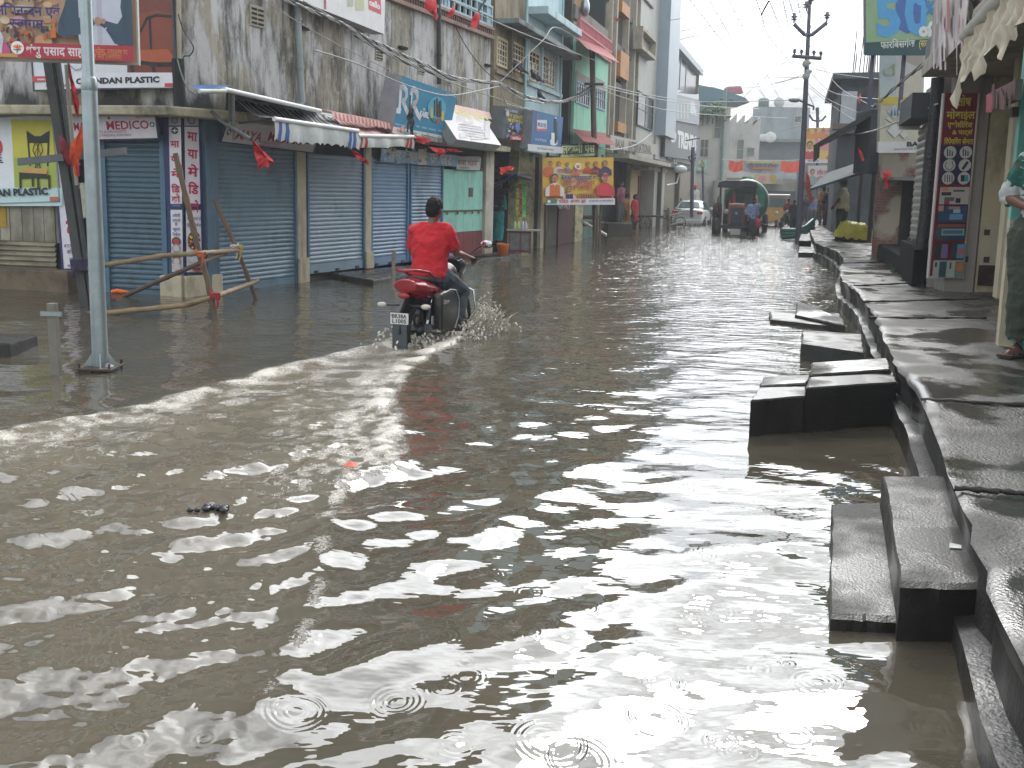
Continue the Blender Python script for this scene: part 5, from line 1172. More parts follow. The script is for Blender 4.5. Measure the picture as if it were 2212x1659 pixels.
m = MB(); z = fr.Z(1680, 304); m.box(a, b, -.9, 0, z - .15, z + .15, mat('far_slab', '5f686a', .8)); X.part(m, 'balcony_slab')
m = MB(); m.box(a + .4, b - .4, -.05, 0, fr.Z(1680, 345), z - .2, mat('far_dark2', '4a5254', .7, .2)); X.part(m, 'veranda')
m = MB(); m.ell((fr.U(1646, 299), -1.0, fr.Z(1646, 299)), (.7, .15, .36), mat('oval_white', 'b5b7b5', .5)); X.part(m, 'sign_disc', 'white oval shop emblem'); 
m = MB(); m.ell((fr.U(1657, 298), -1.2, fr.Z(1657, 298)), (.55, .15, .5), mat('oval_white', 'b5b7b5', .5)); X.part(m, 'sign_disc', 'white round shop emblem'); X.done()
X, fr, a, b, zt = fbox('low_shops', 'row of low far shops with tin roofs behind the tractor', 66, 1565, 1735, 392, '8d8a80', 6)
for k, (x0, x1, y0, y1, c) in enumerate(((1580, 1608, 392, 408, '8d9084'), (1612, 1634, 392, 404, '5f8f9a'), (1640, 1690, 385, 398, '9b958a'))):
    p, q = fr.pt(x0, y0, .8), fr.pt(x1, y1, .8); m = MB(); m.box(p.x, q.x, -.9, 0, q.z, p.z, mat('farshop' + c, c, .7, .2)); X.part(m, 'awning')
m = MB(); m.box(a, b, -.06, 0, -.2, 2.0, mat('far_dark3', '3d4446', .7, .3, .7)); X.part(m, 'shop_front'); X.done()
for x0, y0, x1, y1, f_, lab, Y in ((1631, 377, 1663, 398, 'b9a07a', 'far faded pink and yellow poster board over the tractor', 64), (1737, 352, 1815, 276, 'c0a05a', 'large yellow and red portrait hoarding behind the lamp pole', 52), (1745, 400, 1795, 358, 'a9a9a8', 'pale poster with red lettering low behind the lamp pole', 51)):
    fr = Fr((0, Y), (1, Y)); ya, yb = max(y0, y1), min(y0, y1)
    B = Board(fr, (x0, ya, 0), (x1, ya - 1, 0), (x0, yb, 0), th=.1, face=f_)
    w, h = x1 - x0, ya - yb
    if h > 50:
        B.disc(x0 + w * .6, yb + h * .35, w * .3, 'c0787a', h * .3); B.disc(x0 + w * .62, yb + h * .3, w * .24, 'c9b0a8', h * .16); B.txt('महावीरी झंडा', x0 + w * .42, yb + h * .32, x0 + w * .85, yb + h * .2, 'b0303c', .05); B.txt('शोभा यात्रा', x0 + w * .42, yb + h * .45, x0 + w * .8, yb + h * .34, 'b0303c', .05)
        bust(B, x0 + w * .16, yb + h * .62, h * .22, cloth='b9b0a8', vest='a8303a'); bust(B, x0 + w * .85, yb + h * .7, h * .22, cloth='a8562c')
        for k in range(4): bust(B, x0 + w * (.12 + .2 * k), yb + h * .14, h * .1, cloth='c07a3a')
        B.rect(x0, ya - h * .1, x1, ya, 'b9b5ae'); B.txt('स्वागत', x0 + w * .1, ya - 2, x0 + w * .4, ya - h * .09, '4a4a80', .05)
    elif h > 30:
        bust(B, x0 + w * .2, yb + h * .5, h * .3, cloth='7a8a8a'); B.txt('हार्दिक स्वागत', x0 + w * .4, yb + h * .45, x0 + w * .95, yb + h * .25, 'b0454c', .05); B.txt('अभिनन्दन', x0 + w * .4, yb + h * .7, x0 + w * .9, yb + h * .55, 'b0454c', .05)
    else: B.disc(x0 + w * .5, yb + h * .45, w * .26, 'b8808a', h * .35); B.rect(x1 + 1, yb + 2, x1 + 14, ya - 4, 'a8953a')
    B.make('poster_board', lab, 'sign')
# the cloth banner strung over the street
fr = Fr((0, 60), (1, 60))
t = thing('street_banner', 'printed cloth banner with an orange end panel each side, strung across the street', 'banner', fr)
for x0, x1, y0, y1, col, nm in ((1575, 1605, 345, 367, 'd9573a', 'end_panel'), (1606, 1688, 346, 370, '8f8f92', 'cloth'), (1689, 1727, 346, 369, 'd9573a', 'end_panel')):
    n = 16; vs = []; m = MB(); a, b, c = fr.pt(x0, y0), fr.pt(x1, y0), fr.pt(x0, y1)
    for i in range(n + 1):
        s_ = i / n; sg = .12 * math.sin(math.pi * s_)
        for j in range(4): vs.append((a.x + (b.x - a.x) * s_, .1 * math.sin(i * .9 + j), a.z - sg + (c.z - a.z) * j / 3))
    m.add(vs, [(i * 4 + j, i * 4 + j + 1, i * 4 + j + 5, i * 4 + j + 4) for i in range(n) for j in range(3)], mat('ban' + col, col, .8, .12, 4), True)
    if nm == 'cloth':
        yy = -.16
        m.rect(a.x + .4, b.x - .4, c.z + .15, c.z + .3, yy, flat('a9763a')); m.text('हार्दिक स्वागत एवं अभिनन्दन', (a.x + b.x) / 2, (a.z + c.z) / 2 - .1, .22, yy, flat('3a3a72'), w=(b.x - a.x) * .8, align='c', bold=.02); m.rect(a.x + .1, b.x - .1, a.z - .16, a.z - .05, yy + .02, flat('a8a060'))
    m.obj(nm, t)
m = MB(); a, b = fr.pt(1560, 344), fr.pt(1745, 344); m.tube([a.lerp(b, k / 10) + Vector((0, 0, -.1 * math.sin(k / 10 * math.pi))) for k in range(11)], .02, mat('rope', 'a5a29a', .8), 5); m.obj('rope', t); done(t)
# ------------------------------------------------------------------ right side of the street
sl_ = .283
def RX(y, d=0.): return 5.78 + sl_ * (y - 13.6) - d
FRN = Fr((RX(13.6), 13.6), (RX(3.0), 3.0)); FRF = Fr((RX(60.), 60.), (RX(13.6), 13.6))
PLAS = mat('grey_plaster', '8b8680', .85, .12, 2, '4c4944', .35); CRM = mat('cream_wall', 'ada389', .8, .1, 2.5, '4f4536', .35, 1.5, 2)
TEAL = mat('teal_paint', '0f6a62', .5, .12, 3, '0b4540', .3); MINTP = mat('mint_edge', '6fb5a4', .55, .1, 3, '4a7a6e', .3)
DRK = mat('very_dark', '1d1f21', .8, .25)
X = Bld('veranda_building', 'near grey building on the right whose slab roofs a dark veranda with teal door', FRN)
Lf = FRN.len
m = MB(); m.box(0, Lf, -.28, 5, 3.30, 3.50, mat('slab_concrete', '8f887c', .85, .12, 3, '3d3a35', .4)); X.part(m, 'slab', bevel=.015)
m = MB(); m.box(.05, Lf, -.20, 5, 3.51, 9, PLAS); X.part(m, 'wall')
m = MB(); m.box(0, 1.15, .9, 5, .0, 3.3, CRM); X.part(m, 'side_wall')                       # seen past the signboard
fr = Fr((5.9, 13.35), (8, 13.35))
m = MB(); m.box(.45, 2.4, 0, .3, 0, 3.3, CRM); bake(X.part(m, 'end_wall'), Matrix.Rotation(-FRN.a, 4, 'Z') @ Matrix.Translation(-FRN.o) @ FM(fr))
m = MB(); z = fr.Z(2110, 487); m.box(.47, 2.38, -.02, .0, .5, z, mat('cream_tile', 'aaa391', .4, .08, 4, '5f5646', .3)); a = fr.U(2075, 640)
m.box(.47, 2.38, -.03, -.02, .5, .78, mat('maroon_skirting', '32191c', .6, .2, 6))
for x, y in ((2132, 502), (2085, 560), (2131, 561), (2168, 505)): p = fr.pt(x, y, .02); m.box(p.x - .04, p.x + .04, -.024, -.018, p.z - .04, p.z + .04, mat('brown_inset', '3a2a26', .5))
m.box(.47, 2.38, -.025, 0, z, z + .03, CRM); bake(X.part(m, 'tiled_dado'), Matrix.Rotation(-FRN.a, 4, 'Z') @ Matrix.Translation(-FRN.o) @ FM(fr))
m = MB(); m.box(.02, .42, -.02, .3, .0, 3.3, PLAS); bake(X.part(m, 'pillar'), Matrix.Rotation(-FRN.a, 4, 'Z') @ Matrix.Translation(-FRN.o) @ FM(fr))
m = MB(); m.box(1.7, 1.95, .55, .8, .5, 3.3, CRM); X.part(m, 'pillar')
u0 = FRN.U(2190, 300, .1) + .05; m = MB(); m.box(u0, u0 + .12, -.1, .02, 1.5, 3.3, MINTP); X.part(m, 'door_post', 'mint green post'); m = MB(); m.box(u0, u0 + .12, -.1, .02, .4, 1.5, CRM); X.part(m, 'jamb')
m = MB(); m.box(u0 + .12, u0 + 3, -.03, .05, .5, 3.3, TEAL)
for k in range(8): m.box(u0 + .2 + k * .3, u0 + .23 + k * .3, -.05, -.03, .5, 3.2, TEAL)
X.part(m, 'door', 'teal door'); m = MB(); m.box(u0 - .05, u0 + .05, -.15, -.1, 2.35, 2.43, IRON); X.part(m, 'hinge')
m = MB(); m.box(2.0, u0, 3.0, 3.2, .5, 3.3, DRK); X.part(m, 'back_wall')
m = MB(); a, b = FRN.pt(2086, 78, .55), FRN.pt(2150, 8, .55); v = b - a; m.tube([a, a + v * 3.5], .07, mat('white_beam', 'b5b3ac', .5, .1, 4), 4); X.part(m, 'awning_rail'); X.done()
t = thing('torn_awning', 'tattered dirty cloth awning hanging from a white rail on the near right building', 'awning', FRN); m = MB(); rs = random.Random(12); n = 46; vs = []
al, be = a + v * .12 + Vector((0, -.02, -.05)), a + v * 2.6
for i in range(n + 1):
    s_ = i / n; p = al.lerp(be, s_); L_ = .36 + rs.uniform(-.035, .035) + (.1 if i < 3 else 0) + .05 * math.sin(i * .5) + .07 * (i * .37 % 1)
    for j in range(5): r_ = j / 4; vs.append((p.x + .02 * math.sin(i * 1.3 + j), p.y - .03 * math.sin(i * .9 + 2 * j) - .05 * r_, p.z - L_ * r_ - .02))
m.add(vs, [(i * 5 + j, (i + 1) * 5 + j, (i + 1) * 5 + j + 1, i * 5 + j + 1) for i in range(n) for j in range(4)], mat('dirty_cloth', 'a39a86', .9, .2, 4, '7d3f36', .45, 1.1, 3), True); m.obj('cloth', t); done(t)
B = Board(FRN, (2022, 149, .32), (2084, 82, .32), (2022, -60, .32), th=.03, face='b5aaa8', edge='7b7470')
rs = random.Random(21)
for k in range(40):
    x = rs.uniform(2022, 2080); w = rs.uniform(.6, 3.5); y = rs.uniform(-40, 110); B.rect(x, y, x + w, y + rs.uniform(15, 70), rs.choice(['a8807c', 'bcb4b2', 'a89a98', 'b5a0a0', '8f7f86', '98504e', 'aaa3b2']))
B.rect(2056, -60, 2062, 70, '8f3f40')
B.make('printed_sheet', 'bleached pink printed sheet on the upper wall of the near right building', 'sign')
FS_ = Fr((5.7, 13.3), (7.7, 13.3))
B = Board(FS_, (2007, 601, .0), (2077, 601, .0), (2036, 201, .0), th=.05, face='6e1626', edge='b5aaa6')
B.M[0][2] = .0; W_ = 70
def SX(t, y): k = (y - 201) / 400; return 2036 - 29 * k + t * W_
def SR(t0, y0, t1, y1, c): B.poly([(SX(t0, y0), y0), (SX(t1, y0), y0), (SX(t1, y1), y1), (SX(t0, y1), y1)], c)
B.mb.box(-.012, B.w + .012, -.006, .0, 0, .03, flat('b5aaa6')); B.mb.box(-.02, .0, -.01, .05, 0, B.h, flat('b5aaa6')); B.mb.box(B.w, B.w + .02, -.01, .05, 0, B.h, flat('b5aaa6'))
SR(.02, 314, .98, 398, '22204a')
for t_, a, b, y0, y1 in (('संतोष', .16, .78, 210, 228), ('मोबाईल', .06, .94, 240, 256), ('एशोसीरिज', .12, .88, 264, 275), ('& पार्ट्स', .28, .90, 281, 290), ('रिपेयरिंग सेन्टर', .06, .95, 300, 311)): B.txt(t_, SX(a, y1), y1, SX(b, y1), y0, 'c9b440', .06)
for r_ in range(3):
    for c_ in range(2):
        y = 329 + 28 * r_; x = SX(.27 + .48 * c_, y); B.disc(x, y, 13.5, 'b9b7b4', 13.5, 22)
        if r_ == 0:
            for k in range(3): B.rect(x - 7 + 5 * k, y - 8 + 3 * k, x - 4.5 + 5 * k, y + 8, '24262a')
        elif r_ == 1 and c_ == 0: B.line([(x - 6, y - 8), (x - 9, y + 2), (x - 3, y + 10), (x + 3, y + 10), (x + 9, y + 2), (x + 6, y - 8)], 1.4, '24262a')
        elif r_ == 1: B.line([(x - 4, y + 7), (x + 5, y - 6)], 6, '24262a')
        elif c_ == 0:
            for k in range(4): B.rect(x - 8 + 5 * k, y - 7, x - 6 + 5 * k, y + 8, '24262a')
        else: B.rect(x - 7, y - 7, x + 1, y + 7, '24262a'); B.rect(x + 1, y - 7, x + 9, y + 7, '3f8f9f')
SR(.05, 404, .95, 441, 'a9a39c'); SR(.1, 415, .4, 422, '24262a'); SR(.45, 410, .8, 414, '4a4a50'); SR(.2, 426, .5, 434, '55565c'); SR(.55, 428, .7, 438, '24262a'); SR(.08, 404, .3, 412, 'b5826a'); SR(.2, 434, .36, 441, '9a2f3a')
SR(.04, 444, .95, 480, '24405f'); SR(.04, 444, .2, 456, 'a8807a'); SR(.35, 446, .7, 452, '9a7a78'); SR(.4, 462, .8, 474, '5f86a4'); SR(.5, 452, .72, 460, '8fa6b8')
SR(.03, 483, .95, 519, '2c3a44'); SR(.2, 494, .9, 508, '6d9a9f'); SR(.24, 497, .85, 505, '3f5f66'); SR(.06, 484, .9, 490, '8a3a30'); SR(.4, 509, .9, 517, '1e2a5a')
for (a, b, y0, y1, c) in ((.04, .44, 526, 558, '1f2326'), (.24, .44, 527, 557, '6a5a84'), (.54, .96, 526, 558, '202a30'), (.72, .95, 527, 557, '3f86a0'), (.76, .92, 536, 550, 'a8504a')): SR(a, y0, b, y1, c)
SR(.03, 562, .97, 599, '98a09a')
for (a, b, y0, y1, c) in ((.22, .44, 564, 598, '24424c'), (.70, .96, 564, 598, '5a6a60'), (.74, .94, 568, 584, 'a8643c'), (.08, .14, 566, 576, '24262a'), (.53, .58, 566, 580, '24262a')): SR(a, y0, b, y1, c)
B.make('shop_sign', 'tall red and navy phone-shop signboard with round icons and yellow Hindi lettering', 'sign')
B = Board(FRN, (2129, 243, .2), (2191, 216, .2), (2134, 203, .2), th=.05, face='5a2a2c', edge='77706c'); B.rect(2131, 205, 2143, 243, '8a1f2c')
for k in range(16): x = 2145 + rs.uniform(0, 44); B.rect(x, 180 + rs.uniform(0, 30), x + rs.uniform(1, 4), 236, rs.choice(['5f3432', '553030', '643a36']))
B.make('shop_sign', 'small faded dark red sign hanging under the veranda slab', 'sign')
m = MB(); P = [FRN.wld(FRN.pt(x, y, .3)) for x, y in ((2026, 150), (2022, 200), (2010, 330), (1998, 450), (1990, 535))]; P = [Vector((p.x, 13.75, p.z)) for p in [AT(x, y, 13.75) for x, y in ((2026, 168), (2021, 220), (2010, 330), (1999, 450), (1990, 540))]]
m.tube([p + Vector((.012 * (i % 2), 0, 0)) for i, p in enumerate(P)], .085, mat('tar_pipe', '14171a', .45, .5, 18, bump=1., bscale=30), 9); solo(m, 'drain_pipe', 'lumpy black tarred pipe just left of the phone-shop signboard', 'pipe')
# block of shops between the signboard and the brick pier
X = Bld('shop_row', 'narrow grey shop with a slatted shutter on a raised floor, left of the black pipe', FRF); U_ = lambda y: (Vector((RX(y), y, 0)) - FRF.o).dot(FRF.u)
m = MB(); m.box(U_(15.75), U_(13.9), .05, 1.5, -.2, 3.35, PLAS); X.part(m, 'wall')
m = MB(); m.box(U_(15.75), U_(13.9), -.15, .04, .3, 1.0, mat('black_plinth', '101111', .95, .3, 4, spec=.1)); X.part(m, 'plinth', bevel=.03); m = MB(); m.box(U_(20.3), U_(15.78), -.1, .5, .3, .72, MATS['black_plinth']); X.part(m, 'plinth', bevel=.04)
bake(shutter(FRF, U_(15.6), U_(14.2), 1.0, 2.75, .02, X.t, '6e6a62', 'slatted grey shutter', pitch=.1, rail=.06), Matrix.Identity(4))
m = MB(); m.box(U_(15.7), U_(14.1), -.32, .0, 2.8, 3.15, mat('dark_hood', '2c2f33', .7, .2)); o = X.part(m, 'hood'); m = MB(); m.box(U_(15.73), U_(15.7), -.32, .0, 2.74, 3.2, mat('white_tin', 'b5b3ae', .4, .15, 6)); m.obj('hood_end', o)
m = MB(); m.box(U_(15.6), U_(13.9), .3, 3, 3.36, 4.9, mat('beige_grey', '8a857b', .85, .1)); X.part(m, 'upper_wall')
m = MB(); m.box(U_(15.4), U_(13.8), -.05, .3, 3.75, 4.05, mat('dark_slab', '454b50', .8, .2)); X.part(m, 'sunshade', bevel=.02); X.done()
FJ = Fr((6, 19.8), (10, 19.8))
B = Board(FJ, (1899, 328, 0), (1990, 326, 0), (1904, 113, 0), th=.15, face='a9a897', edge='8f8d85')
B.rect(1896, 306, 1995, 330, 'b3b6b8'); B.rect(1898, 208, 1996, 226, 'b3a83c'); B.poly([(1900, 112), (1996, 112), (1994, 208), (1900, 210)], 'b3b5b2'); B.rect(1901, 112, 1935, 208, 'a3b0b2'); B.poly([(1965, 100), (1996, 100), (1994, 150), (1950, 130)], '9a948c')
B.poly([(1945, 160), (1990, 150), (1990, 205), (1964, 214), (1940, 200)], 'b9b4a6'); B.txt('BAJAJ', 1958, 316, 2006, 307, '1e2226', .06); B.txt('Sector Road, Near Chowk', 1931, 324, 1990, 319.5, '6a6a66', .02)
for x, y, r_, c in ((1932, 241, 17, 'a9b4b6'), (1918, 262, 12, 'b5b3a6'), (1950, 262, 13, 'b5b3a6'), (1932, 282, 17, 'afb4b0'), (1953, 290, 11, 'b2b3a8')):
    B.poly([(x - r_, y), (x, y + r_), (x + r_, y), (x, y - r_)], '8a9494'); B.poly([(x - r_ + 1, y), (x, y + r_ - 1), (x + r_ - 1, y), (x, y - r_ + 1)], c)
for dx in (-7, 0, 6): B.poly([(1932 + dx - 2, 250), (1932 + dx, 232), (1932 + dx + 2, 250)], '2c5068')
B.line([(1912, 258), (1924, 266)], 2, '4a4a48'); B.poly([(1918, 150), (1932, 136), (1930, 165)], '7f8a60'); B.disc(1918, 155, 9, '97a29c')
B.make('hoarding_sign', 'tall pale appliance hoarding with diamond pictures over the brick pier', 'sign')
FO = Fr((6, 18.6), (10, 18.6))
B = Board(FO, (1871, 116, 0), (2040, 106, 0), (1878, -60, 0), th=.15, face='7f9f7a', edge='6a6f7a')
B.poly([(1868, 92), (2045, 82), (2045, 120), (1868, 120)], '24474a'); B.poly([(1934, -40), (2005, -40), (1998, 55), (1960, 73), (1935, 60)], '3f62a0')
B.txt('5', 1895, 75, 1948, -12, '4a93c4', .05, -.1); B.txt('0', 1958, 72, 2006, -14, '4a93c4', .05, -.08); B.poly([(1978, 10), (1990, 12), (1988, 50), (1978, 52)], '3f62a0'); B.txt('%', 1999, 31, 2020, 3, '3a72ae', .04); B.txt('off', 1985, 78, 2026, 50, 'c9cdcb', .07)
B.txt('फारबिसगंज', 1902, 105, 1976, 90, 'b9c4c0', .05); B.txt('(सदर रोड)', 1984, 102, 2034, 87, 'b5ae6a', .05)
po = []
for x in (1892, 1960): q = FO.pt(x, 110, -.05); po.append(MB()); po[-1].box(q.x - .03, q.x + .03, .16, .22, 3.3, q.z + 1.2, mat('violet_post', '4a4a5c', .6))
B.make('hoarding_sign', 'green half-price hoarding with huge blue numerals at the top right', 'sign', posts=po)
# brick pier, dark stalls
BRK = bpy.data.materials.new('old_brick'); BRK.use_nodes = True; MATS['old_brick'] = BRK
N = BRK.node_tree.nodes; L = BRK.node_tree.links; t_ = N.new('ShaderNodeTexCoord'); mp = N.new('ShaderNodeMapping'); mp.inputs['Rotation'].default_value = (R(90), 0, 0); L.new(t_.outputs['Object'], mp.inputs[0]); bt_ = N.new('ShaderNodeTexBrick'); L.new(mp.outputs[0], bt_.inputs[0])
bt_.inputs['Color1'].default_value = (*rgb('6d4038'), 1); bt_.inputs['Color2'].default_value = (*rgb('54362f'), 1); bt_.inputs['Mortar'].default_value = (*rgb('5c564d'), 1); bt_.inputs['Scale'].default_value = 4.; bt_.inputs['Mortar Size'].default_value = .03
nn = N.new('ShaderNodeTexNoise'); nn.inputs['Scale'].default_value = 1.6; nn.inputs['Detail'].default_value = 7; L.new(t_.outputs['Object'], nn.inputs[0]); rr_ = N.new('ShaderNodeMapRange'); rr_.inputs[1].default_value = .48; rr_.inputs[2].default_value = .56; L.new(nn.outputs[0], rr_.inputs[0])
mm = N.new('ShaderNodeMix'); mm.data_type = 'RGBA'; L.new(rr_.outputs[0], mm.inputs[0]); L.new(bt_.outputs[0], mm.inputs[6]); mm.inputs[7].default_value = (*rgb('807a6d'), 1); L.new(mm.outputs[2], N['Principled BSDF'].inputs['Base Color']); N['Principled BSDF'].inputs['Roughness'].default_value = .9
FK = Fr((6, 20.4), (10, 20.4)); X = Bld('brick_pier_shop', 'worn brick pier with a dark doorway under the appliance hoarding', FK)
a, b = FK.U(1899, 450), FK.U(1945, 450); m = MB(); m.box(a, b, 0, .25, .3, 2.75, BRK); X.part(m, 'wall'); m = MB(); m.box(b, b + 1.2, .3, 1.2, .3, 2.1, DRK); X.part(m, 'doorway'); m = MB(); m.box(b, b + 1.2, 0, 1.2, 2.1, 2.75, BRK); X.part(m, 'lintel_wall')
m = MB(); m.box(b - .5, b + .9, -.8, .0, 2.02, 2.08, mat('tin_sheet_dark', '5b5d5c', .5, .2)); X.part(m, 'tin_shade'); m = MB(); m.box(b + .35, b + .5, .1, .3, .4, 2.0, mat('brown_wood', '4a3a2c', .7, .2)); X.part(m, 'door_leaf'); X.done()
X = Bld('market_stall', 'dark street stall under a long sloping green black awning', FRF); uu0, uu1 = U_(31), U_(21.2)
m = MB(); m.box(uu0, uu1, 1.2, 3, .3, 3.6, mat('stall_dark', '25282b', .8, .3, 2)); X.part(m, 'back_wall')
m = MB(); m.box(uu0, uu1 - .3, .75, 1.15, .5, 1.25, mat('maroon_counter', '43191e', .6, .3, 3)); X.part(m, 'counter')
for k in range(5): m = MB(); u = uu0 + .8 + k * 1.6; m.box(u, u + .4, .8, 1.1, 1.27, 1.5 + .1 * (k % 2), mat('stall_goods' + str(k % 3), ('7a6a4a', '6a7a80', '8a8478')[k % 3], .6, .3, 8)); X.part(m, 'goods_box')
for k in (0, .5, 1): m = MB(); u = uu0 + (uu1 - uu0 - .1) * k; m.box(u, u + .1, .1, .2, .5, 3.0, mat('dark_wood_post', '2f2824', .8, .2)); X.part(m, 'post')
X.done()
def sheet(name, label, pts, mt, th=.05, edge=None):
    m = MB(); q = [Vector(p) for p in pts]; m.slab(q, th, mt); return solo(m, name, label, 'awning')
GRB = mat('green_black_tarp', '27312f', .6, .25, 3)
sheet('stall_awning', 'long sloping green black awning sheet over the dark stall', [AT(1758, 313, 21.5), AT(1880, 240, 20.9), AT(1902, 236, 25), AT(1790, 300, 27)], GRB, .1)
sheet('stall_awning', 'short hanging end flap of the green black awning', [AT(1757, 350, 21.4), AT(1768, 340, 21.3), AT(1770, 309, 21.3), AT(1757, 313, 21.4)], GRB, .03)
sheet('stall_awning', 'grey tin sheet awning lower down behind the cream-shirted man', [AT(1748, 408, 27), AT(1860, 372, 24), AT(1850, 352, 29), AT(1790, 372, 31)], mat('tin_grey', '4d5254', .85, .2, 3, '4a4238', .3, spec=.2), .06)
m = MB(); m.box(AT(1857, 300, 21.5).x, AT(1902, 300, 21.5).x, 20.9, 21.8, AT(1880, 375, 21.5).z, AT(1880, 240, 21.5).z, mat('blue_black', '2d3438', .8, .35, 2)); solo(m, 'stall_box', 'dark stained upper box at the high end of the green black awning', 'stall', bevel=.03)
FD = Fr((8, 36), (14, 34.3)); X = Bld('dark_house', 'dark unfinished brick house with rusty rods on its roof', FD); a, b = FD.U(1814, 220), FD.U(1925, 220); zt = FD.Z(1850, 160)
m = MB(); m.box(a, b, 0, 9, -.2, zt, mat('dark_house', '41474c', .85, .3, .9, '25272a', .5)); X.part(m, 'wall'); m = MB(); m.box(a - .3, b, -.5, 9, zt - .2, zt, mat('dark_slab', '454b50', .8)); X.part(m, 'slab')
m = MB(); m.box(a - .2, b, -.8, .0, FD.Z(1830, 282), FD.Z(1830, 270), mat('brown_slab', '5f5348', .8, .2)); X.part(m, 'sunshade')
m = MB(); p = FD.pt(1832, 232); m.box(p.x - .25, p.x + .25, -.5, -.02, p.z - .9, p.z + .5, mat('pale_unit', '9aa0a2', .6)); X.part(m, 'shutter_box')
rs = random.Random(3)
for k in range(13):
    u = a + .1 + rs.uniform(0, 1) * (b - a - .4); m = MB(); h = rs.uniform(.8, 2.3); m.tube([(u, 1 + rs.uniform(-.5, 1), zt - .3), (u + rs.uniform(-.08, .12), 1, zt + h)], .018, mat('rebar', '5a4a50', .7), 4); X.part(m, 'rebar')
X.done()
X, fr, a, b, zt = fbox('far_market', 'low far market building behind the crowd on the right', 62, 1728, 1860, 345, '6f726f', 1)
m = MB(); m.box(a, b, -.1, 0, .4, 2.6, mat('far_dark3', '3d4446', .7)); X.part(m, 'shop_front')
for k, c in enumerate(('a85a3a', '5f7f8a', 'a89a5a')): m = MB(); u = a + .5 + k * 1.7; m.box(u, u + 1.2, -.5, -.12, 2.6, 3.0, mat('mk' + c, c, .7, .2)); X.part(m, 'shop_board')
X.done()
# bench with yellow sheet, weeds and rubble
m = MB(); c = G(1836, 520, PZ); n = 16; vs = []
for i in range(n + 1):
    for j in range(n + 1):
        x, y = -.5 + i / n, -.5 + j / n; e = max(abs(x), abs(y)) * 2; z = .56 - .46 * max(0, e - .55) ** 1.3 / .35 + .05 * math.sin(i * 1.7) * math.cos(j * 1.3) - .12 * (x + .3)
        vs.append((c.x + x * 1.0 + .03 * math.sin(j), c.y - .3 + y * .9, PZ + max(.06, z)))
m.add(vs, [(i * (n + 1) + j, (i + 1) * (n + 1) + j, (i + 1) * (n + 1) + j + 1, i * (n + 1) + j + 1) for i in range(n) for j in range(n)], mat('yellow_sheet', 'a59b2a', .5, .25, 5), True); solo(m, 'covered_goods', 'yellow plastic sheet draped over goods at the feet of the cream-shirted man', 'tarpaulin')
m = MB(); m.box(c.x - .35, c.x + .5, c.y - .3, c.y + .3, PZ, PZ + .25, mat('dark_bench', '2d2b29', .8, .2)); solo(m, 'low_bench', 'dark low bench showing under the yellow sheet', 'bench')
m = MB(); rs = random.Random(6)
for k in range(60):
    p = G(1940 + rs.uniform(-12, 42), 565 + rs.uniform(-14, 26), PZ); h = rs.uniform(.06, .2); a_ = rs.uniform(0, 6.28); w = Vector((math.cos(a_), math.sin(a_), 0)) * rs.uniform(.02, .05)
    m.add([p - w, p + w, p + w * .3 + Vector((rs.uniform(-.08, .08), rs.uniform(-.08, .08), h))], [(0, 1, 2)], mat('weed', '42583a', .8, .3, 9))
o = m.obj('weeds'); o['kind'] = 'stuff'
m = MB()
for k in range(26):
    p = G(1950 + rs.uniform(-10, 50), 580 + rs.uniform(-20, 24), PZ); s_ = rs.uniform(.03, .1); m.box(p.x - s_, p.x + s_, p.y - s_ * .7, p.y + s_ * .7, PZ - .02, PZ + s_ * rs.uniform(.4, 1), mat('rubble', '5d574e', .9, .3, 6))
o = m.obj('rubble'); o['kind'] = 'stuff'
# ------------------------------------------------------------------ poles, barricade, flags, cables
GALV = mat('galvanised', '8d989a', .38, .14, 7, '6d7678', .3, 1.5, 6, metal=.55); BAM = mat('bamboo', '7d6a4c', .6, .22, 7, '4a3c2a', .35, 2, .4); BAMD = mat('bamboo_dark', '5d4b38', .7, .2, 7)
b0 = G(217, 790, .05); hgt = 4.6
t = thing('steel_pole', 'galvanised steel pole with a bolted base plate in front of the left shops', 'pole')
m = MB(); m.lathe([(.068, 0), (.064, 2.35), (.0585, 2.4), (.056, 2.44), (.050, 2.46), (.046, hgt)], b0, GALV, 20); m.obj('shaft', t)
m = MB(); m.lathe([(.058, 2.33), (.066, 2.35), (.064, 2.44), (.052, 2.46)], b0, GALV, 20); m.obj('collar', t)
m = MB(); m.box(b0.x - .16, b0.x + .16, b0.y - .16, b0.y + .16, b0.z - .015, b0.z, mat('rust_plate', '4f453a', .7, .25, 9, metal=.4)); m.obj('base_plate', t, bevel=.003)
for a in range(4):
    an = a * math.pi / 2 + .4; d = Vector((math.cos(an), math.sin(an), 0)); m = MB(); w = Vector((-d.y, d.x, 0)) * .006; p = b0 + d * .062; q = b0 + d * .14
    m.add([p - w, q - w, p - w + Vector((0, 0, .12)), p + w, q + w, p + w + Vector((0, 0, .12))], [(0, 1, 2), (5, 4, 3), (1, 4, 5, 2), (0, 3, 4, 1), (0, 2, 5, 3)], GALV); m.obj('gusset', t)
for sx, sy in ((-1, -1), (1, -1), (1, 1), (-1, 1)): m = MB(); m.tube([b0 + Vector((sx * .13, sy * .13, -.1)), b0 + Vector((sx * .13, sy * .13, .04))], .011, IRON, 6); m.obj('bolt', t)
done(t)
m = MB(); rs = random.Random(1); p = G(228, 797, .03)
m.add([p + Vector(v) for v in ((-.05, 0, 0), (.05, -.02, .01), (.07, .02, .03), (0, .03, .05), (-.05, .02, .03))], [(0, 1, 2, 3, 4)], mat('white_rag', 'a9a3b0', .7, .3, 20)); solo(m, 'rag', 'pale rag caught under the steel pole base plate', 'litter')
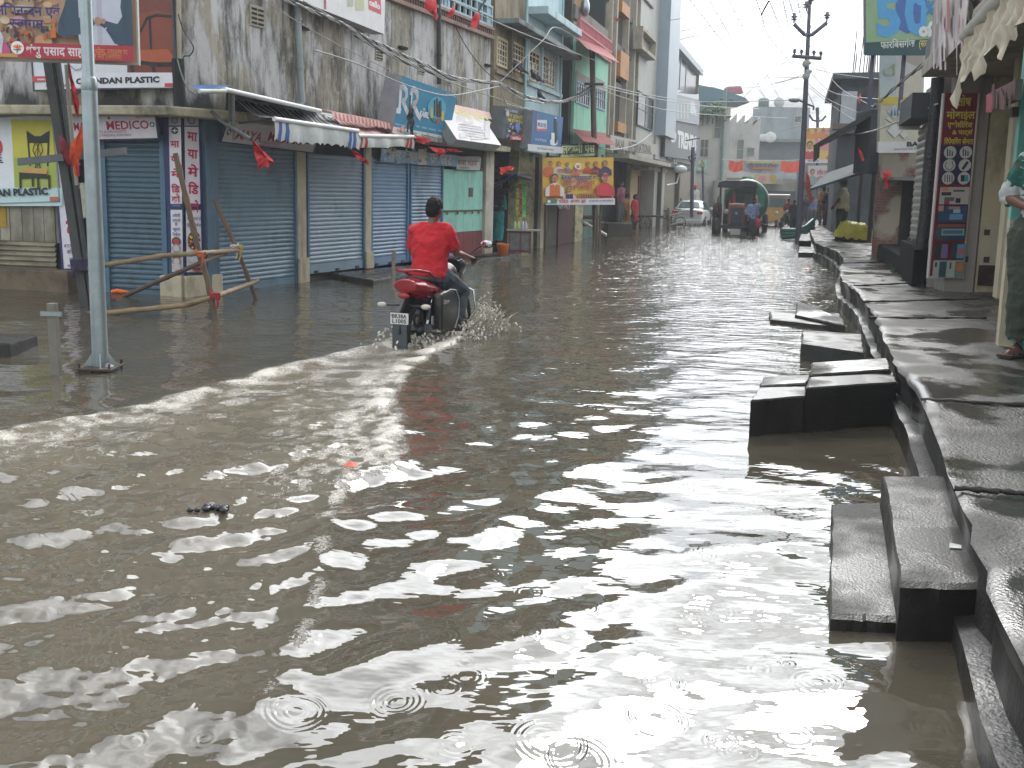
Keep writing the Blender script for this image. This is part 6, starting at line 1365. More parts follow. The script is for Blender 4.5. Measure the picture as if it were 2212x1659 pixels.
# leaning iron rail pole
Y0 = G(190, 664).y; bot, top = AT(190, 668, Y0), AT(103, 60, Y0 - .1)
t = thing('leaning_pole', 'old dark iron rail pole leaning left behind the steel pole', 'pole'); im = mat('old_rail_iron', '3a3d3c', .6, .25, 5, '5a4b3c', .35, 1.4, 4)
ax = (top - bot).normalized(); sd = ax.cross(Vector((0, -1, 0))).normalized(); bot = bot - ax * .4
def bar(m, off0, off1, w, dpt, mt):
    a, b = bot + off0, top + off1; s_ = sd * w; f = Vector((0, -1, 0)) * dpt
    m.hexa([a - s_ - f, a + s_ - f, a + s_ + f, a - s_ + f, b - s_ - f, b + s_ - f, b + s_ + f, b - s_ + f], mt)
m = MB(); bar(m, sd * -.03, sd * -.06, .055, .02, im); bar(m, sd * .0 + Vector((0, .05, 0)), Vector((0, .05, 0)), .015, .05, im); bar(m, sd * .05 + Vector((0, .03, 0)), sd * .06 + Vector((0, .03, 0)), .018, .03, im); m.obj('shaft', t)
m = MB(); m.tube([AT(143, 140, Y0 - .2), AT(158, 330, Y0 - .2), AT(166, 400, Y0 - .18)], .025, mat('grey_conduit', '8b8779', .7, .15), 8); m.obj('conduit', t)
m = MB(); a, b = AT(40, 350, Y0 - .16), AT(272, 326, Y0 - .16); s_ = Vector((0, 0, .045)); f = Vector((0, -.03, 0)); m.hexa([a - s_ + f, b - s_ + f, b - s_ - f, a - s_ - f, a + s_ + f, b + s_ + f, b + s_ - f, a + s_ - f], mat('crossarm_steel', '5c6062', .5, .2, 6)); m.obj('cross_arm', t)
m = MB(); m.tube([AT(170, 560, Y0 - .1), AT(173, 583, Y0 - .1)], .11, mat('violet_cloth', '2e2440', .8, .3, 12), 10); m.tube([AT(162, 575, Y0 - .2), AT(158, 590, Y0 - .22), AT(161, 598, Y0 - .2)], .02, mat('violet_cloth', '2e2440', .8), 6); m.obj('tied_rag', t)
m = MB(); m.tube([AT(181, 395, Y0 - .17), AT(189, 470, Y0 - .17)], .055, mat('torn_paper', '9a9a88', .8, .3, 14), 8); m.obj('pasted_paper', t); done(t)
m = MB(); p = G(124, 812); zt = AT(114, 655, p.y).z; lean = AT(114, 655, p.y)
m.hexa([p + Vector(v) for v in ((-.045, -.03, -.25), (.035, -.03, -.25), (.035, .03, -.25), (-.045, .03, -.25))] + [lean + Vector(v) for v in ((-.04, -.03, 0), (.03, -.03, 0), (.03, .03, 0), (-.04, .03, 0))], mat('angle_iron', '77736a', .5, .2, 8, metal=.4))
q = p.lerp(lean, .86); m.box(q.x - .09, q.x + .09, q.y - .05, q.y - .03, q.z - .02, q.z + .02, GALV); solo(m, 'angle_post', 'short angle-iron post with a small crosspiece standing in the water at far left', 'post', bevel=.004)
m = MB(); c = G(-8, 768); m.box(c.x - .5, c.x + .155, c.y - .05, c.y + .5, -.3, .13, WETD); solo(m, 'stone_step', 'dark stone block cut by the left edge of the picture', 'step', bevel=.02)
# bamboo barricade
def bamboo(m, pts, r, mt, nodes=True):
    P = [Vector(p) for p in pts]; Q = []; rad = []
    for a, b in zip(P, P[1:]):
        n = max(2, int((b - a).length / .09))
        for k in range(n): Q.append(a.lerp(b, k / n))
    Q.append(P[-1])
    for i, q in enumerate(Q): rad.append(r * (1.22 if nodes and i % 4 == 3 else 1.0) * (1 - .12 * i / len(Q)))
    m.tube(Q, rad, mt, 9)
t = thing('bamboo_barricade', 'rickety bamboo pole barricade tied with rags beside the steel pole', 'barricade')
p1b, p2b = G(469, 690), G(561, 645); y1, y2 = p1b.y, p2b.y
for nm, pts, r, mt in (('rail', [AT(185, 580, Y0 - .1), AT(232, 572, 12.7), AT(355, 552, 12.35), AT(432, 547, y1 - .06), AT(513, 541, y2 - .5)], .032, BAM), ('rail', [AT(190, 679, Y0 - .5), AT(234, 676, 12.0), AT(397, 660, 11.95), AT(466, 640, y1 - .06), AT(549, 610, y2 - .1), AT(557, 606, y2)], .034, BAM),
                       ('brace', [AT(268, 640, 14.0), AT(432, 568, y1 + .07), AT(516, 535, y2 - .4)], .030, BAMD), ('post', [p1b - Vector((-.05, 0, .3)), AT(447, 600, y1), AT(430, 545, y1), AT(379, 331, y1)], .036, BAMD), ('post', [p2b - Vector((-.05, 0, .3)), AT(515, 543, y2 - .3), AT(463, 430, y2 - .3)], .032, BAMD)):
    m = MB(); bamboo(m, pts, r, mt); m.obj(nm, t)
for x, y, Y, c in ((434, 545, y1 - .05, 'a8553c'), (466, 638, y1 - .05, '8a1f2c'), (515, 537, y2 - .4, 'a59a3a'), (508, 533, y2 - .42, 'b5b0ae')):
    m = MB(); q = AT(x, y, Y); rs = random.Random(x); mt = mat('tie' + c, c, .8, .3, 14)
    for k in range(4): m.tube([q + Vector((-.06, -.02, rs.uniform(-.05, .05))), q + Vector((0, -.06, rs.uniform(-.05, .05))), q + Vector((.06, -.02, rs.uniform(-.05, .05)))], .016, mt, 6)
    m.tube([q + Vector((.03, -.05, 0)), q + Vector((.04, -.05, -.1)), q + Vector((.02, -.05, -.17))], [.014, .016, .006], mt, 6); m.obj('rag_tie', t)
done(t)
# thin posts by the platform
for x0, y0, x1, y1, Y, lab in ((851, 540, 848, 628, None, 'thin wooden stake standing in the flood left of the rider'), (893, 585, 896, 606, None, 'second thinner stake hidden behind the rider')):
    p = G(x1, y1); q = AT(x0, y0, p.y); m = MB(); m.tube([p - Vector((0, 0, .3)), q], .032, mat('grey_stake', '7d766b', .8, .2, 8), 6); solo(m, 'stake', lab, 'post')
# political hoarding on the poles, top left
FBN = Fr((-6.6, 11.15), (-4.2, 11.3))
B = Board(FBN, (-60, 125, 0), (297, 137, 0), (-72, -150, 0), th=.05, face='b99a7c', edge='b5b2a8')
rs = random.Random(14)
for k in range(70): x, y = rs.uniform(-60, 145), rs.uniform(-60, 92); B.disc(x, y, rs.uniform(6, 20), rs.choice(['c9ab7a', 'c0906a', 'c9b08a', 'c0987a', 'd0b89a', 'c9a0a0', 'b99a72']), rs.uniform(5, 16), 9)
for k in range(26): x, y = rs.uniform(10, 135), rs.uniform(62, 92); B.disc(x, y, rs.uniform(2, 6), rs.choice(['a8402c', '3a4060', '7a3a2c', 'b85a2c', '8a9a5a', '2c2c34']), rs.uniform(3, 8), 8)
B.poly([(118, 85), (125, 35), (131, 85)], 'c06a34'); B.poly([(-70, 55), (4, 55), (18, 85), (14, 118), (-70, 116)], 'c3c0cc'); B.poly([(14, 118), (20, 88), (32, 110), (32, 118)], 'b9507a')
B.poly([(165, -60), (268, -60), (275, 60), (262, 102), (182, 100), (170, 40)], 'b9bcc8'); B.poly([(214, -60), (226, -60), (230, 98), (220, 98)], 'aaa9b5')
B.poly([(158, -30), (176, -20), (179, 42), (192, 46), (210, 44), (214, 56), (192, 76), (150, 84), (134, 76), (136, 52), (148, 18)], '34495a'); B.poly([(274, -40), (290, -40), (296, 104), (256, 98), (236, 66), (224, 58), (232, 48), (262, 56), (272, 40), (268, 20)], '34495a')
B.line([(150, 20), (142, 52), (150, 66)], 1.2, '263644'); B.line([(280, 10), (276, 50), (284, 80)], 1.2, '263644'); B.line([(240, 70), (262, 88)], 1.2, '263644'); B.disc(220, 50, 7, 'a87f6a', 9); B.disc(232, 50, 5, 'a87f6a', 6); B.disc(238, 65, 1.6, 'c9ccd2'); B.disc(236, 70, 1.6, 'c9ccd2')
B.txt('हार्दिक', 34, 5, 98, -14, '2a2a6e', .05); B.txt('अभिनन्दन एवं', 0, 35.5, 141, 15, '2a2a6e', .05); B.txt('स्वागत', 34, 64, 106, 44, '2a2a6e', .05); B.txt('झा', 1, 96, 12, 84, '3a3a86', .04)
B.poly([(50, 96), (296, 103), (297, 137), (50, 127)], 'a82c3e'); B.poly([(-70, 118), (50, 119), (50, 127), (-70, 124)], 'c08a4a')
B.txt('शंभु प्रसाद साह', 68, 121, 191, 103, 'd0c9c6', .06); B.txt('जिला परिषद्, उपाध्यक्ष पद', 196, 119, 285, 108, 'c9824a', .03); B.txt('जनता नेता (अररिया)', 196, 129, 272, 119, 'c9824a', .03); lotus(B, 50, 107, 14)
po = MB()
B.make('political_banner', 'printed Hindi welcome hoarding with a blue-sleeved figure, in front of the furniture sign', 'banner', frame='b0ada4')

# flags
def flag(label, pts, fr, d, col, name='flag', rod=None, group=None):
    t = thing(name, label, 'flag', fr); m = MB(); rs = random.Random(len(label) + int(pts[0][0])); P = []
    for i, (x, y) in enumerate(pts): P.append(fr.pt(x, y, d + (.05 if i % 2 else -.03)))
    c = sum(P, Vector()) / len(P) + Vector((0, -.05, 0)); k = len(P); R_ = []
    for i in range(k):
        a, b = P[i], P[(i + 1) % k]; R_ += [a, a.lerp(b, .5) + Vector((0, rs.uniform(-.03, .03), 0))]
    mid = [p.lerp(c, .5) + Vector((0, .035 * (-1) ** i, 0)) for i, p in enumerate(R_)]; n = len(R_)
    m.add(R_ + mid + [c], [(i, (i + 1) % n, n + (i + 1) % n, n + i) for i in range(n)] + [(n + i, n + (i + 1) % n, 2 * n) for i in range(n)], mat('flag' + col, col, .75, .15, 9), True); m.obj('cloth', t)
    if rod:
        r = MB(); r.tube([fr.pt(x, y, dd) for x, y, dd in rod[1:]], rod[0], mat('flag_rod', '4a4f4c', .6, .2, 9), 7); r.obj('rod', t)
    return done(t)
q5 = lambda L_: [(356.6 + .1984 * x, 219.5 + .1984 * y) for x, y in L_]
RED = 'c3252a'
flag('red two-pointed pennant hanging from a slanted pipe over the widest shutter', q5([(930, 410), (985, 460), (1180, 640), (1195, 700), (1170, 665), (1095, 650), (1135, 730), (1080, 705), (1000, 738), (995, 640), (960, 480)]), FB, 1.3, RED, rod=(.028, (456, 240, .5), (476, 261, .62), (541, 301, 1.3)))
flag('narrow folded red pennant beneath the end of the striped awning', [(754, 320), (770, 330), (798, 352), (797, 359), (790, 352), (775, 347)], FB, 1.3, RED, rod=(.02, (735, 310, 1.0), (756, 322, 1.3)))
flag('short red pennant across the foot of the turquoise hoarding', [(894, 291), (933, 303), (918, 314), (908, 309), (899, 303)], FB, 1.4, RED)
flag('limp dark pennant with a green and saffron band before the turquoise hoarding', [(887, 208), (891, 232), (893, 262), (893, 292), (886, 286), (881, 262), (879, 250), (884, 230)], FB, 1.35, '2b3138', rod=(.015, (880, 286, 1.3), (887, 206, 1.35)))
flag('drooping red pennant under the ledge by the dirty white sign', [(925, 317), (960, 322), (964, 330), (952, 333), (949, 339), (942, 330)], FB, .7, RED)
flag('thin long red pennant along the ledge edge', [(962, 320), (985, 322), (1003, 328), (985, 329), (968, 327)], FB, .7, RED)
flag('bright red pennant blown sideways above the tea stall roof', [(1079, 362), (1100, 359), (1112, 361), (1108, 368), (1090, 371), (1085, 378), (1080, 372)], FB, 1.6, 'd0291e')
flag('large red flag hanging over the terrace edge', [(917, 18), (921, -6), (940, -6), (943, 30), (944, 46), (938, 38), (930, 28)], FB, .5, RED, rod=(.02, (936, -10, .3), (944, 40, .3)))
flag('small red corner flag next to the dark wall pipe on the terrace', [(986, 7), (978, 36), (966, 37), (975, 20)], FB, .4, RED)
flag('red flag rolled on a bamboo stick at the right end of the terrace', [(1033, 24), (1036, 44), (1030, 62), (1021, 60), (1019, 42), (1027, 30)], FB, .5, RED, rod=(.02, (1052, -5, .6), (1012, 58, .3)))
FLP = Fr((bot.x - .5, Y0 - .3), (bot.x + .5, Y0 - .3))
flag('long red streamer hanging from the leaning pole', [(147, 130), (153, 150), (164, 190), (172, 222), (169, 254), (163, 246), (158, 210), (150, 170)], FLP, .0, RED, rod=(.012, (146, 120, 0), (150, 168, 0)))
flag('bundle of torn orange flags tied to the leaning pole', [(183, 264), (183, 300), (178, 330), (170, 350), (169, 384), (160, 372), (153, 350), (151, 320), (160, 300), (170, 285)], FLP, .08, 'cf4a22')
flag('torn dark red flag end on the left of the orange bundle', [(127, 292), (140, 300), (150, 320), (152, 352), (146, 366), (138, 340), (130, 330)], FLP, .05, '7a2026')
FRW = Fr((6, 20.0), (10, 20.0))
flag('pair of red cloths hung on the worn brick pier', [(1906, 366), (1912, 376), (1917, 364), (1926, 378), (1922, 392), (1917, 410), (1912, 398), (1908, 384)], FRW, .0, RED)
flag('slim red flag over the dark stall awning', [(1854, 318), (1862, 328), (1868, 346), (1862, 348), (1856, 334)], FRW, .2, RED)
flag('faded red flag in front of the dark unfinished house', [(1858, 200), (1862, 214), (1858, 226), (1853, 218)], Fr((8, 30), (12, 30)), 0, 'b5524a')
flag('tall orange red flag beside the lamp pole', [(1741, 370), (1748, 380), (1752, 410), (1756, 440), (1746, 432), (1740, 400)], Fr((8, 38), (12, 38)), 0, 'c8452c')
flag('red flag on the second street pole', [(1287, 312), (1293, 312), (1292, 330), (1288, 345)], Fr((0, 31.6), (4, 31.6)), 0, RED)
flag('small red pennant on the glass building', [(1327, 36), (1340, 41), (1332, 48)], FB, .5, 'b5484a')

# second street pole and the lamp pole
p = G(1288, 528); m = MB(); t = thing('street_pole', 'plain brown iron street pole before the mint green house', 'pole'); tp = AT(1279, 105, p.y)
m.tube([p - Vector((0, 0, .3)), p.lerp(tp, .5), tp], [.10, .09, .085], mat('brown_iron', '4d443c', .65, .2, 4, '6d5f50', .3, 1.2, 4), 8); m.obj('shaft', t)
m = MB(); q = AT(1283, 182, p.y - .12); m.box(q.x - .3, q.x + .3, q.y - .05, q.y, q.z - .04, q.z + .04, IRON); m.obj('cross_arm', t); done(t)
LP = G(1724, 522); LPY = LP.y; PI_ = mat('violet_iron', '3f3f50', .6, .2, 4)
t = thing('lamp_pole', 'tall iron power pole with V arms, insulators and a street lamp', 'power pole'); tp = AT(1751, -40, LPY)
m = MB(); m.tube([LP - Vector((0, 0, .3)), AT(1737, 272, LPY), AT(1746, 75, LPY), tp], [.12, .10, .075, .04], PI_, 8); m.obj('shaft', t)
for pts in ([(1745, 76), (1738, 75), (1715, 52)], [(1747, 76), (1754, 75), (1786, 49)]): m = MB(); m.tube([AT(x, y, LPY - .05) for x, y in pts], .07, PI_, 6); m.obj('cross_arm', t)
m = MB(); m.tube([AT(1712, 121, LPY - .12), AT(1774, 126, LPY - .12)], .07, PI_, 6); m.obj('cross_arm', t)
for x, y in ((1715, 50), (1786, 47), (1716, 119), (1731, 120), (1758, 122), (1773, 124), (1752, 10), (1742, 24)):
    m = MB(); q = AT(x, y, LPY - .1); k = .8 if y > 100 else 1.25; m.lathe([(.03, 0), (.03, .08 * k), (.1 * k, .1 * k), (.04, .14 * k), (.11 * k, .17 * k), (.04, .22 * k), (.08, .25 * k), (0, .28 * k)], q, mat('insulator', '4a4658', .3), 8); m.obj('insulator', t)
m = MB(); q = AT(1716, 216, LPY - .3); m.ell(q, (.22, .14, .09), mat('lamp_grey', '7d8084', .4), 12, 8); m.tube([AT(1724, 216, LPY - .25), AT(1739, 222, LPY)], .035, PI_, 6); m.obj('lamp_head', t)
m = MB(); m.tube([AT(1741, 224, LPY), AT(1757, 230, LPY), AT(1757, 238, LPY)], .035, PI_, 6); m.obj('side_arm', t)
m = MB(); rs = random.Random(5)
for k in range(10): q = AT(1742 + rs.uniform(-4, 6), 145 + rs.uniform(-15, 22), LPY - .15); m.ell(q, (rs.uniform(.06, .13), .08, rs.uniform(.06, .14)), mat('junction', '8a8f8c', .6, .3, 9), 7, 5)
m.obj('junction_boxes', t); done(t)
Y3 = 60; t = thing('power_pole', 'smaller far power pole with V arms right of the lamp pole', 'power pole'); m = MB(); m.tube([AT(1766, 420, Y3), AT(1766, 232, Y3)], .1, PI_, 6); m.obj('shaft', t)
for pts in ([(1766, 262), (1756, 260), (1748, 248)], [(1766, 262), (1776, 260), (1784, 250)]): m = MB(); m.tube([AT(x, y, Y3) for x, y in pts], .07, PI_, 5); m.obj('cross_arm', t)
done(t)
t = thing('power_pole', 'slender wooden pole with crossbars in front of the charcoal store fascia', 'power pole'); Y3 = 50; m = MB(); m.tube([AT(1494, 470, Y3), AT(1497, 318, Y3)], .1, PI_, 6); m.obj('shaft', t)
for a, b, y in ((1481, 1512, 302), (1486, 1504, 338)): m = MB(); m.tube([AT(a, y + 2, Y3), AT(b, y - 4, Y3)], .04, PI_, 5); m.obj('cross_arm', t)
m = MB(); m.tube([AT(1488, 340, Y3), AT(1495, 358, Y3), AT(1503, 340, Y3)], .04, PI_, 5); m.obj('brace', t); done(t)
t = thing('lamp_post', 'thin pole with a round white lamp beside the store', 'street lamp'); m = MB(); q0, q1 = AT(1520, 468, 58), AT(1518, 360, 58); m.tube([q0, q1], .07, PI_, 6); m.obj('shaft', t); m = MB(); m.ell(AT(1470, 366, 50), (.35, .3, .2), mat('lamp_white', 'b9bcbc', .4), 10, 7); m.tube([AT(1470, 366, 50), AT(1462, 395, 50), AT(1440, 400, 49)], .04, mat('lamp_white', 'b9bcbc', .4), 6); m.obj('lamp_head', t); done(t)

CBL = mat('cable_grey', '9a9a96', .6, .2, 6); CBK = mat('cable_black', '26282b', .6, .2)
def cable(label, pts, r=.012, mt=CBL, sag=0., name='cable', group=None, twist=0):
    """pts: (px, py, depth); a smooth run through the points"""
    P = [AT(*p) for p in pts]; Q = []
    for i in range(len(P) - 1):
        p0, p1, p2, p3 = P[max(i - 1, 0)], P[i], P[i + 1], P[min(i + 2, len(P) - 1)]
        for k in range(8):
            s_ = k / 8; Q.append(.5 * ((2 * p1) + (p2 - p0) * s_ + (2 * p0 - 5 * p1 + 4 * p2 - p3) * s_ * s_ + (3 * p1 - p0 - 3 * p2 + p3) * s_ ** 3))
    Q.append(P[-1]); n = len(Q)
    Q = [q - Vector((0, 0, sag * math.sin(math.pi * i / (n - 1)))) for i, q in enumerate(Q)]
    m = MB()
    if twist:
        for j in range(twist):
            m.tube([q + Vector((0, math.cos(i * 1.1 + j * 2.1), math.sin(i * 1.1 + j * 2.1))) * r * 1.3 for i, q in enumerate(Q)], r, (CBL, mt, CBK)[j % 3], 5)
    else: m.tube(Q, r, mt, 5)
    return solo(m, name, label, 'cable', group=group)
dF = lambda x, y, d=.9: (x, y, FB.wld(FB.pt(x, y, d)).y)
cable('upper twisted cable bundle along the stained wall to the bracket', [dF(600, -8), dF(674, 24), dF(733, 48), dF(795, 84), dF(827, 98), dF(875, 121), dF(917, 139), dF(976, 166), dF(1040, 176), dF(1079, 178)], .016, twist=3)
cable('lower twisted cable bundle above the turquoise hoarding', [dF(768, 76), dF(843, 119), dF(918, 151), dF(985, 172), dF(1079, 180)], .016, twist=3)
cable('sagging white cable across the front of the turquoise hoarding', [dF(680, 108, 1.3), dF(770, 137, 1.3), dF(858, 176, 1.3), dF(930, 200, 1.3), dF(985, 205, 1.2), dF(1079, 186)], .011)
cable('thick pale wire slanting over the vent of the stained wall', [dF(655, 2, .7), dF(760, 62, .7), dF(850, 118, .7), dF(960, 172, .7), dF(1079, 214, .7), dF(1150, 240, .9)], .011)
cable('thin wire slanting low across the stained wall', [dF(560, -5, .6), dF(700, 80, .6), dF(840, 150, .6), dF(985, 210, .8)], .007)
cable('straight white wire crossing the two-tone house windows', [dF(1110, -6, 1.2)[:2] + (24,), dF(960, -8, .8), dF(1060, 42, .8), dF(1170, 88, .8), dF(1285, 130, .8)][1:], .011)
cable('black wire drooping down the terrace corner to the bracket', [dF(985, 60, .3), dF(1010, 105, .4), dF(1045, 150, .6), dF(1079, 178)], .009, CBK)
cable('cluster of cables from the bracket dipping to the street pole', [dF(1079, 180), dF(1125, 204, 1.0), dF(1165, 216, 1.0), dF(1207, 220, 1.0), (1241, 208, 31.4), (1283, 182, 31.8)], .018, twist=3)
cable('second looping cable under the cluster at the street pole', [dF(1079, 182), dF(1125, 212, 1.0), dF(1180, 222, 1.0), (1235, 216, 31.4), (1283, 192, 31.8)], .014, twist=2)
cable('hanging loose cable below the wall bracket', [dF(1079, 182), dF(1088, 210, .9), dF(1098, 226, .8), dF(1140, 236, .8)], .013, twist=2)
for i, (pts) in enumerate(([(1283, 183, 31.9), (1350, 200, 38), (1410, 212, 44), (1509, 228, 52), (1640, 235, 70)], [(1283, 188, 31.9), (1350, 212, 38), (1430, 236, 44), (1520, 247, 52), (1700, 255, 60)], [(1283, 178, 31.9), (1400, 205, 42), (1520, 220, 52), (1738, 215, 40)])):
    cable(('upper', 'lowest', 'middle')[i] + ' pale wire running on from the street pole past the glass building', pts, .018)
cable('dipping white wire from the street pole along the beige fascia', [(1290, 318, 31.8), (1330, 323, 35), (1375, 312, 38), (1408, 288, 42)], .02)
cable('bracket cable to the pink balcony', [dF(1079, 178), dF(1170, 90, 1.2), dF(1206, 60, 1.), dF(1290, 115, 1.)], .01)
G1 = 'thin power lines crossing the sky'
for pts in ([(1744, 8, 37), (1590, 24, 40), (1445, 44, 43)], [(1738, 14, 37), (1600, 42, 40), (1471, 67, 44)], [(1734, 24, 37), (1600, 55, 40), (1470, 85, 46)], [(1487, -5, 20), (1560, 90, 34), (1665, 228, 80)], [(1530, -5, 22), (1575, 75, 32), (1661, 225, 80)], [(1572, -5, 24), (1620, 90, 36), (1690, 225, 80)],
            [(1632, -5, 20), (1645, 32, 24), (1663, 82, 28), (1712, 140, 37)], [(1662, 2, 22), (1685, 60, 29), (1708, 118, 37)], [(1690, -5, 22), (1705, 60, 30), (1722, 101, 36)], [(1703, -5, 23), (1722, 60, 30), (1731, 118, 37)], [(1722, -5, 26), (1735, 60, 33), (1758, 120, 37)], [(1737, -5, 30), (1752, 60, 34), (1773, 122, 37)], [(1787, -5, 30), (1786, 47, 37), (1784, 140, 46)],
            [(1508, 113, 50), (1560, 127, 46), (1620, 131, 42), (1712, 122, 37)], [(1504, 151, 50), (1610, 167, 44), (1735, 167, 37)], [(1504, 160, 50), (1570, 177, 46), (1660, 180, 42), (1735, 165, 37)], [(1510, 187, 52), (1600, 190, 46), (1670, 182, 42), (1738, 160, 37)], [(1590, 225, 60), (1650, 170, 48), (1712, 122, 37)], [(1567, 183, 60), (1640, 150, 48), (1703, 135, 37)],
            [(1756, 148, 37), (1810, 160, 32), (1905, 172, 26)], [(1745, 180, 37), (1790, 215, 34), (1870, 250, 28)], [(1774, 140, 37), (1815, 190, 33), (1890, 232, 28)], [(1750, 190, 37), (1800, 230, 34), (1850, 262, 30)], [(1745, 200, 37), (1790, 300, 50), (1800, 330, 52)], [(1738, 270, 37), (1640, 290, 55), (1560, 280, 66)], [(1754, 160, 37), (1800, 200, 32), (1905, 215, 24)]):
    cable('thin power line crossing the pale sky near the lamp pole', pts, .011, mat('line_grey', '77777f', .6), name='power_line', group=G1)
cable('spacer rod hanging between two sky wires', [(1661, 2, 22), (1652, 18, 22.5), (1645, 32, 24)], .02, PI_)
cable('thick braided cable rising over the near right slab', [(1888, 230, 21), (1925, 197, 18), (1963, 163, 16), (2020, 122, 13), (2082, 85, 11), (2098, -5, 9)], .018, twist=3)
cable('pale wire sagging from the dark stall to the black pipe', [(1790, 298, 27), (1872, 286, 20.3), (1946, 260, 16.5), (2025, 224, 13.5)], .014)
cable('black loop of wire beside the cream corner pipe', [dF(385, 30, .2)[:2] + (13.9,), (395, 62, 13.9), (412, 90, 13.85), (418, 105, 13.85), (410, 120, 13.9), (398, 122, 13.9), (392, 140, 13.9)], .009, CBK)
cable('green wire hanging in front of the furniture sign edge', [(383, 128, 13.8), (392, 160, 13.8), (406, 192, 13.8), (425, 205, 13.9)], .010, mat('cable_green', '6d7f74', .6))
# ------------------------------------------------------------------ people and the motorcycle
class LF:
    def __init__(s, x, y, z, yaw): s.o = Vector((x, y, z)); s.a = yaw        # local +y looks along the heading
def heading(v): return math.atan2(-v[0], v[1])
FOLD = bpy.data.textures.new('folds', 'CLOUDS'); FOLD.noise_scale = .11; FOLD.noise_depth = 2
def skinned(mb, name, parent, voxel, m, label=None, it=4, fold=0.):
    me = mb.mesh('t'); o = bpy.data.objects.new('t', me); COL.objects.link(o)
    r = o.modifiers.new('r', 'REMESH'); r.mode = 'VOXEL'; r.voxel_size = voxel
    s_ = o.modifiers.new('s', 'SMOOTH'); s_.iterations = it; s_.factor = .5
    if fold: d = o.modifiers.new('d', 'DISPLACE'); d.texture = FOLD; d.strength = fold; d.mid_level = .5; d.texture_coords = 'LOCAL'
    dg = bpy.context.evaluated_depsgraph_get(); n = bpy.data.meshes.new_from_object(o.evaluated_get(dg)); bpy.data.objects.remove(o)
    n.materials.clear(); n.materials.append(m); n.name = name
    n.polygons.foreach_set('use_smooth', np.ones(len(n.polygons), bool)); n.polygons.foreach_set('material_index', np.zeros(len(n.polygons), np.int32))
    ob = bpy.data.objects.new(name, n); COL.objects.link(ob); ob.parent = parent
    if label: ob['label'] = label
    return ob
D_ = mat('dummy', '808080', var=0)
def limb(mb, pts, rs, n=10):
    mb.tube(pts, rs, D_, n)
    for p, r in zip(pts, rs): mb.ell(p, r, D_, 10, 7)
def ring_loft(mb, rings, n=20):
    vs = []
    for c, ax, ay, a, b in rings:
        for j in range(n): t = 2 * math.pi * j / n; vs.append(Vector(c) + ax * (math.cos(t) * a) + ay * (math.sin(t) * b))
    k = len(rings); mb.add(vs, [(i * n + j, i * n + (j + 1) % n, (i + 1) * n + (j + 1) % n, (i + 1) * n + j) for i in range(k - 1) for j in range(n)] + [tuple(range(n))[::-1], tuple(range((k - 1) * n, k * n))], D_)
def pose(H, **k):
    P = dict(pel=(0, 0, .52), chest=(0, .005, .72), neck=(0, 0, .835), head=(0, .018, .93), sl=(-.108, 0, .812), sr=(.108, 0, .812), el=(-.135, -.015, .64), er=(.135, -.015, .64), wl=(-.135, .03, .495), wr=(.135, .03, .495),
             hl=(-.052, 0, .51), hr=(.052, 0, .51), kl=(-.056, .012, .285), kr=(.056, .012, .285), al=(-.058, -.01, .045), ar=(.058, -.01, .045), face=(0, 1, 0), tl=(0, 1, 0), tr=(0, 1, 0))
    P = {a: Vector(v) * (1 if a in ('face', 'tl', 'tr') else H) for a, v in P.items()}
    for a, v in k.items(): P[a] = Vector(v)
    return P
SKIN = mat('brown_skin', '6b4431', .55, .1, 8); HAIR = mat('black_hair', '0b0909', .75, .3, 60, bump=1., bscale=70, spec=.25)
def torso(P, H, g=0., bot=.47, fat=1., top=True):
    ax = (P['sr'] - P['sl']).normalized(); R_ = []
    sp = [P['pel'] + (P['pel'] - P['chest']).normalized() * H * (.52 - bot), P['pel'], P['pel'].lerp(P['chest'], .5), P['chest'], P['chest'].lerp(P['neck'], .62), P['neck']]
    prof = [(.088, .066), (.092, .068), (.080, .058), (.096, .066), (.098, .052), (.040, .040)]
    hax = (P['hr'] - P['hl']).normalized()
    for i, (c, (a, b)) in enumerate(zip(sp, prof)):
        t = (sp[min(i + 1, 5)] - sp[max(i - 1, 0)]).normalized(); x = hax.lerp(ax, min(1, i / 3)).normalized(); x = (x - t * x.dot(t)).normalized(); y = t.cross(x)
        f = fat if i < 4 else 1; R_.append((c, x, y, a * H * f + g, b * H * f + g))
    return R_ if top else R_[:4]
def hand(mb, H, w, d, side, up_, curl):
    """palm, four fingers of unequal length with two bends, thumb from the side of the palm"""
    d = d.normalized(); n = up_ - d * up_.dot(d); n = n.normalized() if n.length > 1e-4 else d.orthogonal().normalized(); x = d.cross(n) * side; s = H
    c = w + d * .025 * s
    for k in range(4): mb.ell(w + d * (.010 + .012 * k) * s, (.0165 * s, .0165 * s, .0165 * s), D_, 8, 6)
    for k in range(4):
        b = w + d * .050 * s + x * (k - 1.5) * .0115 * s; L_ = (.040, .046, .043, .034)[k] * s; q = [b - d * .02 * s, b]
        an = 0
        for j in range(3):
            an += curl * (.7, .9, .6)[j]; q.append(q[-1] + (d * math.cos(an) - n * math.sin(an)) * L_ * (.45, .32, .25)[j])
        limb(mb, q, [.0062 * s, .0060 * s, .0056 * s, .0050 * s, .0042 * s], 7)
    b = w + d * .016 * s - x * .014 * s; dirn = (d * .7 - x * .7).normalized()
    limb(mb, [b, b + dirn * .020 * s, b + (dirn + d * .5 - n * curl * .6).normalized() * .042 * s], [.0078 * s, .0066 * s, .005 * s], 7)
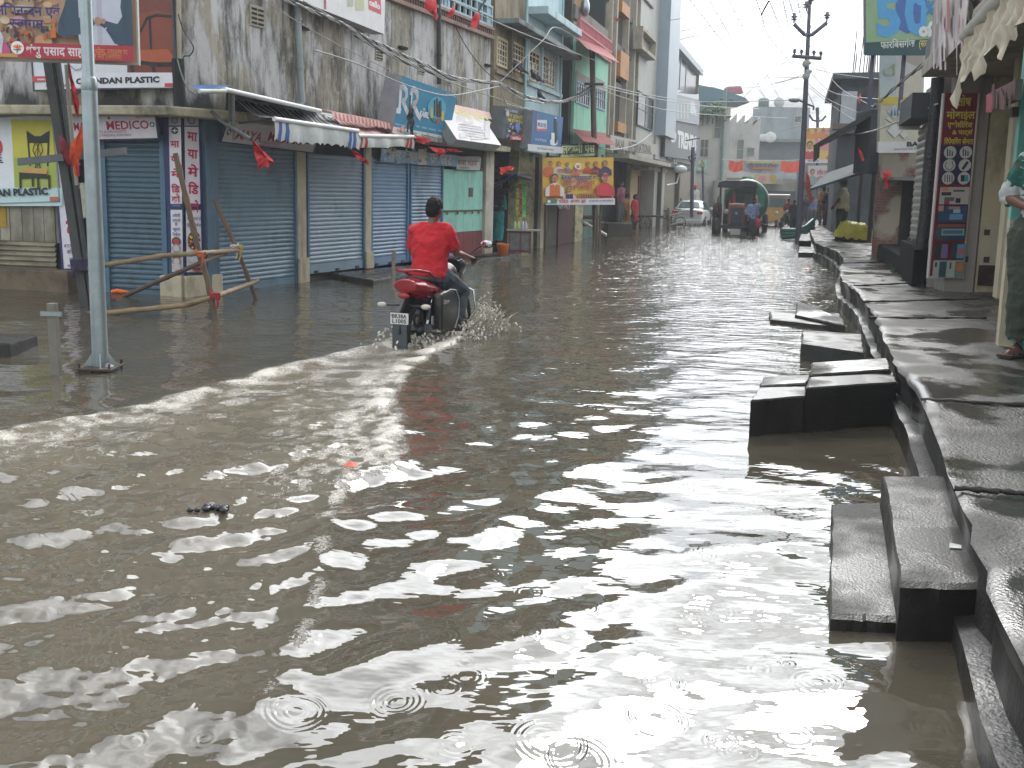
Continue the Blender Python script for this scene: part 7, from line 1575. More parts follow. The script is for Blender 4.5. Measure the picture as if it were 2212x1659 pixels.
def person(label, fr, H, P, skin=SKIN, shirt=None, sleeve=.9, trousers=None, leg=1., skirt=None, hem=.06, flare=.105, hair=True, long_hair=False, voxel=None, group=None, shoes=None, fat=1., curl=(.5, .5), shirt_len=.47, cap=None, drape=None, feet=True, extra=None, eyes=False, wide=1.):
    t = thing('person', label, 'person', fr, group); v = voxel or .014; b = MB(); s = H
    ring_loft(b, torso(P, H, 0, .47, fat))
    F_ = P['face'].normalized(); up_ = Vector((0, 0, 1)); X_ = F_.cross(up_).normalized(); up_ = X_.cross(F_); h = P['head']; Rm = Matrix((X_, F_, up_)).transposed()
    b.ell(h, (.045 * s, .055 * s, .066 * s), D_, 18, 12, Rm); b.ell(h + F_ * .018 * s - up_ * .030 * s, (.034 * s, .036 * s, .038 * s), D_, 14, 9, Rm)
    b.ell(h + F_ * .056 * s - up_ * .014 * s, (.008 * s, .012 * s, .013 * s), D_, 8, 6, Rm)
    b.ell(h + F_ * .050 * s - up_ * .038 * s, (.016 * s, .008 * s, .005 * s), D_, 8, 6, Rm)
    for q in (-1, 1): b.ell(h + X_ * q * .046 * s - up_ * .008 * s - F_ * .004 * s, (.006 * s, .013 * s, .019 * s), D_, 8, 6, Rm)
    limb(b, [P['neck'] - up_ * .03 * s, P['neck'], h - up_ * .03 * s - F_ * .008 * s], [.036 * s, .033 * s, .031 * s])
    for q, (S_, E_, W_) in ((-1, ('sl', 'el', 'wl')), (1, ('sr', 'er', 'wr'))):
        a, e, w = P[S_], P[E_], P[W_]; limb(b, [a, a.lerp(e, .5), e, e.lerp(w, .35), w], [.034 * s, .029 * s, .0245 * s, .0245 * s, .0165 * s])
        hand(b, s, w, (w - e), q, Vector((0, 0, 1)) if abs((w - e).normalized().z) < .7 else Vector((0, 1, 0)), curl[0 if q < 0 else 1])
    for A_, K_, N_, T_ in (('hl', 'kl', 'al', 'tl'), ('hr', 'kr', 'ar', 'tr')):
        a, k_, n_ = P[A_], P[K_], P[N_]; limb(b, [a, a.lerp(k_, .5), k_, k_.lerp(n_, .3), n_], [.053 * s, .046 * s, .035 * s, .034 * s, .021 * s])
        f = P[T_].normalized(); f0 = n_ + Vector((0, 0, -.022 * s)); limb(b, [f0 - f * .022 * s, f0 + f * .04 * s - Vector((0, 0, .004 * s)), f0 + f * .10 * s - Vector((0, 0, .010 * s))], [.022 * s, .024 * s, .014 * s])
        x = f.cross(Vector((0, 0, 1)))
        for j in range(5): c = f0 + f * (.112 - .006 * j) * s + x * (j - 2) * .0085 * s * (1 if A_ == 'hr' else -1) * -1 - Vector((0, 0, .014 * s)); b.ell(c, (.0056 if j else .008) * s, D_, 6, 5)
    skinned(b, 'body', t, v, skin, it=3)
    if hair and not cap:
        m = MB(); c = h + up_ * .018 * s - F_ * .010 * s; m.ell(c, (.056 * s, .063 * s, .064 * s), D_, 18, 12, Rm, cut=-.2); m.ell(c - F_ * .02 * s - up_ * .022 * s, (.049 * s, .044 * s, .052 * s), D_, 14, 9, Rm)
        m.ell(c + F_ * .02 * s + up_ * .03 * s, (.042 * s, .034 * s, .03 * s), D_, 12, 8, Rm)
        if long_hair: m.ell(h - F_ * .058 * s - up_ * .03 * s, (.03 * s, .026 * s, .03 * s), D_, 10, 8)
        skinned(m, 'hair', t, v * .7, HAIR, it=1, fold=.02 * s)
    if cap:
        m = MB(); m.ell(h + up_ * .022 * s, (.056 * s, .064 * s, .058 * s), D_, 16, 10, Rm, cut=-.2); m.ell(h + up_ * .03 * s - X_ * .02 * s, (.058 * s, .05 * s, .045 * s), D_, 12, 8, Rm); skinned(m, 'headscarf', t, v, cap)
    g = .013 * s
    if shirt:
        m = MB(); ring_loft(m, torso(P, H, g * wide, shirt_len, fat))
        for S_, E_, W_ in (('sl', 'el', 'wl'), ('sr', 'er', 'wr')):
            a, e, w = P[S_], P[E_], P[W_]; k = min(1, sleeve); pts = [a + (a - e).normalized() * .01 * s, a.lerp(e, k * .5), a.lerp(e, k)]; rs = [.038 * s, .040 * s, .041 * s]
            if sleeve > 1: pts.append(e.lerp(w, sleeve - 1)); rs.append(.030 * s)
            m.tube(pts, rs, D_, 12); m.ell(a - Vector((0, 0, .006 * s)), .040 * s, D_, 12, 8); limb(m, [P['neck'] - Vector((0, 0, .012 * s)), a.lerp(P['neck'], .45) + Vector((0, 0, .004 * s)), a], [.036 * s, .038 * s, .038 * s])
            if sleeve > 1: m.ell(e, .040 * s, D_, 10, 7)
        m.ell(P['sl'].lerp(P['sr'], .5).lerp(P['neck'], .3), (.1 * s, .05 * s, .03 * s), D_, 12, 8)
        skinned(m, 'shirt', t, v, shirt, it=4, fold=.026 * s)
    if trousers:
        m = MB(); ring_loft(m, torso(P, H, g * .7, .47, fat, top=False)[:3])
        for A_, K_, N_ in (('hl', 'kl', 'al'), ('hr', 'kr', 'ar')):
            a, k_, n_ = P[A_], P[K_], P[N_]; e = k_.lerp(n_, max(.02, min(1, leg * 2 - 1))); pts = [a, a.lerp(k_, .5), k_, k_.lerp(e, .5), e]; rs = [.063 * s, .056 * s, .047 * s, .044 * s, .040 * s]
            m.tube(pts, [r * wide for r in rs], D_, 12)
            for p, r in zip(pts[:-1], rs): m.ell(p, r * wide, D_, 10, 7)
        skinned(m, 'trousers', t, v, trousers, it=4, fold=.02 * s)
    if skirt:
        m = MB(); T_ = torso(P, H, g, .47, fat); c0 = P['pel']; ax = T_[1][1]; ay = T_[1][2]; mid = (P['kl'] + P['kr']) / 2; low = (P['al'] + P['ar']) / 2; low = Vector((low.x, low.y, low.z + (hem - .045) * s))
        Rr = [(low, ax, Vector((ax.y, -ax.x, 0)) * -1, flare * s, flare * .8 * s), (mid, ax, ay, flare * .95 * s, flare * .75 * s), (c0 - Vector((0, 0, .03 * s)), ax, ay, .105 * s * fat, .082 * s * fat), T_[2]]
        ring_loft(m, Rr, 24); skinned(m, 'skirt', t, v, skirt, it=3, fold=.03 * s)
    if drape:
        m = MB(); m.tube([P['sl'] + Vector((0, .05 * s, .02 * s)), P['chest'] + Vector((.02 * s, .075 * s, 0)), P['pel'] + Vector((.07 * s, .07 * s, .02 * s))], [.05 * s, .06 * s, .05 * s], D_, 10, flatten=.6); m.tube([P['sl'] + Vector((0, .02 * s, .025 * s)), P['sl'] + Vector((.02 * s, -.06 * s, -.03 * s)), P['pel'] + Vector((-.04 * s, -.085 * s, .03 * s)), P['kl'] + Vector((-.02 * s, -.1 * s, 0))], [.045 * s, .05 * s, .055 * s, .03 * s], D_, 10, flatten=.6)
        skinned(m, 'sari_end', t, v, drape)
    if shoes:
        for N_, T_ in (('al', 'tl'), ('ar', 'tr')):
            m = MB(); f = P[T_].normalized(); f0 = P[N_] + Vector((0, 0, -.045 * s)); x = f.cross(Vector((0, 0, 1)))
            m.hexa([f0 + f * a + x * c + Vector((0, 0, z)) for z in (0, .012 * s) for a, c in ((-.05 * s, -.03 * s), (-.05 * s, .03 * s), (.13 * s, .03 * s), (.13 * s, -.03 * s))], shoes)
            m.tube([f0 + f * .03 * s - x * .03 * s + Vector((0, 0, .01 * s)), f0 + f * .035 * s + Vector((0, 0, .05 * s)), f0 + f * .03 * s + x * .03 * s + Vector((0, 0, .01 * s))], .010 * s, shoes, 6)
            m.tube([f0 + f * .075 * s - x * .03 * s + Vector((0, 0, .01 * s)), f0 + f * .075 * s + Vector((0, 0, .034 * s)), f0 + f * .075 * s + x * .03 * s + Vector((0, 0, .01 * s))], .008 * s, shoes, 6); m.obj('sandal', t)
    if eyes:
        m = MB()
        for q in (-1, 1): m.ell(h + F_ * .049 * s + X_ * q * .018 * s + up_ * .004 * s, .006 * s, mat('eye_dark', '120c0a', .3), 8, 6)
        m.obj('eyes', t)
    if extra: extra(t)
    return done(t)
def cloth_mat(name, col, fold=.5, sc=9, rough=.85, var=.12): return mat(name, col, rough, var, 5, bump=fold, bscale=sc)

# motorcycle
BL = LF(BK.x, BK.y, -.15, heading(BH)); t = thing('motorcycle', 'black and red motorcycle ploughing through the flood with a white number plate', 'motorcycle', BL)
BLK = mat('bike_black', '131416', .32, .15, 5, '5a5348', .18, 2, 1.5, spec=.5); RUB = mat('rubber', '17171a', .8, .2, 10, '5d5548', .25); REDP = mat('bike_red', '8e1220', .22, .08, 4, coat=.5); CHR = mat('chrome', 'b5b7b9', .15, .05, metal=1.); GRYP = mat('bike_grey', '3c4146', .5, .12)
def wheel(name, y):
    m = MB(); m.lathe([(.245, -.04), (.275, -.052), (.300, -.03), (.308, 0), (.300, .03), (.275, .052), (.245, .04)], (0, y, .30), RUB, 28, 0); o = m.obj('tyre', t)
    o.name = name; m = MB(); m.lathe([(.245, -.035), (.225, -.02), (.225, .02), (.245, .035)], (0, y, .30), BLK, 24, 0); m.lathe([(.03, -.09), (.06, -.05), (.06, .05), (.03, .09)], (0, y, .30), BLK, 12, 0)
    for k in range(6): a = k * math.pi / 3; m.tube([(0, y, .3), (0, y + .235 * math.cos(a), .3 + .235 * math.sin(a))], .016, BLK, 6)
    m.obj('rim', o)
wheel('rear_wheel', 0.); wheel('front_wheel', 1.28)
def part(nm, f, bevel=0, **k): m = MB(); f(m); return m.obj(nm, t, bevel=bevel, **k)
part('swing_arm', lambda m: [m.tube([(s_ * .1, 0, .3), (s_ * .1, .5, .34)], .025, BLK, 8) for s_ in (-1, 1)] and m.tube([(-.1, .5, .34), (.1, .5, .34)], .03, BLK, 8))
for s_ in (-1, 1): part('shock_absorber', lambda m: (m.tube([(s_ * .115, .02, .34), (s_ * .115, .14, .62)], .02, CHR, 8), m.tube([(s_ * .115, .05, .41), (s_ * .115, .125, .585)], .032, BLK, 10)))
part('engine', lambda m: (m.box(-.14, .14, .5, .85, .26, .50, GRYP), m.tube([(0, .72, .48), (0, .80, .68)], .085, GRYP, 12), m.lathe([(.09, -.17), (.10, -.15), (.10, .15), (.09, .17)], (0, .62, .36), GRYP, 16, 0)), bevel=.02)
part('frame', lambda m: (m.tube([(0, .45, .70), (0, .95, .72), (0, 1.03, .92)], .03, BLK, 8), m.tube([(0, 1.0, .85), (0, .95, .45), (0, .55, .28)], .028, BLK, 8), m.tube([(0, .45, .7), (0, .48, .32)], .028, BLK, 8)))
m = MB(); ring_loft(m, [((0, .55, .78), Vector((1, 0, 0)), Vector((0, 0, 1)), .07, .05), ((0, .66, .82), Vector((1, 0, 0)), Vector((0, 0, 1)), .125, .10), ((0, .82, .86), Vector((1, 0, 0)), Vector((0, 0, 1)), .145, .12), ((0, .98, .84), Vector((1, 0, 0)), Vector((0, 0, 1)), .08, .08)], 18); skinned(m, 'fuel_tank', t, .012, BLK)
m = MB(); ring_loft(m, [((0, .66, .78), Vector((1, 0, 0)), Vector((0, 0, 1)), .10, .035), ((0, .45, .775), Vector((1, 0, 0)), Vector((0, 0, 1)), .14, .045), ((0, .15, .82), Vector((1, 0, 0)), Vector((0, 0, 1)), .13, .045), ((0, -.12, .86), Vector((1, 0, 0)), Vector((0, 0, 1)), .09, .035)], 18); skinned(m, 'seat', t, .012, mat('seat_vinyl', '1d1c1d', .55, .1))
m = MB(); Xv, Zv = Vector((1, 0, 0)), Vector((0, -.25, 1)).normalized(); ring_loft(m, [((0, .45, .66), Xv, Zv, .15, .09), ((0, .15, .72), Xv, Zv, .18, .12), ((0, -.10, .76), Xv, Zv, .18, .12), ((0, -.30, .80), Xv, Zv, .13, .075)], 20); skinned(m, 'tail_cowl', t, .012, REDP)
part('grab_rail', lambda m: m.tube([(-.14, .18, .86), (-.145, -.02, .93), (-.11, -.26, .96), (0, -.31, .96), (.11, -.26, .96), (.145, -.02, .93), (.14, .18, .86)], .018, REDP, 8))
part('tail_lamp', lambda m: m.ell((0, -.335, .70), (.07, .025, .03), mat('tail_red', '8e0f16', .25, .1), 14, 8))
part('rear_mudguard', lambda m: (m.tube([(0, .25, .63), (0, .02, .66), (0, -.20, .62), (0, -.34, .50), (0, -.37, .30)], [.06, .09, .10, .10, .08], BLK, 10, flatten=.3), m.box(-.085, .085, -.43, -.41, .14, .42, GRYP)), bevel=.012)
o = part('number_plate', lambda m: (m.box(-.1, .1, -.445, -.435, .42, .535, mat('plate_white', 'c9c7c2', .45, .06, 9))), bevel=.004)
m = MB(); m.text('BR38A', 0, .484, .040, -.4462, flat('17191c'), w=.165, align='c', bold=.03); m.text('L1005', 0, .433, .040, -.4462, flat('17191c'), w=.160, align='c', bold=.03); m.rect(-.092, -.082, .5, .522, -.4464, flat('7a86a0')); m.obj('lettering', o)
for s_ in (-1, 1):
    part('indicator', lambda m: (m.tube([(s_ * .06, -.30, .60), (s_ * .20, -.33, .60)], .012, BLK, 6), m.ell((s_ * .245, -.335, .60), (.055, .03, .028), mat('lens_clear', 'b5aea2', .2), 12, 8)))
part('exhaust', lambda m: (m.tube([(.15, .75, .3), (.16, .45, .25), (.17, .3, .26)], .025, CHR, 8), m.tube([(.17, .35, .26), (.19, .1, .30), (.20, -.18, .36)], [.04, .052, .048], BLK, 12), m.tube([(.19, .1, .31), (.195, -.02, .335)], .056, CHR, 12)))
m = MB()
for k in range(3): pass
m.prism([(-.02, .32), (.34, .28), (.46, .42), (.47, .60), (.38, .70), (.12, .73), (-.04, .70)], 0, .205, .30, BLK); o = m.obj('side_bag', t, bevel=.03)
m = MB(); m.tube([(.302, .0, .71), (.303, .2, .735), (.303, .37, .715), (.303, .475, .60), (.303, .46, .42), (.302, .36, .30)], .008, mat('pipe_trim', '8f9496', .4), 6); m.obj('piping', o)
m = MB(); m.merge(MB()); g_ = MB(); g_.text('Qurng', 0, 0, .045, 0, flat('b9b9b9'), bold=.03); m.merge(g_, Matrix.Translation((.3085, .0, .60)) @ Matrix.Rotation(R(90), 4, 'Z')); m.obj('lettering', o)
part('sticker', lambda m: (m.box(.19, .20, -.05, .09, .38, .47, mat('sticker_white', 'a9aba8', .5, .2, 30))))
part('leg_guard', lambda m: m.tube([(.12, .95, .72), (.30, .93, .66), (.34, .93, .45), (.26, .92, .33), (.1, .9, .33)], .014, CHR, 8)); part('leg_guard', lambda m: m.tube([(-.12, .95, .72), (-.30, .93, .66), (-.34, .93, .45), (-.26, .92, .33), (-.1, .9, .33)], .014, CHR, 8))
for s_ in (-1, 1): part('fork', lambda m: m.tube([(s_ * .09, 1.28, .3), (s_ * .09, 1.03, .95)], .025, CHR, 8))
part('front_mudguard', lambda m: m.tube([(0, 1.02, .52), (0, 1.15, .62), (0, 1.30, .64), (0, 1.48, .56)], [.07, .08, .08, .06], BLK, 10, flatten=.4))
m = MB(); ring_loft(m, [((0, 1.0, .92), Xv, Zv, .12, .10), ((0, 1.1, .93), Xv, Zv, .14, .13), ((0, 1.2, .90), Xv, Zv, .11, .11), ((0, 1.25, .88), Xv, Zv, .06, .07)], 18); skinned(m, 'headlamp_cowl', t, .012, BLK)
part('instrument_panel', lambda m: (m.box(-.10, .10, 1.02, 1.06, .99, 1.09, BLK), m.box(-.08, .08, 1.015, 1.02, 1.01, 1.07, mat('panel_glass', '8fa3b5', .2, .1))), bevel=.008)
part('handlebar', lambda m: (m.tube([(-.33, .86, 1.02), (-.22, .94, 1.03), (-.08, 1.0, .98), (.08, 1.0, .98), (.22, .94, 1.03), (.33, .86, 1.02)], .013, CHR, 8)))
for s_ in (-1, 1):
    part('grip', lambda m: m.tube([(s_ * .25, .89, 1.025), (s_ * .36, .825, 1.018)], .019, RUB, 9))
    part('brake_lever', lambda m: m.tube([(s_ * .22, .96, 1.03), (s_ * .34, .91, 1.02)], .007, CHR, 6))
    o = part('mirror', lambda m: m.tube([(s_ * .22, .95, 1.04), (s_ * .30, 1.0, 1.12), (s_ * .38, 1.0, 1.17)], .008, BLK, 6)); m = MB(); m.ell((s_ * .43, 1.0, 1.19), (.085, .018, .05), BLK, 14, 9); m.ell((s_ * .43, .988, 1.19), (.074, .012, .042), CHR, 14, 9); m.obj('mirror_glass', o)
    part('foot_peg', lambda m: m.tube([(s_ * .12, .48, .26), (s_ * .27, .48, .27)], .014, RUB, 7))
done(t)
RH = 1.72
P = pose(RH, pel=(-.01, .36, .86), chest=(-.02, .43, 1.20), neck=(-.015, .45, 1.405), head=(.0, .495, 1.575), sl=(-.215, .43, 1.35), sr=(.185, .45, 1.355), el=(-.285, .52, 1.10), er=(.235, .55, 1.10), wl=(-.30, .80, 1.04), wr=(.285, .84, 1.035),
         hl=(-.10, .40, .84), hr=(.10, .40, .84), kl=(-.22, .78, .66), kr=(.22, .78, .66), al=(-.20, .52, .32), ar=(.22, .52, .32), face=(.22, 1, .0), tl=(-.15, 1, -.05), tr=(.2, 1, -.1))
person('man in a red T-shirt and grey jeans riding the motorcycle, seen from behind', BL, RH, P, shirt=cloth_mat('red_tshirt', 'b3101f', .55, 7), sleeve=.80, fat=1.22, trousers=cloth_mat('grey_jeans', '3a4148', .5, 9), leg=.95, voxel=.0085, curl=(1.1, 1.1), shirt_len=.50, shoes=mat('dark_sandal', '241c18', .7), wide=1.25)

def stand(px, py, z, Hpx, yaw, label, **k):
    """someone standing with the feet at a pixel; height from the picture"""
    g = G(px, py, z); H = Hpx / (FPX / g.y); fr = LF(g.x, g.y, z, yaw); P = pose(H, **{a: Vector(v) * (1 if a in ('face', 'tl', 'tr') else H) for a, v in k.pop('P', {}).items()}); return person(label, fr, H, P, **k)
# the man cut by the right edge
g = G(2150, 776, PZ); H = 1.9; a = R(25)
def prn(name, cols, sc):
    m = mat(name, cols[0], .85, .08, 3); N = m.node_tree.nodes; L = m.node_tree.links; b = N['Principled BSDF']; t = N.new('ShaderNodeTexCoord'); src = b.inputs['Base Color'].links[0].from_socket
    for c, off, th in cols[1]:
        mp = N.new('ShaderNodeMapping'); mp.inputs['Location'].default_value = (off, off, 0); mp.inputs['Scale'].default_value = (1, 1, 1.9); L.new(t.outputs['Object'], mp.inputs[0]); n = N.new('ShaderNodeTexNoise'); n.inputs['Scale'].default_value = sc; n.inputs['Detail'].default_value = 2.5; n.inputs['Distortion'].default_value = 1.2; L.new(mp.outputs[0], n.inputs[0])
        r = N.new('ShaderNodeMapRange'); r.inputs[1].default_value = th; r.inputs[2].default_value = th + .02; L.new(n.outputs[0], r.inputs[0]); x = N.new('ShaderNodeMix'); x.data_type = 'RGBA'; L.new(r.outputs[0], x.inputs[0]); L.new(src, x.inputs[6]); x.inputs[7].default_value = (*rgb(c), 1); src = x.outputs[2]
    L.new(src, b.inputs['Base Color']); return m
P = pose(H, **{k_: Vector(v) * (1 if k_ in ('face', 'tl', 'tr') else H) for k_, v in dict(el=(-.165, -.02, .665), wl=(-.06, .10, .635), er=(.165, -.02, .665), wr=(.06, .11, .625), al=(-.075, -.02, .045), kl=(-.07, .0, .285), ar=(.06, -.02, .045), face=(0, 1, 0), tl=(-.25, 1, 0), tr=(.3, 1, 0)).items()})
person('man with folded arms in green and white printed shirt, cut by the right edge', LF(g.x + .37, g.y + .12, PZ, heading((-.62, -.78))), H, P, shirt=prn('printed_shirt', ('b5b8b5', [('1f5a4e', 3.1, .56), ('3a6a60', 8.7, .62), ('1d2a2a', 5.2, .68)]), 5.5), sleeve=1.12, trousers=cloth_mat('olive_cargo', '3a4034', .6, 8), leg=.93, voxel=.009, curl=(.9, .9), shoes=mat('dark_sandal', '241c18', .7), wide=1.55, eyes=True,
       extra=lambda t: [(lambda m: (m.box(s_ * .10 - .045, s_ * .10 + .045, -.07, .06, .50, .66, cloth_mat('olive_cargo', '3a4034')), m.obj('cargo_pocket', t, bevel=.012)))(MB()) for s_ in (-1.02, 1.02)])
# around the tea stall on the left
ws = heading((.9, .4))
stand(1074, 528, .2, 138, heading((.75, .65)), 'woman in a teal sari with one arm raised, beside the blue stall post', shirt=cloth_mat('dark_blouse', '16201f'), sleeve=.6, skirt=cloth_mat('teal_sari', '127a7c', .8, 7), drape=cloth_mat('teal_sari2', '14807f', .8, 7), long_hair=True, P=dict(er=(.16, .10, .86), wr=(.12, .16, 1.0), al=(-.05, -.01, .045)), voxel=.016, curl=(.4, 1.1), fat=1.1)
stand(1100, 521, .2, 140, heading((.4, .9)), 'man in a lilac vest and checked lungi standing behind the woman in teal', shirt=cloth_mat('lilac_vest', '8a7fae'), sleeve=.3, skirt=cloth_mat('blue_lungi', '3d5570', .8, 9, var=.3), hem=.24, flare=.10, voxel=.016, P=dict(wr=(.12, .12, .62)), fat=1.2)
# pedestrians in front of the yellow shop
stand(1352, 499, -.05, 80, heading((.9, -.4)), 'woman in a mustard kurta by the yellow shop', shirt=cloth_mat('mustard', 'a8721f'), sleeve=1.6, skirt=cloth_mat('mustard', 'a8721f'), hem=.2, flare=.105, trousers=cloth_mat('mustard2', '8f6a2a'), long_hair=True, voxel=.025)
stand(1369, 500, -.05, 79, heading((.8, -.6)), 'woman in a bright red kurta next to the one in mustard', shirt=cloth_mat('scarlet', 'b3201e'), sleeve=1.6, skirt=cloth_mat('scarlet', 'b3201e'), hem=.28, flare=.10, trousers=cloth_mat('dark_leggings', '1f1f2a'), long_hair=True, voxel=.025)
stand(1339, 481, .5, 88, heading((.7, -.7)), 'man in a faded maroon shirt standing high on a dark plinth by the yellow shop', shirt=cloth_mat('faded_maroon', '7a4450'), sleeve=.9, trousers=cloth_mat('grey_trs', '4a4a4c'), voxel=.025, eyes=True)
m = MB(); p = G(1339, 481, .5); m.box(p.x - .5, p.x + .45, p.y - .35, p.y + .9, -.3, .485, mat('dark_plinth', '3f3a34', .85, .2, 4)); solo(m, 'plinth', 'dark raised plinth under the man in faded maroon', 'platform', bevel=.02)
stand(1497, 478, .0, 78, heading((.2, -1)), 'person in an orange headscarf standing behind the white car', shirt=cloth_mat('white_kurta', 'a9a8a2'), sleeve=1.7, trousers=cloth_mat('white_kurta', 'a9a8a2'), cap=cloth_mat('orange_scarf', 'cf4422', .6, 20), voxel=.03)
def bag(c, r, col):
    def f(t): m = MB(); m.ell(c, r, mat('bag' + col, col, .5, .25, 9), 12, 8); m.tube([Vector(c) + Vector((0, 0, r[2] * .7)), Vector(c) + Vector((0, 0, r[2] * 1.6))], .015, mat('bag' + col, col, .5), 5); m.obj('carrier_bag', t)
    return f
stand(1623, 515, -.05, 86, heading((.15, -1)), 'man in a blue checked shirt with a pink carrier bag walking past the tractor', shirt=prn('check_shirt', ('7d8cb0', [('3f5078', 2., .52), ('aab4c8', 6., .6)]), 16), sleeve=1.5, trousers=cloth_mat('dark_trs', '1d2024'), voxel=.025, P=dict(kl=(-.05, .05, .29), al=(-.05, .08, .06), ar=(.06, -.1, .06)), extra=bag((-.2, .05, .62), (.12, .1, .2), 'b8243a'), eyes=True)
stand(1688, 508, .0, 66, heading((.8, -.3)), 'stooping man in grey with an orange neck cloth at the tanker hoses', shirt=cloth_mat('grey_kurta', '6f6a66'), sleeve=1.5, trousers=cloth_mat('grey_trs', '4a4a4c'), voxel=.025, P=dict(chest=(0, .10, .70), neck=(0, .19, .79), head=(0, .25, .86), sl=(-.108, .17, .775), sr=(.108, .17, .775), el=(-.13, .2, .62), er=(.13, .2, .62), wl=(-.1, .3, .52), wr=(.1, .3, .52)))
stand(1712, 505, .1, 72, heading((-.3, -.9)), 'person in dark clothes half behind the lamp pole', shirt=cloth_mat('dark_navy', '20242c'), sleeve=1.4, trousers=cloth_mat('dark_navy', '20242c'), voxel=.03)
stand(1775, 487, PZ, 84, heading((-.3, .95)), 'man in a long ochre kurta walking away on the pavement', shirt=cloth_mat('ochre', 'a8761f'), sleeve=1.2, skirt=cloth_mat('ochre', 'a8761f'), hem=.26, flare=.09, trousers=cloth_mat('grey_trs', '4a4a4c'), voxel=.022, P=dict(er=(.17, .02, .74), wr=(.12, .1, .84)))
stand(1786, 492, PZ, 86, heading((.2, .98)), 'woman in a dark plum sari beside the ochre kurta, blue bag in hand', shirt=cloth_mat('plum', '2a1a22'), sleeve=1.3, skirt=cloth_mat('plum', '2a1a22', .8, 6), hem=.07, flare=.12, drape=cloth_mat('plum2', '301c26'), long_hair=True, voxel=.022, extra=bag((.26, .0, .42), (.14, .1, .22), '4f8a96'), fat=1.15)
stand(1815, 519, PZ, 131, heading((-.85, .5)), 'stout man in a cream half-sleeved shirt and dark trousers at the stall', shirt=cloth_mat('cream_shirt', 'a89f86'), sleeve=.95, trousers=cloth_mat('black_trs', '15171a'), voxel=.018, fat=1.3, shoes=mat('dark_sandal', '241c18', .7), P=dict(el=(-.17, .03, .66), wl=(-.1, .12, .56), er=(.17, .03, .66), wr=(.1, .13, .56)), wide=1.4)
stand(1800, 492, PZ, 92, heading((.6, -.7)), 'person in an olive top with a pale headscarf behind the cream-shirted man', shirt=cloth_mat('olive_top', '4d5238'), sleeve=1.4, skirt=cloth_mat('olive_top2', '3a3a34'), cap=cloth_mat('pale_scarf', '8f8c6a', .6, 20), voxel=.025)
for i, (x, y, h, c, l) in enumerate(((1746, 482, 58, '27406a', 'person in dark blue far down the pavement'), (1755, 481, 55, '4a5a70', 'person in slate grey far down the pavement'), (1700, 490, 60, '8a3030', 'person in red far behind the tanker'), (1764, 480, 56, '8a5a3a', 'person in brown far down the pavement'), (1738, 483, 62, '1f2228', 'person in black by the foot of the lamp pole'))):
    stand(x, y, .3, h, heading((.3 - .3 * i, -1)), l, shirt=cloth_mat('far_top' + c, c), sleeve=1.3, trousers=cloth_mat('far_trs', '2a2c30'), voxel=.035)
# ------------------------------------------------------------------ vehicles
WHT = mat('car_white', 'b9bab8', .25, .04, 3, coat=.4); GLS = mat('car_glass', '4a5a5c', .08, .1, spec=.7); TYR = mat('rubber', '17171a', .8)
c = G(1505, 487); V = LF(c.x, c.y + 1.4, -.12, heading((.30, .95))); t = thing('car', 'white saloon car parked in the flood, seen from behind', 'car', V)
def loftx(prof, w_of, name, m, label=None):
    """body from side outline strips: prof list of (y, z_low, z_high, half width low, half width high)"""
    b = MB(); vs = []
    for y, zl, zh, wl_, wh in prof:
        zm = (zl + zh) / 2; vs += [(-wl_ * .94, y, zl), (-wl_, y, zl + (zh - zl) * .3), (-(wl_ + wh) / 2 * 1.0, y, zm + (zh - zl) * .2), (-wh * .97, y, zh - .03), (-wh * .80, y, zh), (0, y, zh + .015), (wh * .80, y, zh), (wh * .97, y, zh - .03), ((wl_ + wh) / 2, y, zm + (zh - zl) * .2), (wl_, y, zl + (zh - zl) * .3), (wl_ * .94, y, zl)]
    n = 11; k = len(prof); b.add(vs, [(i * n + j, (i + 1) * n + j, (i + 1) * n + (j + 1) % n, i * n + (j + 1) % n) for i in range(k - 1) for j in range(n)] + [tuple(range(n)), tuple(range((k - 1) * n, k * n))[::-1]], m, True)
    me = b.mesh(name); o = bpy.data.objects.new('t', me); COL.objects.link(o); s_ = o.modifiers.new('s', 'SUBSURF'); s_.levels = 2; dg = bpy.context.evaluated_depsgraph_get(); n_ = bpy.data.meshes.new_from_object(o.evaluated_get(dg)); bpy.data.objects.remove(o)
    n_.name = name; ob = bpy.data.objects.new(name, n_); COL.objects.link(ob); ob.parent = t; return ob
loftx([(-2.2, .42, .92, .76, .70), (-2.12, .28, 1.0, .84, .76), (-1.6, .24, 1.04, .87, .78), (-.9, .22, .98, .88, .82), (.6, .22, .95, .88, .82), (1.3, .24, .92, .87, .78), (2.05, .3, .78, .82, .70), (2.2, .4, .66, .7, .6)], 0, 'body', WHT)
loftx([(-1.72, .96, 1.0, .72, .66), (-1.1, .95, 1.38, .74, .58), (-.5, .94, 1.46, .74, .58), (.2, .94, 1.45, .74, .58), (.65, .93, 1.25, .74, .60), (1.2, .90, .94, .72, .62)], 0, 'cabin', WHT)
m = MB(); m.slab([(-.56, -1.64, 1.06), (.56, -1.64, 1.06), (.47, -1.18, 1.36), (-.47, -1.18, 1.36)], .02, GLS); m.xf(Matrix.Translation((0, -.05, .015))).obj('rear_window', t)
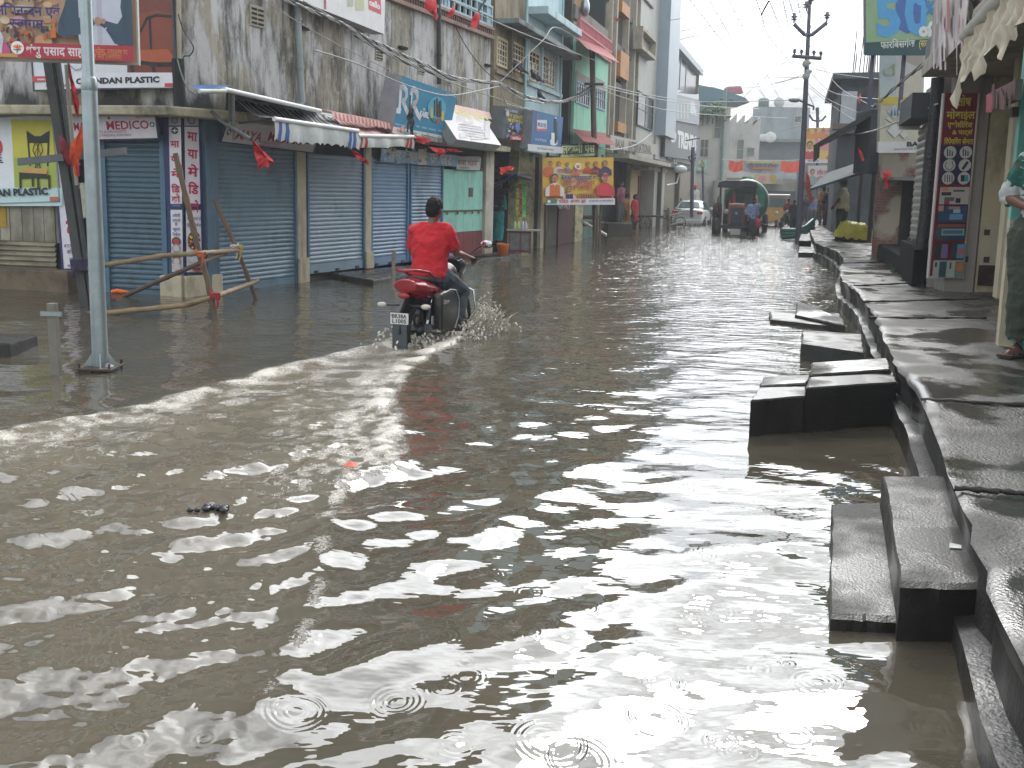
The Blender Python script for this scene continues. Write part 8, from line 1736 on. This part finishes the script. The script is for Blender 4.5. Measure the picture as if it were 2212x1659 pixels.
for s_ in (-1, 1):
    m = MB(); q = [(s_ * .765, -1.05, 1.0), (s_ * .765, .9, .98), (s_ * .64, .25, 1.38), (s_ * .64, -.85, 1.38)]; m.slab(q if s_ > 0 else q[::-1], .02, GLS); m.obj('side_window', t)
    m = MB(); m.box(s_ * .52, s_ * .80, -2.235, -2.12, .74, .90, mat('tail_lamp_red', 'a81f28', .25, .1)); m.obj('tail_lamp', t, bevel=.03)
    for y in (-1.35, 1.35):
        m = MB(); m.lathe([(.0, -.1), (.2, -.1), (.30, -.09), (.32, 0), (.30, .09), (.0, .1)], (s_ * .82, y, .32), TYR, 18, 0); o = m.obj('wheel', t); m = MB(); m.lathe([(.0, .102), (.2, .104), (.21, .09)] if s_ > 0 else [(.0, -.102), (.2, -.104), (.21, -.09)], (s_ * .82, y, .32), mat('alloy', '9a9c9c', .35, metal=.8), 14, 0); m.obj('rim', o)
    m = MB(); m.ell((s_ * .95, .55, 1.0), (.1, .06, .07), WHT, 10, 7); m.obj('wing_mirror', t)
m = MB(); m.box(-.26, .26, -2.245, -2.2, .70, .82, mat('plate_pale', 'a9aaa6', .5)); m.obj('number_plate', t)
m = MB(); m.box(-.82, .82, -2.24, -1.9, .26, .46, WHT); m.obj('bumper', t, bevel=.06)
m = MB(); m.box(-.5, .5, -2.2, -2.17, .86, .885, mat('chrome', 'b5b7b9', .15, metal=1.)); m.obj('boot_trim', t); done(t)

# tractor with a green water tanker
c = G(1588, 508); V = LF(c.x, c.y, -.15, heading((-.22, -.97))); t = thing('tractor', 'red tractor with a dark canopy facing the camera in the flood', 'tractor', V)
TR = mat('tractor_red', '7a2428', .45, .15, 4, '4a3a34', .35); TB = mat('tractor_dark', '22272b', .6, .2); part = lambda nm, f, bevel=0, **k: (lambda m: (f(m), m.obj(nm, t, bevel=bevel))[1])(MB())
part('bonnet', lambda m: m.box(-.34, .34, -1.5, .25, .72, 1.38, TR), .05); part('grille', lambda m: m.box(-.25, .25, .25, .28, .66, 1.30, mat('grille_dark', '1e2a30', .5, .2)), .01); part('badge', lambda m: m.lathe([(0, .285), (.06, .288), (.05, .28)], (0, 0, 1.05), mat('badge_pale', '8f9a9c', .4), 14, 1))
[part('grille_surround', lambda m: m.box(a, b, .24, .30, .58, 1.34, TR), .01) for a, b in ((-.33, -.25), (.25, .33))]
part('axle', lambda m: (m.box(-.75, .75, -.3, -.12, .42, .56, TB), m.box(-.3, .3, -1.6, .1, .4, .72, TB)), .02)
part('number_plate', lambda m: m.box(-.2, .2, .30, .33, .18, .42, mat('plate_cream', 'c2beb0', .5, .1))); part('bumper', lambda m: m.box(-.42, .42, .2, .3, .42, .52, TB), .02)
for s_ in (-1, 1):
    for y, r_, w, x in ((-.2, .42, .1, .78), (-2.0, .75, .19, .82)):
        m = MB(); m.lathe([(r_ * .55, -w), (r_ * .93, -w), (r_, -w * .5), (r_, w * .5), (r_ * .93, w), (r_ * .55, w)], (s_ * x, y, r_), TYR, 22, 0); o = m.obj('wheel', t); m = MB(); m.lathe([(0, -.04), (r_ * .56, -w * .8), (r_ * .56, w * .8), (0, .04)], (s_ * x, y, r_), TR, 16, 0); m.obj('rim', o)
    part('mudguard', lambda m: m.tube([(s_ * .82, -1.2, 1.0), (s_ * .82, -1.5, 1.45), (s_ * .82, -2.0, 1.62), (s_ * .82, -2.5, 1.45)], .22, TR, 10, flatten=.15))
    part('headlamp', lambda m: m.lathe([(.05, -.1), (.11, .0), (.10, .04), (0, .05)], (s_ * .40, .22, 1.12), mat('lamp_pale', 'a9adae', .2), 14, 1)); part('canopy_post', lambda m: (m.tube([(s_ * .7, -1.0, 1.0), (s_ * .72, -.95, 2.15)], .03, TB, 6), m.tube([(s_ * .7, -2.3, 1.4), (s_ * .72, -2.3, 2.15)], .03, TB, 6)))
part('canopy', lambda m: m.prism([(-.85, 2.12), (.85, 2.12), (.78, 2.36), (.5, 2.42), (-.5, 2.42), (-.78, 2.36)], 1, -2.6, -.6, TB), .03)
part('steering_wheel', lambda m: (m.lathe([(.18, 0), (.20, .015), (.22, 0), (.20, -.015), (.18, 0)], (0, -1.35, 1.52), TB, 18, 1), m.tube([(0, -1.3, 1.3), (0, -1.35, 1.52)], .02, TB, 6))); part('exhaust', lambda m: m.tube([(.2, -.5, 1.3), (.2, -.5, 2.0)], .035, TB, 8)); part('seat', lambda m: m.box(-.25, .25, -2.1, -1.7, 1.1, 1.5, TB), .05)
for x, h in ((-.3, 1.55), (.28, 1.6), (.1, 1.9)): part('ribbon_flag', lambda m: m.add([(x - .05, .05, 1.38), (x + .06, .05, 1.38), (x + .02, .03, h), (x, .06, h)], [(0, 1, 2, 3)], mat('ribbon_red', 'b3262c', .8)))
part('bonnet_garland', lambda m: m.tube([(-.3, .1, 1.42), (0, .15, 1.44), (.3, .1, 1.42)], .04, mat('garland', 'b5a890', .8, .4, 14), 7)); done(t)
V2 = LF(c.x + 1.15, c.y + 3.2, -.15, heading((-.22, -.97))); t = thing('water_tanker', 'green cylindrical water tanker trailer behind the tractor', 'tanker', V2); GR = mat('tank_paint', '12694e', .4, .12, 1.5, '0e4034', .35); 
part('tank', lambda m: m.lathe([(0, 1.95), (.6, 1.93), (.9, 1.80), (.98, 1.6), (.98, -1.6), (.9, -1.8), (0, -1.95)], (0, -1.2, 1.55), GR, 28, 1))
for y in (-1.6, -.4, .8): part('tank_band', lambda m: m.lathe([(.985, -.04), (1.0, -.03), (1.0, .03), (.985, .04)], (0, -1.2 + y, 1.55), mat('tank_band', '0f5a44', .5), 28, 1))
part('hatch', lambda m: (m.lathe([(0, .16), (.25, .15), (.27, 0)], (0, -1.0, 2.5), GR, 14)), 0); part('chassis', lambda m: m.box(-.7, .7, -3.1, 1.2, .55, .72, TB)); part('end_window', lambda m: m.box(-.75, .1, .78, .80, 1.3, 1.85, mat('tank_pale_green', '2f8a6c', .4)), .02)
part('mud_panel', lambda m: m.box(-.05, .75, .85, .92, .95, 1.3, mat('panel_cream', '9aa08c', .5, .1)), .02); part('pump_box', lambda m: m.box(-.3, .5, -1.0, .7, .2, .7, mat('blue_pump', '2a4450', .6, .3)), .04); part('drawbar', lambda m: m.tube([(-.4, 1.2, .6), (-.9, 2.2, .55)], .05, TB, 6))
for s_ in (-1, 1):
    for y in (-2.0,): m = MB(); m.lathe([(0, -.1), (.25, -.12), (.5, -.12), (.52, 0), (.5, .12), (.25, .12), (0, .1)], (s_ * .9, y, .52), TYR, 20, 0); m.obj('wheel', t)
done(t)
for i, (lab, off) in enumerate((('upper green suction hose lying from the tanker to the pavement', .5), ('middle green suction hose from the tanker to the pavement', .25), ('lowest green suction hose touching the flood', .05))):
    m = MB(); m.tube([AT(1690, 497 + 8 * i, 37.5), AT(1720, 498 + 6 * i, 37), AT(1742, 490 + 5 * i, 37), AT(1757, 476 + 8 * i, 37.5)], .09, mat('hose_green', '2a5f5a', .45, .15, 6), 9); solo(m, 'suction_hose', lab, 'hose')
# yellow rickshaw cab behind
c = G(1692, 494); V = LF(c.x + .4, c.y + 3, -.1, heading((-.1, -1))); t = thing('auto_rickshaw', 'yellow three-wheeler with a white roof behind the tanker', 'auto rickshaw', V); YL = mat('rick_yellow', 'a87d1f', .45, .12)
part('body', lambda m: m.prism([(-.65, .35), (.65, .35), (.68, 1.2), (.6, 1.75), (-.6, 1.75), (-.68, 1.2)], 1, -2.2, 0, YL), .06); part('roof', lambda m: m.box(-.68, .68, -2.3, .1, 1.75, 1.86, mat('rick_roof', 'b9b8b2', .4)), .05); part('windscreen', lambda m: m.box(-.5, .5, .005, .03, 1.15, 1.65, GLS)); part('lamp', lambda m: m.lathe([(.0, .04), (.09, .03), (.1, 0)], (0, .02, .85), mat('lamp_pale', 'a9adae', .2), 12, 1))
for x, y in ((0, .1), (-.55, -1.9), (.55, -1.9)): part('wheel', lambda m: m.lathe([(0, -.06), (.22, -.06), (.24, 0), (.22, .06), (0, .06)], (x, y, .24), TYR, 14, 0))
done(t)
# cycle cart by the car
c = G(1415, 492); V = LF(c.x, c.y, -.1, heading((.9, .3))); t = thing('cycle_cart', 'black flatbed cycle cart standing in the shallow water by the yellow shop', 'cart', V); 
part('bed', lambda m: m.box(-.5, .5, -1.6, .2, .62, .70, mat('dark_wood_post', '2f2824', .8)), .01); part('frame', lambda m: (m.tube([(0, .2, .6), (0, 1.0, .45), (0, 1.25, .95)], .025, TB, 6), m.tube([(-.28, 1.2, 1.0), (.28, 1.2, 1.0)], .02, TB, 6), m.tube([(0, .6, .5), (0, .55, .9)], .025, TB, 6)))
for x, y in ((-.52, -.8), (.52, -.8), (0, 1.35)):
    part('wheel', lambda m: (m.lathe([(.30, -.02), (.33, 0), (.30, .02), (.285, 0), (.30, -.02)], (x, y, .33), TYR, 22, 0), [m.tube([(x, y, .33), (x, y + .29 * math.cos(k), .33 + .29 * math.sin(k))], .006, TB, 4) for k in np.linspace(0, 5.6, 9)], m.ell((x, y, .33), .035, TB, 8, 6)))
part('saddle', lambda m: m.ell((0, .55, .93), (.09, .14, .04), TB, 10, 7)); done(t)
t = thing('bamboo_barricade', 'small far bamboo barricade of four stakes by the cycle cart', 'barricade'); bb = mat('pale_bamboo', '9a9484', .6, .2)
for x, y0, y1 in ((1443, 512, 450), (1450, 496, 462), (1462, 495, 460), (1470, 494, 428)): m = MB(); q = G(x, y0 - 12); m.tube([q - Vector((0, 0, .3)), AT(x + 1, y1, q.y)], .05, BAMD, 6); m.obj('stake', t)
for a, b in (((1447, 466), (1474, 460)), ((1448, 486), (1475, 480))): m = MB(); m.tube([AT(*a, 47), AT(*b, 47)], .05, bb, 6); m.obj('rail', t)
done(t)

# tea stall by the end pillar: blue post with tin roof, strips of sachets, counter, bucket
BLP = mat('blue_post', '1f4f6e', .5, .15, 4, '23323c', .3); Ys = G(1062, 545).y
t = thing('tea_stall', 'tiny roadside stall with a blue post and a tilted tin roof', 'stall')
m = MB(); m.tube([AT(1059, 548, Ys), AT(1056, 362, Ys)], .06, BLP, 4); m.obj('post', t, 'blue post'); m = MB(); m.tube([AT(1058, 405, Ys - .1), AT(1120, 376, Ys - .9)], .05, BLP, 4); m.obj('brace', t)
m = MB(); a, b, c_, d_ = AT(1055, 366, Ys - .2), AT(1148, 386, Ys - 1.0), AT(1150, 378, Ys + 1.5), AT(1056, 358, Ys + 1.3); m.slab([a, b, c_, d_], .05, mat('tin_grey', '6f7576', .45)); m.obj('roof', t); done(t)
for i, (x, col, lab) in enumerate(((1118, 'a5a83a', 'hanging strip of yellow snack sachets'), (1124, '8a4a44', 'hanging strip of dull red snack sachets'), (1132, '4fa84a', 'hanging strip of green snack sachets'))):
    m = MB(); rs = random.Random(i)
    for k in range(11):
        y = 400 + k * (8.4 if i == 0 else 6.5); p = AT(x, y, Ys - .3); w = .045; m.slab([p + Vector((-w, rs.uniform(-.03, .03), -.04)), p + Vector((w, rs.uniform(-.03, .03), -.04)), p + Vector((w, 0, .035)), p + Vector((-w, 0, .035))], .02, mat('sachet' + col, col, .35, .25, 14))
    solo(m, 'sachet_strip', lab, 'snack strip')
t = thing('stall_counter', 'low red-framed glass stall counter with bottles on top', 'counter'); g = G(1122, 541, .12); k = FPX / g.y
m = MB(); x0, x1 = g.x - 24 / k, g.x + 24 / k
for x in (x0, (x0 + x1) / 2, x1 - .04): m.box(x, x + .04, g.y - .3, g.y - .26, .05, .62, mat('maroon_frame', '5f1f24', .5))
for z in (.1, .58): m.box(x0, x1, g.y - .3, g.y - .26, z, z + .05, mat('maroon_frame', '5f1f24', .5))
m.obj('frame', t); m = MB(); m.box(x0 + .03, x1 - .03, g.y - .27, g.y + .2, .08, .6, mat('dull_glass', '5f625e', .25, .3, 5)); m.obj('case', t); m = MB(); m.box(x0 - .05, x1 + .25, g.y - .35, g.y + .25, .63, .66, mat('table_top', '8f8f88', .5)); m.obj('top', t); done(t)
for x, col, lab in ((1111, 'a9b09c', 'pale green bottle on the stall counter'), (1118, '9ab06a', 'lime bottle between two pale ones on the stall counter'), (1128, 'b5aab4', 'white and pink bottle on the stall counter'), (1134, 'a5a0a8', 'greyish bottle at the right end of the stall counter')):
    q = Vector((g.x + (x - 1122) / k, g.y - .1, .66)); m = MB(); m.lathe([(0, 0), (.045, 0), (.05, .02), (.05, .13), (.02, .18), (.02, .21), (0, .215)], q, mat('bottle' + col, col, .3, .1), 12); solo(m, 'bottle', lab, 'bottle')
m = MB(); q = G(1086, 552, .1); m.lathe([(0, 0), (.115, 0), (.15, .27), (.155, .28), (.14, .28), (.135, .26), (0, .2)], q, mat('orange_bucket', 'cc6a14', .4, .06), 20); solo(m, 'bucket', 'orange plastic bucket on the wet platform by the tea stall', 'bucket')
t = thing('street_bench', 'dim wooden bench and white bar rails behind the second street pole', 'bench'); 
for (a, b) in (((1258, 470), (1300, 468)), ((1258, 485), (1305, 483))): m = MB(); m.tube([AT(*a, 34), AT(*b, 34)], .08, mat('bench_wood', '55493c', .8), 5); m.obj('plank', t)
m = MB(); m.tube([AT(1262, 481, 33), AT(1310, 508, 32.5)], .05, mat('white_bar2', 'b5b5b2', .5), 6); m.obj('rail', t); done(t)
# birds: pigeon on the cables, crows at the window bars
def bird(px, py, Y, yaw, label, s=1., col='22252c'):
    q = AT(px, py, Y); V = LF(q.x, q.y, q.z, yaw); t = thing('bird', label, 'bird', V); b = MB(); s *= .17
    b.ell((0, 0, .45 * s), (.30 * s, .62 * s, .36 * s), D_, 12, 8, Matrix.Rotation(R(32), 3, 'X')); b.ell((0, .48 * s, .92 * s), (.19 * s, .22 * s, .2 * s), D_, 10, 7); b.tube([(0, .3 * s, .6 * s), (0, .48 * s, .9 * s)], [.22 * s, .15 * s], D_, 8); b.tube([(0, .64 * s, .9 * s), (0, .9 * s, .86 * s)], [.07 * s, .015 * s], D_, 6); b.tube([(0, -.35 * s, .25 * s), (0, -1.05 * s, -.12 * s)], [.2 * s, .12 * s], D_, 8, flatten=.4)
    skinned(b, 'body', t, .012, mat('bird' + col, col, .6, .2, 9)); m = MB(); [m.tube([(x * s, 0, .2 * s), (x * s, .05 * s, -.05 * s)], .012, mat('bird_leg', '6a3a34', .6), 5) for x in (-.1, .1)]; m.obj('legs', t); return done(t)
bird(1162, 211, 28, heading((-.8, -.5)), 'dark pigeon perched on the cables in front of the pale blue wall', 1.5)
for x, y, Y in ((1112, 149, 25.6), (1120, 152, 25.9), (1126, 156, 26.1), (1153, 171, 27), (1161, 176, 27.2)): bird(x, y, Y - .2, heading((-.9 + (x % 5) * .2, -.4)), {1112: 'left crow of the cluster at the brown house window', 1120: 'middle crow of the cluster at the brown house window', 1126: 'right crow of the cluster at the brown house window', 1153: 'left dark bird at the pale blue house window', 1161: 'right dark bird at the pale blue house window'}[x], 1.3, '1b1d22')
# splash round the motorcycle
m = MB(); rs = random.Random(31); SPL = mat('splash_water', 'c6c1b4', .2, .15, 8, spec=.6)
fx = BK + BH * 1.25; side = Vector((BH.y, -BH.x))
for k in range(800):
    u_ = rs.random(); 
    if u_ < .55: b_ = fx + side * (.25 + abs(rs.gauss(0, .16))) + BH * rs.gauss(-.15, .22); hmax = .42 * math.exp(-((b_ - fx - side * .36).length / .22) ** 2) + .06
    elif u_ < .8: b_ = BK + side * rs.gauss(0, .2) + BH * rs.gauss(-.1, .2); hmax = .14
    else: b_ = BK + BH * rs.uniform(.2, 1.0) + side * rs.gauss(.3, .12); hmax = .12
    z = rs.random() ** 1.6 * hmax; r_ = rs.uniform(.0035, .014) * (1.2 - z); e = rs.uniform(1, 2.4); m.ell((b_.x, b_.y, z + .02), (r_, r_, r_ * e), SPL, 6, 4, Matrix.Rotation(rs.uniform(-.9, .9), 3, 'Y') @ Matrix.Rotation(rs.uniform(-.7, .7), 3, 'X'))
def tongue(c, h, w, lean):
    n = 7; vs = []; tilt = Vector((lean.x, lean.y, 0))
    for i in range(n + 1):
        s_ = i / n; ww = w * (1 - s_) ** .6 * (1 + .3 * math.sin(i * 2.3)); p = Vector((c.x, c.y, 0)) + tilt * s_ * s_ * h + Vector((0, 0, h * s_)); d = Vector((-tilt.y, tilt.x, 0)).normalized() if tilt.length else Vector((1, 0, 0))
        vs += [p - d * ww, p + tilt * .02 + Vector((0, 0, .01)), p + d * ww]
    m.add(vs, [(3 * i + j, 3 * i + j + 1, 3 * i + j + 4, 3 * i + j + 3) for i in range(n) for j in range(2)], SPL, True)
for k in range(70): c_ = fx + side * rs.uniform(.18, .55) + BH * rs.gauss(-.15, .2); tongue(c_, rs.uniform(.06, .34), rs.uniform(.014, .05), (side * rs.uniform(.2, 1) + BH * rs.uniform(-.6, .4)))
for k in range(16): c_ = BK + side * rs.gauss(.05, .2) + BH * rs.uniform(-.3, .2); tongue(c_, rs.uniform(.04, .13), rs.uniform(.02, .05), side * rs.uniform(-.6, .6) - BH * .5)
o = m.obj('water_splash'); o['kind'] = 'stuff'
# ------------------------------------------------------------------ damp air
m = bpy.data.materials.new('damp_air'); m.use_nodes = True; N = m.node_tree.nodes; L = m.node_tree.links; N.remove(N['Principled BSDF'])
v = N.new('ShaderNodeVolumePrincipled'); v.inputs['Color'].default_value = (.93, .96, 1, 1); v.inputs['Density'].default_value = .0012; v.inputs['Anisotropy'].default_value = .2
L.new(v.outputs[0], N['Material Output'].inputs['Volume'])
b_ = MB(); b_.box(-130, 130, -12, 150, -1.3, 17.5, m); o = b_.obj('haze'); o['kind'] = 'stuff'
bpy.context.view_layer.update()
